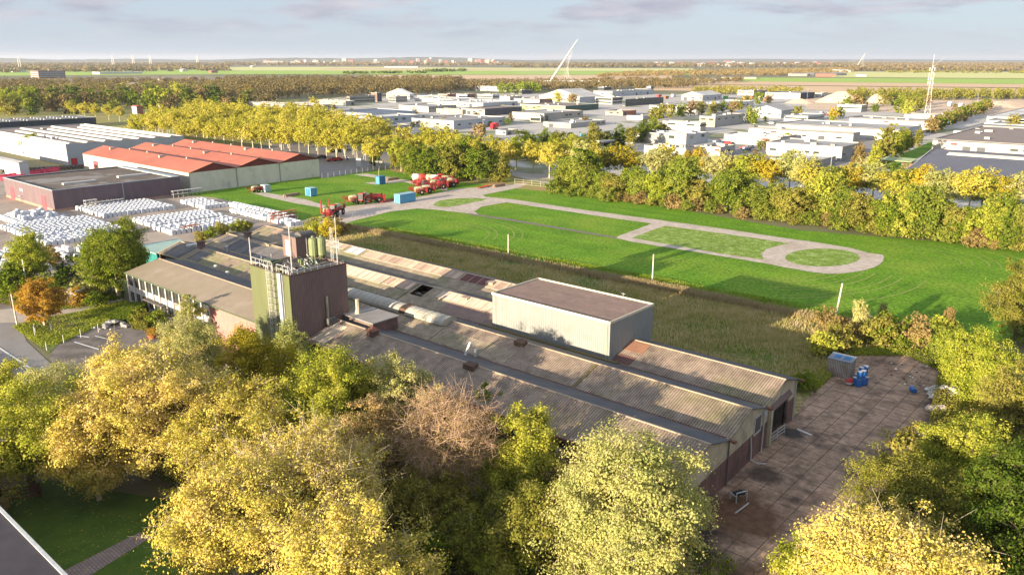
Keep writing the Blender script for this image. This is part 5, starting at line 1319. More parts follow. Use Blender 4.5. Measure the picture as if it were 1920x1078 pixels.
    if twigs:
        r0 = np.repeat(np.full(len(C), max(.018, R * .0035)), sub)
        tq0 = np.repeat(C, sub, axis=0); P0 += list(tq0); P1 += list(S); R0 += list(r0); R1 += list(r0 * .5)
        if twigs > 1:
            for _ in range(twigs - 1):
                e = S + rg.normal(size=S.shape) * sr_[:, None] * .45 + (S - np.repeat(C, sub, axis=0)) * .25 + np.array([[0, 0, R * .03]])
                P0 += list(S); P1 += list(e); R0 += list(r0 * .6); R1 += list(r0 * .25)
    v = rod_quads(np.array(P0), np.array(P1), np.array(R0), np.array(R1), 4 if twigs else 4)
    quads_object('trunk', v, bark or m_bark, root)
    return root

class Kind:
    def __init__(s, *a, **k): s.proto = make_tree(*a, **k); s.used = False
    def place(s, x, y, label, cat='tree', group=None, sc=1.0, rz=None, lm=None, sxy=None, z=0.0, name=None):
        o = s.proto if not s.used else copy_tree(s.proto)
        s.used = True
        o.location = (x, y, z); o.rotation_euler = (0, 0, rnd.uniform(0, 6.28) if rz is None else rz)
        sx = sxy or sc; o.scale = (sx, sx, sc)
        if 'group' in o: del o['group']
        tag(o, label, cat, group)
        if name: o.name = name
        if lm:
            for ch in o.children:
                if ch.name.startswith('crown'):
                    ch.material_slots[0].link = 'OBJECT'; ch.material_slots[0].material = lm
        return o
def gx(x, y, z=0): p = at(x, y, z); return p[0], p[1]

# foreground and near trees, each with a crown of its own
def near(name, seed, px, py, zc, H, R, base, n, ls, lm, label, cat='tree', **k):
    t = make_tree(name, seed, H, R, base, n, ls, lm, **k)
    x, y = gx(px, py, zc); t.location = (x, y, 0); t.rotation_euler = (0, 0, seed * 1.7)
    return tag(t, label, cat)
near('plane_tree', 101, 258, 770, 7.2, 12.8, 6.3, 2.5, 163125, 0.168, LY, 'big yellow plane tree just below the car park, left of the bare twigged one', bark=m_barkp, nclump=150, twigs=2, sub=10)
near('plane_tree', 131, 430, 805, 6.0, 10.6, 5.6, 2.0, 97875, 0.160, LY, 'yellow plane tree in the middle of the yellow mass, behind the thin leaved one', bark=m_barkp, nclump=110, twigs=2, sub=9)
near('plane_tree', 102, 575, 925, 6.2, 10.8, 6.5, 1.8, 92800, 0.160, LY, 'thin leaved yellow plane tree with pale twigs showing, at the bottom centre left', bark=m_barkp, nclump=150, twigs=4, sub=11, tr=.34)
near('plane_tree', 103, 440, 985, 6.6, 11.6, 5.6, 2.0, 91350, 0.152, LY, 'lower yellow tree beside the dark lawn and brick path', bark=m_barkp, nclump=120, twigs=2, sub=9)
near('plane_tree', 132, 168, 825, 6.2, 11.0, 4.2, 1.8, 71775, 0.160, LY, 'yellow plane tree at the left end of the yellow mass above the dark lawn', bark=m_barkp, nclump=90, twigs=2, sub=9)
near('plane_tree', 133, 640, 1075, 5.6, 10.0, 5.2, 1.5, 65250, 0.152, LY, 'yellow tree cut by the bottom edge right of the brick path', bark=m_barkp, nclump=90, twigs=3, sub=9)
near('tree', 104, 45, 810, 6.5, 12.0, 5.6, 2.0, 71775, 0.168, LYG, 'green yellow tree at the left edge below the road', nclump=100, twigs=1, sub=8)
near('tree', 105, 362, 650, 6.4, 11.0, 3.9, .8, 58725, 0.144, LPG, 'pale pinkish green tree in front of the office wing', bark=m_barkp, nclump=80, twigs=2)
near('tree', 106, 355, 585, 5.0, 8.2, 1.7, .5, 11418, 0.152, LPG, 'slender pale green tree touching the office facade', nclump=34, twigs=1)
near('tree', 107, 482, 700, 7.0, 12.6, 4.5, .6, 71775, 0.152, LGO, 'golden tree in front of the green tower', nclump=90, twigs=1)
near('tree', 108, 548, 655, 5.0, 8.8, 2.2, .8, 19575, 0.144, LPG, 'small pale tree just right of the tower base', nclump=44, twigs=1)
near('tree', 109, 622, 750, 7.2, 13.0, 5.0, .4, 97875, 0.152, LYG, 'dense yellow green tree before the first factory roof', nclump=100, twigs=1)
near('tree', 110, 742, 735, 6.8, 12.0, 3.7, .5, 55462, 0.152, LPG, 'pale green round topped tree left of the bare tree', nclump=60, twigs=1)
near('tree', 111, 706, 830, 5.4, 9.6, 3.6, .4, 35887, 0.144, LBR, 'olive brown tree between the yellow plane and the bare tree', nclump=70, twigs=2)
near('bare_tree', 112, 842, 822, 7.0, 12.8, 5.2, 1.8, 22837, 0.112, LBR, 'nearly leafless pinkish tree with forked trunk in front of the factory', bark=m_twig, nclump=170, twigs=4, sub=12, shape='vase', tr=.26)
near('tree', 113, 984, 840, 6.2, 11.4, 3.7, .4, 65250, 0.152, LYG, 'dark green tree with pale top right of the bare tree', nclump=70, twigs=1, shape='cone')
near('tree', 114, 1183, 955, 7.4, 13.6, 7.0, .6, 179437, 0.160, LPG, 'huge pale yellow green tree at the bottom centre hiding the factory corner', nclump=150, twigs=1, sub=9, bark=m_barkp)
near('tree', 115, 1680, 1085, 5.0, 9.6, 6.4, .8, 104400, 0.160, LY, 'bright yellow tree at the bottom right corner of the slab yard', nclump=120, twigs=2, sub=9, bark=m_barkp, flat=.9)
near('tree', 116, 1725, 935, 5.2, 9.2, 4.6, .6, 55462, 0.144, LO, 'orange tinged olive tree behind the bright yellow one', nclump=90, twigs=1)
near('tree', 117, 1800, 850, 4.6, 8.6, 4.0, .4, 55462, 0.152, LYG, 'round green tree right of the slab yard', nclump=80, twigs=1)
near('tree', 118, 1830, 690, 4.2, 8.2, 4.6, .3, 68512, 0.160, LYG, 'yellow green tree above the white rubble', nclump=90, twigs=1)
near('tree', 119, 1925, 760, 5.0, 9.5, 4.2, .3, 48937, 0.160, LO, 'brownish olive tree at the right edge', nclump=80, twigs=1)
near('tree', 120, 1915, 560, 6.5, 12.5, 4.4, .3, 48937, 0.184, LO, 'tall olive tree at the right edge beside the meadow', nclump=80, twigs=1)
near('tree', 121, 1900, 935, 6.0, 10.5, 4.0, .3, 48937, 0.168, LDG, 'dark shaded tree in the lower right corner', nclump=80, twigs=1)
near('tree', 122, 1955, 1010, 6.0, 10.5, 4.6, .3, 42412, 0.168, LDG, 'green tree cut off by the lower right edge', nclump=70, twigs=1)
near('tree', 123, 52, 478, 5.6, 10.4, 4.0, 1.0, 35887, 0.200, LYG, 'narrow yellow green tree at the left edge by the bales', nclump=70, twigs=1, shape='cone')
near('tree', 124, 213, 480, 7.6, 13.2, 5.6, 2.2, 75037, 0.200, LG, 'large green tree left of the office wing', nclump=110, twigs=1, bark=m_barkp)
near('maple_tree', 125, 76, 563, 4.1, 7.4, 3.3, 1.4, 39150, 0.168, LOR, 'orange maple on the front lawn', nclump=70, twigs=1, bark=m_barkp)
near('tree', 134, 1010, 985, 4.4, 8.0, 3.6, .3, 42412, 0.152, LO, 'olive bushy tree left of the huge pale one', nclump=70, twigs=1)
near('tree', 135, 905, 1000, 3.0, 5.6, 3.0, .2, 26100, 0.144, LO, 'low olive scrub tree above the small street sign', nclump=50, twigs=1)
near('tree', 136, 800, 925, 3.6, 6.4, 3.0, .2, 26100, 0.144, LO, 'dark low tree in the shade right of the thin leaved plane', nclump=50, twigs=1)
near('tree', 137, 560, 800, 5.4, 9.8, 3.6, .4, 39150, 0.152, LYG, 'shaded green tree between the golden tree and the yellow mass', nclump=60, twigs=1)
near('tree', 138, 1030, 905, 3.4, 6.0, 2.2, .2, 16312, 0.144, LBR, 'brown leaved low tree at the foot of the dark green one', nclump=40, twigs=1)
near('tree', 139, 935, 1045, 1.6, 3.4, 2.2, .1, 12000, .15, LYG, 'sunlit green bush right of the small street sign', cat='bush', nclump=40, twigs=1)
near('tree', 140, 815, 1030, 1.4, 3.0, 1.8, .1, 9000, .15, LG, 'green bush left of the small street sign', cat='bush', nclump=34, twigs=1)
near('tree', 126, 1150, 1060, 3.0, 6.5, 3.6, .2, 29362, 0.144, LPG, 'pale bushy tree at the bottom edge under the huge one', nclump=60, twigs=1)
near('tree', 127, 80, 745, 6.0, 10.6, 3.4, 1.0, 26100, 0.152, LPG, 'greyish green thin tree left of the yellow plane tree', nclump=60, twigs=2, bark=m_barkp)
near('tree', 128, 1500, 1060, 1.8, 4.0, 2.2, .1, 13050, 0.136, LYG, 'low bush at the bottom edge of the slab yard', cat='bush', nclump=34, twigs=1)
near('tree', 129, 905, 765, 4.0, 6.4, 1.6, .4, 13050, 0.144, LG, 'small green tree against the first factory roof', nclump=34, twigs=1)
near('tree', 130, 1800, 965, 4.5, 7.6, 3.6, .4, 32625, 0.152, LO, 'olive tree behind the bottom right corner tree', nclump=60, twigs=1)

# medium kinds for everything farther off
KA = [Kind('avenue_tree', 200 + i, 14.5, 5.2, 6.0, 5200, .5, LAV, bark=m_barkp, nclump=46, twigs=0, sub=5, tr=.3) for i in range(3)]
KG = [Kind('tree', 210 + i, 10.0, 3.7, .2, 9000, .36, LG, nclump=50, twigs=0, sub=6, shape=['round', 'cone', 'round'][i]) for i in range(3)]
KO = [Kind('tree', 220 + i, 9.0, 3.6, .1, 8000, .36, LO, nclump=50, twigs=0, sub=6) for i in range(2)]
KF = [Kind('tree', 230 + i, 10.0, 4.0, .5, 900, .85, LO, nclump=24, twigs=0, sub=4) for i in range(3)]
KC = Kind('conifer', 240, 12.0, 3.0, .3, 3600, .5, LG, nclump=60, twigs=0, sub=4, shape='cone')
KS = [Kind('shrub', 250 + i, 2.6, 1.6, 0.05, 2600, .2, LG, nclump=24, twigs=0, sub=5) for i in range(2)]

# the avenue: three rows of clean stemmed yellow trees
ORD = ['first', 'second', 'third', 'fourth', 'fifth', 'sixth', 'seventh', 'eighth', 'ninth', 'tenth'] + ['%dth' % n for n in range(11, 21)] + ['%d%s' % (n, {1: 'st', 2: 'nd', 3: 'rd'}.get(n % 10, 'th')) for n in range(21, 100)]
rows = [((262, 262), (668, 306), 24), ((300, 254), (700, 294), 24), ((330, 246), (720, 284), 22), ((360, 238), (640, 268), 18), ((380, 231), (600, 252), 14)]
i = 0
for rr_i, ((x0, y0), (x1, y1), n) in enumerate(rows):
    for k in range(n):
        t = (k + rnd.uniform(-.15, .15)) / (n - 1); x, y = gx(x0 + (x1 - x0) * t, y0 + (y1 - y0) * t)
        KA[i % 3].place(x, y, 'yellow avenue tree with pale stem, ' + ORD[rr_i] + ' row from the camera, ' + ORD[k] + ' from the left', group='avenue trees', sc=rnd.uniform(.82, 1.12), sxy=rnd.uniform(.85, 1.1)); i += 1
lb = 'yellow tree behind the green clump at the right end of the avenue'
for k, (x, y) in enumerate(((700, 318), (735, 312), (752, 322), (785, 318), (812, 310), (838, 322), (866, 312), (890, 318), (925, 322), (948, 330), (968, 322), (1000, 328), (1030, 334), (1052, 330), (1075, 322), (760, 300), (800, 298), (845, 298))):
    X, Y = gx(x, y); KA[i % 3].place(X, Y, 'yellow tree ' + ('behind the green clump' if 740 < x < 930 else 'right of the green clump' if x >= 930 else 'left of the green clump') + ' at the avenue end, ' + ('front' if y > 315 else 'back') + ' line, tree ' + str(k + 1), group='trees at the end of the avenue', sc=rnd.uniform(.8, .95), lm=LAV if i % 4 else LYG); i += 1
lb = 'yellow leaved tree in the back row of the hedge between meadow and business park'
for k in range(30):
    x = 1080 + k * 28 + rnd.uniform(-8, 8); y = 338 + (x - 1080) * .088 + rnd.uniform(-5, 5)
    X, Y = gx(x, y); KA[k % 3].place(X, Y, 'yellowish tree in the back row of the meadow hedge, ' + ORD[k] + ' from the left', group='back row trees of the hedge', sc=rnd.uniform(.7, .92), sxy=rnd.uniform(.8, 1.0), lm=[LPG, LAV, LHG, LGO, LPG][k % 5])
lb = 'green or olive tree in the front row of the hedge along the meadow'
for k in range(46):
    x = 1050 + k * 19.5 + rnd.uniform(-7, 7); y = 360 + (x - 1050) * .122 + rnd.uniform(-7, 3) + (4 if x > 1600 else 0)
    X, Y = gx(x, y); kd = rnd.choice([KG[0], KG[1], KG[2], KO[0], KO[1]])
    big = k in (2, 11, 12, 16, 17, 25, 33, 34, 42)
    kd.place(X, Y, 'green or olive front row hedge tree, ' + ORD[k] + ' from the left', group='front row trees of the hedge', sc=rnd.uniform(1.25, 1.5) if big else rnd.uniform(.8, 1.1), sxy=rnd.uniform(1.1, 1.4) if big else rnd.uniform(.95, 1.15), lm=[LHG, LO, LHG, LG, LHG, LYG, LO, LHG][(k * 5) % 8] )
lb = 'bush at the foot of the hedge along the meadow'
for k in range(40):
    x = 1045 + k * 22 + rnd.uniform(-8, 8); y = 363 + (x - 1045) * .124 + rnd.uniform(-1, 4)
    X, Y = gx(x, y); KS[k % 2].place(X, Y, 'bush at the foot of the meadow hedge, ' + ORD[k] + ' from the left', 'bush', 'bushes at the foot of the hedge', sc=rnd.uniform(.9, 1.6), lm=rnd.choice([LO, LHG, LHG, LBR]))
lb = 'dark green tree in the clump behind the red farm machines'
for k, (x, y, s) in enumerate(((778, 334, 1.15), (800, 337, 1.1), (824, 336, 1.2), (850, 338, 1.3), (872, 336, 1.35), (895, 340, 1.2), (918, 341, 1.1), (940, 342, 1.0), (860, 328, 1.3), (830, 325, 1.1), (905, 330, 1.15), (770, 326, 1.0))):
    X, Y = gx(x, y); KG[i % 3].place(X, Y, ('front' if y > 331 else 'rear') + ' dark green tree in the clump behind the red machines, no. ' + str(k + 1) + ' rightward', group='clump behind the machines', sc=s, lm=[LG, LG, LDG, LO][i % 4]); i += 1
for x, y, s, m_, l_ in ((705, 312, .75, LDG, 'small dark upright tree at the end of the car park'), (742, 318, .7, LO, 'low olive tree left of the dark clump'), (1058, 350, 1.0, LG, 'green tree at the left end of the hedge'), (1100, 356, 1.35, LG, 'tallest bright green tree near the left end of the hedge')):
    X, Y = gx(x, y); KG[1 if m_ is LDG else 0].place(X, Y, l_, sc=s, lm=m_)
lb = 'dark green tree in the belt before the business park'
for x, y in ((1000, 290), (1022, 287), (1045, 290), (1068, 296), (1092, 292), (1112, 285), (1138, 283), (1160, 280), (1180, 272), (1205, 268), (1225, 262), (1245, 262), (985, 300), (1036, 300), (1080, 302)):
    X, Y = gx(x, y); KG[i % 3].place(X, Y, lb, group='belt before the business park', sc=rnd.uniform(.9, 1.25), lm=[LDG, LG, LO][i % 3]); i += 1
# trees inside the business park
for x, y, s, m_, l_ in ((1045, 196, 1.1, LAV, 'yellow tree before the pale gabled hall, left one'), (1072, 198, 1.1, LBR, 'ochre tree before the pale gabled hall, right one'), (1408, 232, 1.2, LG, 'dark green tree beside the white gabled hall'), (590, 202, .9, LAV, 'small yellow tree at the left of the park'),
        (1495, 222, .9, LO, 'olive tree beside the low white office units'), (1562, 224, .9, LGO, 'yellow green tree between the white units, left one'), (1575, 222, .8, LG, 'green tree between the white units, right one'), (898, 268, 1.0, LBR, 'leafless brown tree beside the red lorry'), (1640, 210, .8, LG, 'small tree by the sand heap'), (1900, 248, 1.0, LO, 'small conifer before the white units at the right edge')):
    X, Y = gx(x, y); KF[i % 3].place(X, Y, l_, sc=s, lm=m_); i += 1
for x, y, s, m_, l_ in ((1657, 306, 1.45, LO, 'tall conifer in the group left of the slate blue roof'), (1638, 322, 1.0, LYG, 'light green conifer in front of the tall one'), (1608, 318, .95, LBR, 'brown red tree left of the light green conifer'), (1680, 296, 1.0, LYG, 'yellow green conifer right of the tall one'), (1700, 285, .95, LO, 'olive conifer beside the green strip'), (1720, 276, .85, LO, 'farthest small conifer on the green strip'), (1690, 290, 1.1, LG, 'dark conifer behind the yellow green one')):
    X, Y = gx(x, y); KC.place(X, Y, l_, 'conifer', sc=s, lm=m_)
lb = 'tree in the rough belt behind the street in the business park'
for x, y in ((1255, 222), (1275, 220), (1295, 218), (1315, 216), (1335, 213), (1355, 212), (1372, 212), (1385, 206), (1400, 200), (1420, 196), (1440, 194), (1240, 226), (1225, 232), (1590, 206), (1605, 204), (1618, 202)):
    X, Y = gx(x, y); KF[i % 3].place(X, Y, lb, group='belt in the business park', sc=rnd.uniform(.9, 1.2), lm=[LO, LO, LG, LBR][i % 4]); i += 1
lb = 'small street tree among the business park buildings'
for k in range(60):
    x = rnd.uniform(620, 1880); y = rnd.uniform(200, 300) if x > 1100 else rnd.uniform(196, 240)
    if x > 1690 and y > 235: continue
    X, Y = gx(x, y); KF[k % 3].place(X, Y, 'small street tree among the ' + ('right' if x > 1400 else 'middle' if x > 1000 else 'left') + ' business park buildings, ' + ('back' if y < 225 else 'middle' if y < 260 else 'front') + ' blocks', group='street trees of the business park', sc=rnd.uniform(.3, .62), lm=rnd.choice([LO, LBR, LYG, LG, LWD]))
lb = 'tree along the canal bank at the right of the business park'
for k in range(16):
    x = 1745 + k * 7.5; y = 250 - k * 3.0
    X, Y = gx(x + rnd.uniform(-4, 4), y); KF[i % 3].place(X, Y, lb, group='canal bank trees', sc=rnd.uniform(.8, 1.1), lm=[LO, LG, LBR][i % 3]); i += 1
lb = 'tree in the grove left of the lattice mast'
for x, y in ((1660, 200), (1675, 198), (1690, 202), (1702, 206), (1715, 200), (1728, 204), (1740, 197), (1685, 212), (1700, 216), (1716, 212)):
    X, Y = gx(x, y); KF[i % 3].place(X, Y, lb, group='grove by the mast', sc=rnd.uniform(1.0, 1.35), lm=[LO, LG, LYG][i % 3]); i += 1
# left: big belt of mixed trees behind the white factory
lb = 'mixed autumn tree in the belt behind the black roofed hall'
for k, x in enumerate(sorted(rnd.uniform(-40, 470) for _ in range(70))):
    y = 206 + rnd.uniform(-12, 12) - max(0, x - 150) * .02
    X, Y = gx(x, y); KF[k % 3].place(X, Y, 'autumn tree in the belt behind the black roofed hall, ' + ORD[k] + ' from the left', group='belt behind the black roofed hall', sc=rnd.uniform(1.1, 1.9), lm=rnd.choice([LO, LWD, LG, LHG, LBR, LYG, LDG]))
lb = 'yellow tree behind the black roofed hall at left'
for x, y, s in ((8, 214, 1.3), (30, 213, 1.4), (55, 216, 1.1), (140, 222, 1.0), (160, 224, 1.0), (180, 226, 1.0), (205, 227, .9), (225, 229, .9)):
    X, Y = gx(x, y); KA[i % 3].place(X, Y, lb, group='yellow trees behind the black roofed hall', sc=s * .75, lm=LAV if x > 60 else LYG); i += 1
for x, y, s, m_, l_ in ((60, 292, .95, LYG, 'yellow tree in front of the white factory wall'), (27, 285, .6, LBR, 'small brown tree by the white factory wall')):
    X, Y = gx(x, y); KG[0].place(X, Y, l_, sc=s, lm=m_)

# bushes and young trees near the factory
for x, y, s, m_, l_ in ((112, 560, 1.8, LDG, 'dark bush behind the orange maple'), (140, 530, 1.9, LDG, 'dark bush by the bales, left of the large green tree'), (98, 500, 1.5, LBR, 'brown bush at the edge of the bale yard'), (165, 560, 1.8, LPG, 'pale green bush left of the office wing'), (190, 545, 1.7, LYG, 'yellow green bush under the large green tree'),
        (150, 572, 1.2, LOR, 'reddish bush behind the concrete kiosk'), (20, 548, 1.7, LG, 'green bush at the left edge'), (35, 552, 1.4, LG, 'green bush beside the barrier posts'), (5, 545, 1.8, LDG, 'dark bush cut by the left edge'), (180, 575, 1.0, LG, 'low green bush at the corner of the office path'), (290, 612, 1.0, LG, 'clipped bush near the office entrance'), (270, 610, 1.0, LO, 'olive bush near the office entrance'),
        (380, 455, 1.0, LO, 'scrub beside the teal shed, left'), (395, 446, 1.0, LG, 'scrub bush behind the factory end, left'), (420, 440, 1.1, LO, 'scrub bush behind the factory end, middle'), (445, 434, 1.1, LYG, 'scrub bush behind the factory end, right'), (465, 432, 1.0, LO, 'scrub bush between factory and bale stack'),
        (602, 440, 1.6, LYG, 'bright bush behind the factory by the track'), (625, 446, 1.5, LGO, 'golden bush behind the lattice mast of the tower'), (640, 438, 1.4, LBR, 'brown bush at the start of the rough verge'), (585, 436, 1.3, LO, 'olive bush nearest the white bale stack'),
        (1650, 640, 1.7, LG, 'green bush at the end of the rough verge'), (1632, 645, 1.7, LO, 'olive bramble beside the lamp post'), (1690, 650, .9, LG, 'bush at the head of the slab yard'), (1590, 640, 1.2, LBR, 'golden scrub near the small steel shed'), (1570, 660, 1.5, LO, 'olive scrub left of the small steel shed'), (1540, 665, 1.4, LYG, 'yellow scrub on the rough verge'), (1555, 620, 1.4, LBR, 'dry brown scrub on the rough verge'),
        (1715, 650, 1.6, LBR, 'tawny bush right of the slab yard head'), (1745, 655, 1.4, LHG, 'yellow bush right of the slab yard head'), (1770, 640, 1.5, LYG, 'yellow green bush at the meadow corner'), (1505, 730, 1.0, LG, 'low green weeds bush beside the factory corner'), (1772, 690, 1.2, LHG, 'bush over the dark litter of the slab yard'), (1712, 862, 1.5, LO, 'bush at the right edge of the slab yard')):
    X, Y = gx(x, y); KS[i % 2].place(X, Y, l_, 'bush', sc=s, lm=m_); i += 1
for x, y, s, m_, l_ in ((1607, 640, .75, LPG, 'young pale birch beside the leaning pole'), (1650, 618, .5, LPG, 'smaller young birch beside the lamp post'), (1772, 640, .62, LBR, 'young brown tree at the meadow corner')):
    X, Y = gx(x, y); KO[0].place(X, Y, l_, sc=s, sxy=s * .45, lm=m_)

# ---------------------------------------------------------------- woods too dense to count, ground cover
def leaf_quads(rg, Cn, s, up=.5):
    n = len(Cn); nrm = rg.normal(size=(n, 3)) + np.array([[0, -.3, up]]); nrm /= np.linalg.norm(nrm, axis=1, keepdims=True)
    a = np.cross(nrm, rg.normal(size=(n, 3))); a /= np.linalg.norm(a, axis=1, keepdims=True); b = np.cross(nrm, a)
    s = s[:, None]
    return np.stack([Cn - a*s*.5, Cn - b*s*.4, Cn + a*s*.5, Cn + b*s*.4], axis=1).reshape(-1, 3)
def wood(name, label, quad, n, H, R, lm, cards, csize, seed, cat='wood'):
    """quad: four survey points (near left, near right, far right, far left)"""
    rg = np.random.default_rng(seed); P = np.array([at(x, y)[:2] for x, y in quad])
    s, t = rg.random(n), rg.random(n)
    base = (P[0][None] * ((1-s)*(1-t))[:, None] + P[1][None] * (s*(1-t))[:, None] + P[2][None] * (s*t)[:, None] + P[3][None] * ((1-s)*t)[:, None])
    h = H * rg.uniform(.65, 1.08, n); r = R * rg.uniform(.7, 1.2, n)
    C = np.repeat(np.column_stack([base, h * .58]), cards, axis=0)
    d = rg.normal(size=C.shape); d /= np.linalg.norm(d, axis=1, keepdims=True); rad = rg.random(len(C))[:, None] ** .4
    C = C + d * rad * np.column_stack([np.repeat(r, cards), np.repeat(r, cards), np.repeat(h * .42, cards)])
    q = leaf_quads(rg, C, csize * rg.uniform(.6, 1.3, len(C)), .4)
    tq = rod_quads(np.column_stack([base, np.zeros(n)]), np.column_stack([base, h * .8]), np.full(n, R * .06), np.full(n, R * .02), 3)
    o = quads_object(name, np.concatenate([q, tq]), lm); o['kind'] = 'stuff'; tag(o, label, cat)
    return o
wood('wood', 'broad brown autumn wood across the left and centre behind the business park', [(430, 190), (840, 178), (870, 156), (420, 155)], 950, 15.5, 5, LWD, 90, 1.7, 1)
wood('wood', 'brown wood behind the black roofed hall at left', [(-80, 204), (520, 200), (440, 158), (-80, 158)], 760, 13, 5, LWD, 90, 1.6, 2)
wood('wood', 'brown wood behind the bridge pylon in the centre', [(830, 172), (1260, 168), (1420, 152), (820, 156)], 620, 10, 6, LWD, 60, 2.0, 3)
wood('wood', 'red brown far wood right of the bridge', [(1120, 146), (1560, 142), (1640, 128), (1180, 137)], 700, 9.5, 8, LBR, 44, 3.2, 4)
wood('wood', 'green grey poplar belt between the sand yard and the plough land', [(1590, 190), (2000, 188), (2000, 181), (1590, 181)], 300, 11, 4, LO, 46, 1.8, 5)
wood('wood', 'low scrub in front of the plough land at centre right', [(1300, 178), (1500, 182), (1500, 172), (1300, 170)], 160, 8, 4, LO, 40, 1.8, 6)
wood('wood', 'dark wooded strip on the left horizon', [(-120, 138), (430, 134), (430, 119), (-160, 120)], 1500, 12, 16, LWD, 14, 11, 7)
wood('wood', 'wooded strip under the distant town', [(420, 124), (980, 124), (1000, 117.5), (420, 117)], 1500, 12, 22, LWD, 10, 15, 8)
wood('wood', 'wooded strip behind the distant village', [(960, 128), (1600, 127), (1700, 118.5), (940, 118.5)], 1800, 12, 20, LWD, 11, 13, 9)
wood('wood', 'wooded strip on the right horizon', [(1580, 134), (2040, 134), (2100, 119), (1600, 119)], 1500, 12, 18, LWD, 12, 12, 10)
wood('wood', 'row of small trees along the far field at centre', [(640, 140), (800, 138), (800, 137), (640, 138.6)], 40, 8, 8, LDG, 16, 6, 11)
wood('wood', 'dark tree row on the far field right of centre', [(800, 136), (872, 134.6), (872, 133.6), (800, 135)], 30, 9, 12, LDG, 16, 8, 12)
wood('wood', 'mixed trees at the foot of the bridge', [(940, 180), (1010, 176), (1010, 168), (930, 170)], 60, 12, 5, LG, 46, 2.2, 13)
wood('wood', 'thin row of trees along the right hand fields', [(1660, 137), (2040, 139), (2040, 137.5), (1660, 135.8)], 120, 7, 7, LO, 14, 5, 14)
wood('wood', 'grey green garden trees around the terraced houses at left', [(-20, 178), (500, 170), (500, 160), (-20, 168)], 260, 10, 5, LO, 30, 2.6, 15)

def scatter(name, label, poly, n, h, w, lm, seed, px=False, zfun=None, kind='blade', cat='ground cover'):
    rg = np.random.default_rng(seed); q = [uv(x, y) if px else (x, y) for x, y in poly]
    A = np.array(q); lo, hi = A.min(0), A.max(0); pts = np.empty((0, 2))
    while len(pts) < n:
        c = rg.random((n * 2, 2)) * (hi - lo) + lo; ins = np.zeros(len(c), bool); j = len(A) - 1
        for i in range(len(A)):
            cond = ((A[i,1] > c[:,1]) != (A[j,1] > c[:,1])) & (c[:,0] < (A[j,0]-A[i,0]) * (c[:,1]-A[i,1]) / (A[j,1]-A[i,1] + 1e-9) + A[i,0]); ins ^= cond; j = i
        c = c[ins]
        dn = np.sin(c[:, 0] * .31 + seed) * np.cos(c[:, 1] * .37) + np.sin(c[:, 0] * .09 + c[:, 1] * .21) * .8
        c = c[rg.random(len(c)) < np.clip(.55 + .35 * dn, .08, 1)]
        pts = np.concatenate([pts, c])
    pts = pts[:n]; X = ORX + pts[:, 0] * UX + pts[:, 1] * VX; Y = ORY + pts[:, 0] * UY + pts[:, 1] * VY
    hh = h * rg.uniform(.4, 1.2, n)
    if kind == 'blade':
        t = rg.random(n) * 6.28; dx, dy = np.cos(t) * w / 2, np.sin(t) * w / 2; lx, ly = rg.normal(size=n) * hh * .3, rg.normal(size=n) * hh * .3
        Z0 = np.zeros(n)
        v = np.stack([np.column_stack([X - dx, Y - dy, Z0]), np.column_stack([X + dx, Y + dy, Z0]), np.column_stack([X + dx * .3 + lx, Y + dy * .3 + ly, hh]), np.column_stack([X - dx * .3 + lx, Y - dy * .3 + ly, hh])], axis=1).reshape(-1, 3)
    else:
        v = leaf_quads(rg, np.column_stack([X, Y, hh * rg.random(n)]), np.full(n, w) * rg.uniform(.6, 1.3, n), .6)
    o = quads_object(name, v, lm); o['kind'] = 'stuff'; tag(o, label, cat); return o
GT = leaf_mat('dry_grass_blades', [(.24, .28, .05), (.40, .37, .11), (.58, .46, .22), (.68, .54, .32)], .4)
GG = leaf_mat('green_grass_blades', [(.12, .20, .015), (.19, .29, .025), (.28, .37, .04), (.38, .42, .08)], .4)
GD = leaf_mat('straw_blades', [(.30, .23, .11), (.42, .33, .17), (.50, .40, .24)], .3)
VERGE = [uv(x, y) for x, y in ((1492, 722), (1530, 738), (1556, 705), (1572, 668), (1600, 655), (1700, 650), (1720, 632))]
scatter('tall_grass', 'tall rough grass verge between factory and meadow', VERGE + [(0, -39), (132, -35), (132, -2), (2, -1)], 120000, .6, .11, GT, 1)
scatter('dry_reeds', 'straw coloured reed edge along the meadow', [(0, -41), (128, -35.5), (128, -33), (0, -38)], 30000, .95, .12, GD, 2)
scatter('verge_weeds', 'green weeds spread through the rough verge', VERGE[:4] + [(5, -30), (125, -30), (125, -3), (5, -2)], 45000, .35, .12, GG, 3)
scatter('meadow_tufts', 'longer grass along the ditch side of the meadow', [(-6, -46), (120, -41), (120, -36), (-6, -41)], 30000, .4, .12, GG, 4)
scatter('undergrowth', 'mixed weeds and brambles under the trees in front of the factory', [(-8, 29), (60, 30), (60, 54), (20, 54), (-8, 50)], 90000, .9, .2, LG, 5, kind='leaf')
scatter('brambles', 'olive brambles under the trees in front of the factory', [(-6, 30), (56, 31), (56, 52), (14, 52)], 50000, 1.6, .2, LO, 6, kind='leaf')
scatter('leaf_litter', 'fallen leaves on the soil beside the factory front', [(-12, 27), (30, 29), (30, 40), (-12, 44)], 9000, .05, .16, LBR, 7, kind='leaf')
scatter('lawn_weeds', 'weedy ground cover on the front lawn by the maple', [(24, 614), (60, 602), (150, 586), (236, 564), (258, 588), (185, 612), (108, 648), (76, 652)], 22000, .4, .16, LYG, 8, px=True, kind='leaf')
scatter('roadside_scrub', 'scrub and brown weeds left of the road', [(-60, 670), (10, 690), (60, 735), (60, 790), (-60, 800)], 16000, .8, .22, LBR, 9, px=True, kind='leaf')
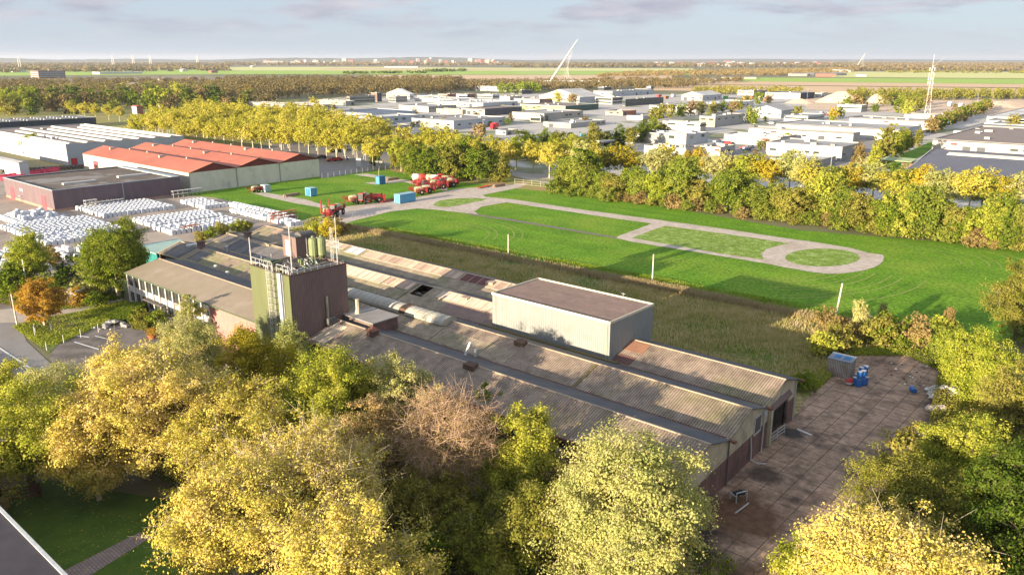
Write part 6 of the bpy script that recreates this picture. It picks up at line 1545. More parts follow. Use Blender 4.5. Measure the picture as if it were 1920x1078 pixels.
scatter('ground_scrub', 'green weeds around the kiosk and tree feet by the office', [(-40, 545), (100, 565), (235, 545), (232, 560), (150, 582), (30, 576), (-40, 560)], 16000, .7, .22, LG, 10, px=True, kind='leaf')
scatter('fallen_leaves', 'yellow fallen leaves sprinkled on the dark lawn', [(-20, 930), (120, 920), (320, 1000), (340, 1078), (60, 1078)], 700, .04, .17, LY, 11, px=True, kind='leaf')
scatter('scrub_edge', 'brown and green scrub along the right side of the slab yard', [(1760, 690), (1830, 700), (1900, 900), (1760, 900), (1740, 800)], 30000, 1.0, .2, LO, 12, px=True, kind='leaf')
scatter('corner_weeds', 'weeds at the head of the slab yard', [(1510, 715), (1600, 655), (1740, 655), (1800, 680), (1770, 700), (1700, 668), (1600, 668), (1530, 735)], 16000, .5, .18, LYG, 13, px=True, kind='leaf')
scatter('fence_scrub', 'scrub strip between the bale yard and the factory', [(116, 19), (130, 24), (133, -30), (124, -30), (116, -12)], 30000, 1.3, .26, LO, 14, kind='leaf')
# ---------------------------------------------------------------- wrapped bales in the yard
m_wrap = mat('white_wrap', (.62, .64, .67), (.50, .52, .56), scale=2.0, detail=4, rough=.45, spec=.4, bump=.04, bscale=5)
def bale_mesh(L, Wd, Hh):
    b = MB(); n = 6; pr = [(0, 0), (0, Hh * .78), (Wd * .12, Hh * .94), (Wd * .3, Hh), (Wd * .7, Hh), (Wd * .88, Hh * .94), (Wd, Hh * .78), (Wd, 0)]
    k = len(pr)
    vs = [(x, y - Wd / 2, z) for x in (-L / 2, L / 2) for y, z in pr]
    vs = [(x * (.97 if z > Hh * .9 else 1), y, z) for x, y, z in vs]
    b.add(vs, [(i, (i + 1) % k, k + (i + 1) % k, k + i) for i in range(k)] + [tuple(range(k))[::-1], tuple(range(k, 2 * k))])
    return b
bale0 = bale_mesh(1.45, .98, 1.15).build('wrapped_bale', m_wrap)
spots = []
rv = random.Random(9)
GRP = {'A': ('white wrapped bale in the widest block', 'bales in the widest block'),
       'B': ('white wrapped bale beside the brown shed', 'bales beside the brown shed'),
       'C': ('white wrapped bale left of the factory end', 'bales left of the factory end'),
       'D': ('white wrapped bale at the meadow corner', 'bales at the meadow corner'),
       'E': ('white wrapped bale along the meadow', 'bales along the meadow'),
       'L': ('white bale in the left yard heap', 'bales heaped at the left edge'),
       'F': ('white bale behind the large green tree', 'bales behind the large green tree'),
       'G': ('white bale behind the narrow left tree', 'bales behind the narrow left tree')}
def block(key, u0, u1, v0, v1, du, dv, skew=0.0, z=0.0, p=1.0):
    u = u0; i = 0
    while u <= u1:
        v = v1 + rv.uniform(-.1, .1); j = 0
        while v >= v0:
            if rv.random() < p: spots.append((u + (v - v0) * skew + rv.uniform(-.08, .08), v + rv.uniform(-.06, .06), z, key, rv.uniform(-.06, .06), i + (12 if key == 'C' and u0 > 160 else 0) + (12 if key == 'E' and v0 < -32 else 0), j))
            v -= dv * rv.uniform(.97, 1.06); j += 1
        u += du; i += 1
block('A', 158.5, 186, 3.0, 21.5, 2.1, 1.18, .12)
block('B', 183, 200, -19.5, -1, 2.05, 1.16, .1)
block('C', 149, 158, -21.5, -2.5, 2.1, 1.18, .1); block('C', 160.2, 171, -21.5, -3.5, 2.1, 1.18, .1)
block('D', 176, 189, -30.5, -24.5, 2.1, 1.18)
block('E', 138.5, 166, -29.8, -26.6, 1.8, 1.3); block('E', 146, 175, -33.2, -31.5, 1.8, 1.3)
block('L', 187, 206, 6.5, 17.5, 1.9, 1.2, 0, 0, .9); block('L', 189, 203, 8, 16, 1.9, 1.2, 0, 1.0, .35)
block('F', 141, 154, 17.5, 23.5, 1.9, 1.25, 0, 0, .6); block('F', 143, 150, 18, 22, 1.9, 1.25, 0, 1.0, .3)
block('G', 138, 162, 28.5, 36, 1.9, 1.3, 0, 0, .7)
def dist(s): p = W(s[0], s[1]); return math.hypot(p[0], p[1])
spots.sort(key=dist)
first = True
for u, v, z, key, jr, ri, rj in spots[:296]:
    o = bale0 if first else bale0.copy()
    if not first: scene.collection.objects.link(o)
    first = False
    p = W(u, v, .045 + z); o.location = p; o.rotation_euler = (0, 0, GRID + jr); tag(o, ('upper ' if z > 1 else '') + GRP[key][0] + ', ' + ORD[ri] + ' row back, ' + ORD[rj] + ' along', 'bale', GRP[key][1]); o.scale = (rv.uniform(.95, 1.05), rv.uniform(.94, 1.02), rv.uniform(.80, .98))
allb = MB(); src = bale_mesh(1.45, .98, 1.15)
for u, v, z, key, jr, ri, rj in spots[296:]:
    ca, sa = math.cos(GRID + jr), math.sin(GRID + jr); p = W(u, v, .045 + z)
    allb.add([(p[0] + x * ca - y * sa, p[1] + x * sa + y * ca, p[2] + zz) for x, y, zz in src.v], src.f)
o = allb.build('wrapped_bales', m_wrap); o['kind'] = 'stuff'; tag(o, 'farther white wrapped bales of the same yard blocks', 'bales')

m_rust = mat('rust_red_steel', (.38, .13, .06), (.28, .09, .045), scale=2)
def rack(x, y, L, H, m, label, n=4, lv=3):
    p = at(x, y); r_ = empty('storage_rack', (p[0], p[1], .045), GRID - math.pi / 2, label, 'rack')
    q = MB()
    for i in range(n + 1):
        for yy in (0, 1.2): q.box(L * i / n - .05, L * i / n + .05, yy - .05, yy + .05, 0, H)
    q.build('upright', m, r_)
    q = MB()
    for j in range(lv): q.box(-.1, L + .1, -.08, 1.28, H * (j + 1) / (lv + .3), H * (j + 1) / (lv + .3) + .12)
    q.build('shelf', m, r_)
    return r_
rack(163, 395, 3, 2.8, WALLS['white'], 'white pallet rack at the left end of the bales by the brown shed', 2)
rack(178, 391, 8, 1.9, m_galv, 'row of low steel frames along the brown shed', 6, 1)
rack(243, 378, 7, 1.9, WALLS['white'], 'white frames with wrapped bundles behind the bales', 5, 2)
rack(326, 372, 9, 2.2, WALLS['white'], 'long white open frame at the meadow end of the brown shed', 6, 2)
rack(512, 419, 7, 2.6, m_rust, 'rusty red rack between the last white bales', 4, 3)
rack(346, 438, 4, 1.7, m_rust, 'low rusty rack at the front of the bale yard', 2, 2)
rack(372, 448, 3, 1.4, m_rust, 'small rusty trestle beside the low rack', 2, 1)
rack(40, 380, 5, 2.0, WALLS['white'], 'white frames in front of the pink red door', 4, 2)
# black and red machinery rows behind the brown shed
q = MB()
p = at(2, 326); r0 = empty('implement_row', (p[0], p[1], .05), 0, 'long row of dark rolling implements behind the brown shed', 'implements')
for i in range(20):
    q.lathe((i * 1.15, i * .75, .8), [(.3, -.5), (.8, -.35), (.8, .35), (.3, .5)], 10, axis='y')
q.build('roller', m_debris, r0)
lb = 'pink red painted implement frame behind the brown shed'
m_pinkred = mat('pink_red_paint', (.62, .07, .13), (.5, .05, .1), scale=2)
imp = MB()
imp.box(-1.2, 1.2, -.7, .7, .5, .75); imp.tube((-1.2, 0, .6), (-2.4, 0, .5), .08)
for s in (-1, 1): imp.lathe((0, s * .9, .4), [(.4, -.1), (.4, .1)], 10, axis='y')
imp.box(-.9, .9, -.5, .5, .75, 1.2)
imp0 = imp.build('farm_implement', m_pinkred)
for i in range(26):
    o = imp0 if i == 0 else imp0.copy()
    if i: scene.collection.objects.link(o)
    x = 4 + (i % 13) * 8.6; y = 335 - (i % 13) * 1.3 + (i // 13) * 4
    p = at(x, y); o.location = (p[0], p[1], .05); o.rotation_euler = (0, 0, rnd.uniform(0, 3)); tag(o, lb, 'implement', 'pink red implement frames')

# ---------------------------------------------------------------- farm machines
m_red = mat('machine_red', (.44, .04, .035), (.30, .05, .04), scale=1.5, detail=7, rough=.6, spec=.3)
m_crm = mat('machine_cream', (.52, .47, .28), (.42, .38, .22), scale=2, rough=.45, spec=.5)
m_tyre = mat('tyre', (.025, .025, .025), scale=3)
m_wht = mat('machine_white', (.72, .70, .66), scale=2, rough=.5)
def wheel(root, x, y, r, w=.35):
    o = MB().lathe((x, y, r), [(r * .6, -w / 2), (r, -w * .42), (r, w * .42), (r * .6, w / 2)], 16, axis='y').build('wheel', m_tyre, root)
    MB().lathe((x, y, r), [(r * .25, -w * .56), (r * .55, -w * .3), (r * .55, w * .3), (r * .25, w * .56)], 12, axis='y').build('rim', m_crm, o)
def tank(root, x, z, L, R, m):
    MB().lathe((x, 0, z), [(R * .45, -L / 2), (R * .85, -L * .4), (R, -L * .2), (R, L * .2), (R * .85, L * .4), (R * .45, L / 2)], 14, axis='x').build('tank', m, root, smooth=False)
def booms(root, x0, x1, z, m):
    for s in (-1, 1):
        q = MB()
        for k in range(4):
            zz = z + k * .22; yy = s * (1.05 + .12 * k)
            q.tube((x0, yy, zz), (x1, yy, zz + .25), .06, None, 4)
            for j in range(5): q.tube((x0 + (x1 - x0) * j / 5, yy, zz), (x0 + (x1 - x0) * (j + .5) / 5, yy, zz + .3), .035, None, 4)
        q.box(x0 - .1, x0 + .4, s * 1.0 - .15, s * 1.0 + .35 * s, z - .1, z + 1.0)
        q.build('folded_boom', m, root)
def trailed(tm, bm, tl_=3.0):
    r_ = empty('trailed_sprayer', (0, 0, 0))
    q = MB(); q.box(-2.0, 2.0, -.5, .5, .85, 1.05); q.tube((2.0, 0, .95), (4.2, 0, .6), .11); q.box(-2.4, -1.9, -1.1, 1.1, .6, 1.7); q.build('chassis', m_red, r_)
    tank(r_, .1, 1.75, tl_, .85, tm)
    booms(r_, -2.2, 3.2, 1.35, bm)
    for s in (-1, 1): wheel(r_, -.5, s * 1.0, .85)
    return r_
def selfprop(tm, bm):
    r_ = empty('self_propelled_sprayer', (0, 0, 0))
    q = MB(); q.box(-2.8, 2.6, -.6, .6, 1.2, 1.5); q.box(.0, -.0 + .9, -.7, .7, 1.5, 2.1); q.build('chassis', m_red, r_)
    tank(r_, -1.0, 2.2, 2.4, .9, tm)
    c = MB().hexa([(1.0, -.75, 1.5), (2.6, -.7, 1.5), (2.6, .7, 1.5), (1.0, .75, 1.5)], [(1.05, -.7, 3.1), (2.3, -.65, 3.1), (2.3, .65, 3.1), (1.05, .7, 3.1)]).build('cab', m_glass, r_)
    MB().box(.95, 2.45, -.78, .78, 3.1, 3.25).build('cab_roof', m_red, c)
    booms(r_, -3.0, 2.6, 1.7, bm)
    for x in (-1.8, 1.8):
        for s in (-1, 1): wheel(r_, x, s * 1.15, .9)
    return r_
def mounted(bm):
    r_ = empty('mounted_sprayer', (0, 0, 0))
    MB().box(-.6, .6, -1.0, 1.0, .5, 1.0).build('frame', m_red, r_)
    MB().hexa([(-.5, -.8, 1.0), (.5, -.8, 1.0), (.5, .8, 1.0), (-.5, .8, 1.0)], [(-.35, -.6, 2.0), (.35, -.6, 2.0), (.35, .6, 2.0), (-.35, .6, 2.0)]).build('tank', m_crm, r_)
    for s in (-1, 1):
        q = MB()
        for k in range(4): q.tube((-.6, s * (1.0 + .1 * k), .6), (-.5, s * (.9 + .1 * k), 4.2), .06, None, 4)
        for j in range(7): q.tube((-.6, s * .95, .7 + j * .5), (-.6, s * 1.3, 1.0 + j * .5), .04, None, 4)
        q.build('upright_boom', bm, r_)
    return r_
P1_, P2_, P3_, P4_ = trailed(m_crm, m_red), trailed(m_red, m_red), selfprop(m_crm, m_red), mounted(m_red)
m_lbl = [
 (P1_, 664, 383, -.3, 'cream tanked trailed sprayer at the left end of the middle machine row'), (P3_, 683, 382, .5, 'self propelled sprayer beside the leftmost cream tank of the row'), (P4_, 692, 381, 2.2, 'red sprayer with upright booms in the middle machine row'), (P2_, 706, 380, -.4, 'red tanked trailed sprayer in the middle machine row'),
 (P1_, 786, 366, -.35, 'red boomed sprayer right behind the long blue container'), (P1_, 800, 363, -.3, 'cream and red sprayer, second to the right of the long blue container'), (P2_, 790, 353, -.35, 'red sprayer at the left of the big red machine row'), (P3_, 806, 356, -.3, 'self propelled sprayer in the front of the big red machine row'), (P1_, 815, 352, -.3, 'cream tank sprayer in the middle of the big red machine row'),
 (P2_, 826, 355, -.25, 'red sprayer toward the right of the big red machine row'), (P3_, 838, 352, -.3, 'cabbed sprayer second from the right end of the big row'), (P1_, 846, 350, -.2, 'sprayer at the right end of the big red machine row'),
 (P2_, 822, 346, -.3, 'red sprayer in the rear of the big red machine row, by the tanks'), (P1_, 836, 344, -.3, 'cream sprayer at the rear right of the big row'),
 (P4_, 612, 405, 1.2, 'tall red sprayer with upright booms left of the track entrance'), (P2_, 618, 411, .8, 'dark red low implement sprayer at the track entrance'), (P3_, 631, 405, .5, 'cabbed sprayer with round tank at the track entrance'),
 (P1_, 479, 362, .2, 'lone cream tank sprayer beside the silver box on the meadow')]
used = set()
for pr, x, y, rz, lb in m_lbl:
    o = pr if id(pr) not in used else copy_tree(pr); used.add(id(pr))
    p = at(x, y); o.location = (p[0], p[1], .075); o.rotation_euler = (0, 0, GRID + math.pi / 2 + rz); s_ = 1.0 if x != 479 else .85; o.scale = (s_,) * 3
    tag(o, lb, 'sprayer')
for x, y, m_, lb in ((780, 341, m_wht, 'white loose tank at the left end of the tank row'), (793, 341, m_red, 'red loose tank second in the tank row'), (806, 342, m_crm, 'cream loose tank third in the tank row'), (815, 343, m_wht, 'white loose tank fourth in the tank row'), (827, 341, m_red, 'red loose tank at the right end of the tank row')):
    p = at(x, y); r_ = empty('loose_tank', (p[0], p[1], .08), GRID + 1.2, lb, 'tank')
    MB().lathe((0, 0, 1.6), [(.4, -1.3), (1.0, -1.0), (1.1, -.4), (1.1, .4), (1.0, 1.0), (.4, 1.3)], 14, axis='x').build('tank_shell', m_, r_)
    MB().box(-.9, .9, -.6, .6, 0, .62).build('cradle', m_red, r_)
for x, y, L, lb in ((905, 352, 6, 'orange red flat boom section lying right of the machines'), (727, 378, 7, 'dark red low trailer frame left of the long blue container')):
    p = at(x, y); r_ = empty('boom_section', (p[0], p[1], .08), GRID + math.pi / 2 + .1, lb, 'boom section')
    q = MB()
    for k in range(3): q.tube((-L / 2, k * .5, .3), (L / 2, k * .5, .35), .12, None, 4)
    for k in range(7): q.tube((-L / 2 + k * L / 7, 0, .3), (-L / 2 + (k + .5) * L / 7, 1.0, .5), .07, None, 4)
    q.build('truss', m_red if x < 800 else mat('orange_red', (.6, .12, .04)), r_)
    q = MB()
    for k in (-1, 1): q.box(k * L * .35 - .1, k * L * .35 + .1, -.1, 1.1, 0, .28)
    q.build('skid', m_tyre, r_)
for x, y, lb in ((700, 345, None), (934, 350, 'small pile of planks on the track edge at right'), (733, 338, 'long timber pile behind the blue hut'), (545, 368, 'flat rusty frames beside the middle blue hut')):
    if not lb: continue
    p = at(x, y); r_ = empty('timber_pile', (p[0], p[1], .08), GRID + math.pi / 2, lb, 'timber pile'); q = MB()
    for k in range(9): q.box(-2.5 + rnd.uniform(-.4, .4), 2.5 + rnd.uniform(-.4, .4), (k % 3) * .35, (k % 3) * .35 + .3, (k // 3) * .28, (k // 3) * .28 + .25)
    q.build('plank', mat('weathered_wood', (.35, .24, .16), (.25, .17, .12), scale=2), r_)
    MB().box(-.6, -.3, -.1, 1.1, -.05, .0 + .001).build('bearer', m_rust, r_)

# blue huts and containers
m_blue = mat('blue_paint', (.035, .19, .42), (.03, .16, .36), scale=1, ribs=.3, rib_depth=.03, rough=.5)
m_lblue = mat('light_blue_paint', (.10, .36, .58), (.08, .31, .5), scale=1, ribs=.3, rib_depth=.03, rough=.5)
# local x runs away from the camera to the right (along -v), y toward +u: place by the near right corner
def box_at(xn, yn, wu, dv, H, m, label, **k):
    p = at(xn, yn); name = k.pop('name', 'container')
    r_ = empty(name, (p[0], p[1], .08), GRID, label, k.pop('cat', 'container'))
    MB().box(0, wu, -dv, 0, .1, H).build('body', m, r_)
    MB().box(-.06, wu + .06, -dv - .06, .06, H + .002, H + .1).build('roof', k.get('mr', m), r_)
    for a, b in ((0, 0), (wu, 0), (0, -dv), (wu, -dv)): MB().box(a - .07, a + .07, b - .07, b + .07, 0, H - .002).build('corner_post', k.get('mr', m), r_)
    MB().box(wu * .15, wu * .85, .0, .05, .25, H - .2).build('door', k.get('md', m), r_)
    MB().tube((wu * .5, .09, .5), (wu * .5, .09, H - .4), .03, None, 5).build('lock_bar', m_galv, r_)
    return r_
box_at(750, 383, 2.3, 6.0, 2.5, m_lblue, 'long light blue shipping container beside the track', mr=mat('pale_blue_roof', (.30, .48, .58), scale=1))
box_at(583, 369.5, 2.6, 2.3, 2.4, m_lblue, 'small blue hut alone on the meadow between two paths', mr=MATS['pale_blue_roof'], name='site_hut', cat='hut', md=m_blue)
box_at(712, 347, 2.0, 2.4, 2.6, m_blue, 'blue hut with small mast beside the timber pile', name='site_hut', cat='hut', md=m_lblue)
box_at(498, 361.5, 2.4, 1.8, 2.1, mat('silver_blue', (.42, .52, .58), scale=1, ribs=.3), 'silver grey box beside the lone cream sprayer', name='metal_box', cat='box')
p = at(711, 346); MB().tube((p[0], p[1], .08), (p[0], p[1], 5.2), .09, .05).build('flag_mast', m_crm)
bpy.data.objects['flag_mast']['label'] = 'thin cream mast standing at the blue hut with timber pile'; bpy.data.objects['flag_mast']['category'] = 'mast'
# concrete kiosk on the left, steel shed on the right
p = at(145, 574); kk = empty('utility_kiosk', (p[0], p[1], .06), GRID + .55, 'small concrete utility kiosk beside the orange maple', 'kiosk')
m_kc = mat('kiosk_concrete', (.42, .38, .31), (.34, .30, .25), scale=1.5, detail=7)
MB().box(0, 4.0, -2.3, 0, 0, 2.3).build('wall', m_kc, kk); MB().box(-.12, 4.12, -2.42, .12, 2.302, 2.46).build('roof', mat('pale_cap', (.55, .50, .42), scale=1), kk)
for a in (.5, 2.3): MB().box(a, a + 1.2, 0, .05, .15, 2.0).build('door', m_blind, kk)
MB().box(.1, .35, .0, .12, 1.4, 1.8).build('wall_box', m_galv, kk)
m_corr = mat('corrugated_steel', (.46, .41, .35), (.38, .33, .28), rib_dirt=.4, scale=1, ribs=.22, rib_depth=.03, stain=(.28, .2, .15), stain_scale=.8)
p = at(1592, 713); cs = empty('steel_shed', (p[0], p[1], .06), GRID, 'small corrugated steel shed at the head of the slab yard', 'shed')
MB().box(0, 2.9, -1.9, 0, 0, 2.3).build('wall', m_corr, cs)
MB().hexa([(-.08, .08, 2.3), (3.0, .08, 2.3), (3.0, -2.0, 2.3), (-.08, -2.0, 2.3)], [(-.08, .08, 2.36), (3.0, .08, 2.36), (3.0, -2.0, 2.6), (-.08, -2.0, 2.6)]).build('roof', mat('blue_grey_sheet', (.26, .29, .33), (.21, .24, .28), scale=1, ribs=.25, rib_axis='x'), cs)
for k in (.4, 1.6): MB().hexa([(k, -.5, 2.43), (k + .8, -.5, 2.43), (k + .8, -1.6, 2.555), (k, -1.6, 2.555)], [(k, -.5, 2.45), (k + .8, -.5, 2.45), (k + .8, -1.6, 2.575), (k, -1.6, 2.575)]).build('blue_tarp', m_blue, cs)

# drums, buoy, litter on the slab yard
m_drum = mat('blue_drum', (.02, .13, .42), (.018, .11, .36), scale=2, rough=.35, spec=.5)
dr = empty('blue_drum', (0, 0, 0))
MB().lathe((0, 0, 0), [(.28, 0), (.29, .03), (.29, .3), (.305, .32), (.29, .34), (.29, .6), (.305, .62), (.29, .64), (.29, .88), (.26, .92)], 14).build('drum_body', m_drum, dr)
MB().lathe((0, 0, .9), [(.3, 0), (.3, .03)], 14).build('clamp_ring', m_galv, dr)
du = [(1603, 722, 0), (1609, 725, 0), (1616, 723, 0), (1622, 721, 0), (1612, 717, 0), (1620, 714, 0), (1606, 716, 0)]
L_ = ['leftmost blue drum on the slabs, next to the red and white buoy', 'front blue drum on the slabs, second from the left', 'front blue drum carrying the upper one', 'rightmost blue drum on the slabs', 'blue drum in the back row of the cluster, middle', 'blue drum in the back row of the cluster, right', 'blue drum in the back row of the cluster, left']
for i, (x, y, z) in enumerate(du):
    o = dr if i == 0 else copy_tree(dr); p = at(x, y); o.location = (p[0], p[1], .055); tag(o, L_[i], 'drum'); o.scale = (1.1,) * 3
for i, (x, y) in enumerate(((1616, 723), (1609, 725), (1612, 717), (1620, 714))):
    o = copy_tree(dr); p = at(x, y); o.location = (p[0], p[1], .055 + 1.03); o.scale = (1.1,) * 3; tag(o, ['upper blue drum standing on the front row, right', 'upper blue drum standing on the front row, left', 'upper blue drum standing on the back row, middle', 'upper blue drum standing on the back row, right'][i], 'drum')
o = copy_tree(dr); p = at(1714, 738); o.location = (p[0], p[1], .36); o.rotation_euler = (math.pi / 2, 0, GRID + .6); tag(o, 'blue drum lying on its side alone on the dark slabs', 'drum')
p = at(1592, 722); by = empty('buoy', (p[0], p[1], .05), 0, 'red and white round buoy beside the blue drums', 'buoy')
MB().lathe((0, 0, 0), [(.12, 0), (.38, .16), (.5, .45)], 14).build('white_half', m_wht, by); MB().lathe((0, 0, 0), [(.5, .451), (.42, .72), (.2, .9), (.05, .95)], 14).build('red_half', m_red, by)
def lump(name, x, y, n, R, sz, mats, label, cat, seed, zb=.05, zz=.5):
    r_ = random.Random(seed); b = MB(); p = at(x, y)
    for i in range(n):
        a, d = r_.random() * 6.28, R * r_.random() ** .7; cx_, cy_ = d * math.cos(a), d * math.sin(a); z0 = r_.random() * zz * (1 - d / R)
        s = sz * r_.uniform(.5, 1.3); k = 6; pts = []
        for lev, f in ((0, .9), (.5, 1.05), (1, .55)):
            for j in range(k): t = j * 6.28 / k; q_ = s * f * r_.uniform(.7, 1.2); pts.append((cx_ + q_ * math.cos(t), cy_ + q_ * math.sin(t), z0 + s * lev * r_.uniform(.6, 1)))
        b.add(pts, [(l * k + j, l * k + (j + 1) % k, (l + 1) * k + (j + 1) % k, (l + 1) * k + j) for l in (0, 1) for j in range(k)] + [tuple(range(2 * k, 3 * k)), tuple(range(k))[::-1]], r_.randrange(len(mats)))
    o = b.build(name, mats); o.location = (p[0], p[1], zb); tag(o, label, cat); return o
lump('rubble_bags', 1782, 742, 60, 2.8, .45, [m_wht, mat('dirty_white', (.5, .47, .42), scale=2)], 'heap of white rubble bags at the right of the slab yard', 'rubble', 1, zz=1.2)
lump('concrete_lump', 1758, 772, 9, .9, .6, [m_conc], 'pale concrete lumps just below the white rubble heap', 'rubble', 2)
lump('yard_litter', 1735, 708, 50, 6, .14, [m_debris, m_wht, m_debris, m_rust], 'scattered litter on the dark part of the slab yard', 'litter', 3, zz=.1)
lump('boulder_row', 212, 611, 26, 2.6, .4, [mat('grey_stone', (.38, .36, .34), (.25, .24, .23), scale=2)], 'pile of grey boulders between lawn and parking', 'boulders', 4)
lump('stone', 1462, 772, 5, .5, .3, [m_conc], 'small stones beside the white gate of the factory', 'stones', 5)
p = at(1508, 812); o = MB().box(-.9, .9, -.12, .12, 0, .12).build('plank', m_wht); o.location = (p[0], p[1], .055); o.rotation_euler = (0, 0, 2.2); tag(o, 'white plank lying on the slabs near the gate', 'plank')
# scrap chairs and tubes at the factory corner
p = at(1380, 945); sc = empty('scrap_frame', (p[0], p[1], .05), .4, 'tangled scrap of silver tubes and a dark seat at the factory corner', 'scrap')
q = MB(); q.path([(0, 0, .05), (0, 0, 1.1), (1.2, 0, 1.1), (1.2, 0, .05)], .05); q.path([(0, .9, .05), (0, .9, .7), (1.2, .9, .7), (1.2, .9, .05)], .05); q.path([(0, 0, .7), (0, .9, .7)], .05); q.path([(1.2, 0, .7), (1.2, .9, .7)], .05); q.path([(-1.2, -1.4, .1), (.6, -1.0, .5)], .06)
q.build('tube_frame', m_alu, sc); MB().box(.1, 1.1, .1, .8, .7, .85).build('seat', m_tyre, sc)
p = at(1670, 890); rc = empty('red_cone', (p[0], p[1], .05), 0, 'small red marker cone at the right edge of the slab yard', 'cone')
MB().box(-.2, .2, -.2, .2, 0, .04).build('base', m_red, rc); MB().lathe((0, 0, .04), [(.15, 0), (.04, .6)], 10).build('cone_body', m_red, rc)

# ---------------------------------------------------------------- poles, lamps, signs, fences
def pole(name, x, y, ztop, r, m, label, lean=(0, 0), cat='pole'):
    p = at(x, y); o = MB().tube((0, 0, -.1), (lean[0], lean[1], ztop), r, r * .8, 8); cap = o.lathe((lean[0], lean[1], ztop), [(r, 0), (r * .5, .06)], 8)
    o = o.build(name, m); o.location = (p[0], p[1], 0); return tag(o, label, cat)
m_conp = mat('concrete_pole', (.62, .57, .50), (.5, .46, .4), scale=2)
pole('concrete_pole', 953, 478, 4.4, .13, m_conp, 'white pole at the ditch, leftmost of the three along the meadow')
pole('concrete_pole', 1223, 528, 5.2, .14, m_conp, 'white pole at the ditch, middle of the three along the meadow')
pole('concrete_pole', 1566, 597, 5.8, .15, m_conp, 'leaning white pole at the ditch, rightmost of the three', (.5, 0))
p = at(1625, 637); lp = empty('lamp_post', (p[0], p[1], 0), 0, 'short lamp post with flat head among the brambles', 'lamp post')
MB().tube((0, 0, 0), (.05, 0, 3.6), .07, .05).build('post', m_conp, lp); MB().box(-.3, .35, -.12, .12, 3.6, 3.72).build('lamp_head', m_wht, lp)
p = at(1836, 752); lp = empty('street_lamp', (p[0], p[1], 0), 0, 'bent street lamp standing over the white rubble heap', 'street lamp')
MB().path([(0, 0, 0), (.2, 0, 3.6), (-.3, 0, 4.4), (-1.6, 0, 4.9)], .05).build('post', m_conp, lp); MB().box(-2.1, -1.5, -.1, .1, 4.85, 4.98).build('lamp_head', m_wht, lp)
pole('timber_post', 884, 1062, 5.0, .07, m_conp, 'thin bare post among the weeds at the bottom centre')
pole('gate_post', 33, 612, 5.2, .13, m_conp, 'white post beside the road at the left edge of the lawn', (-.1, 0))
pole('barrier_post', 22, 574, 2.2, .16, m_brownbox, 'short dark post with barrier arms at the left edge')
pole('flag_pole', 52, 545, 5.6, .1, m_wht, 'white flag pole behind the orange maple')
# barrier
p = at(24, 572); o = MB().path([(0, 0, 1.1), (-6, -1.5, .9)], .06).path([(0, 0, .5), (-6, -1.5, .3)], .05).build('road_barrier', m_brownbox); o.location = (p[0], p[1], 0); tag(o, 'double dark barrier arm reaching off the left edge', 'barrier')
lb = 'thin white post along the lawn edge of the parking'
for x, y in ((88, 648), (120, 644), (152, 633), (185, 623)):
    pole('edge_post', x, y + 10 if x < 100 else y, 1.3, .05, m_wht, lb)['group'] = 'posts along the parking'
p = at(66, 628); sg = empty('sign_board', (p[0], p[1], .08), GRID - math.pi / 2 + 1.2, 'pale blue sign board on two white legs at the lawn corner', 'sign')
MB().box(-.75, .75, -.03, .03, .9, 1.4).build('board', mat('pale_blue_board', (.55, .63, .66), scale=1), sg)
for s in (-.8, .7): MB().box(s, s + .1, -.05, .05, 0, 1.5).build('leg', m_wht, sg)
p = at(97, 621); sg = empty('small_sign', (p[0], p[1], .08), 2.4, 'small white sign on a stake right of the pale blue board', 'sign')
MB().box(-.3, .3, -.02, .02, .6, .9).build('board', m_wht, sg); MB().box(.2, .26, -.05, .0, 0, 1.1).build('leg', m_wht, sg)
p = at(839, 1040); sg = empty('street_sign', (p[0], p[1], 0), .15, 'small teal and white sign on a post among the weeds at the bottom', 'sign')
MB().tube((0, 0, 0), (0, 0, 2.6), .04).build('leg', m_galv, sg); MB().box(-.35, .35, -.05, -.045 + .02, 2.0, 2.55).build('board', mat('teal_board', (.03, .32, .33), scale=1), sg); MB().box(-.25, .25, -.058, -.052, 2.2, 2.4).build('white_panel', m_wht, sg)
# gate at bottom left
p = at(4, 944); gt = empty('wooden_gate', (p[0], p[1], .04), .35, 'dark red brown wooden gate at the edge of the dark lawn', 'gate')
for x in (0, 3.2): MB().box(x - .1, x + .1, -.1, .1, 0, 1.5).build('post', m_brownbox, gt)
q = MB()
for z in (.25, .6, .95, 1.25): q.box(.1, 3.1, -.03, .03, z, z + .1)
q.tube((.15, 0, .3), (3.05, 0, 1.3), .04, None, 4); q.build('rail', m_redframe, gt)
p = at(6, 955); o = MB().box(-.6, .4, -.4, .4, 0, .9).box(-.65, .45, -.45, .45, .9, 1.0).build('planter_box', mat('yellowish_wood', (.36, .26, .12), scale=2)); o.location = (p[0], p[1], .04); tag(o, 'yellowish wooden box at the foot of the wooden gate', 'box')
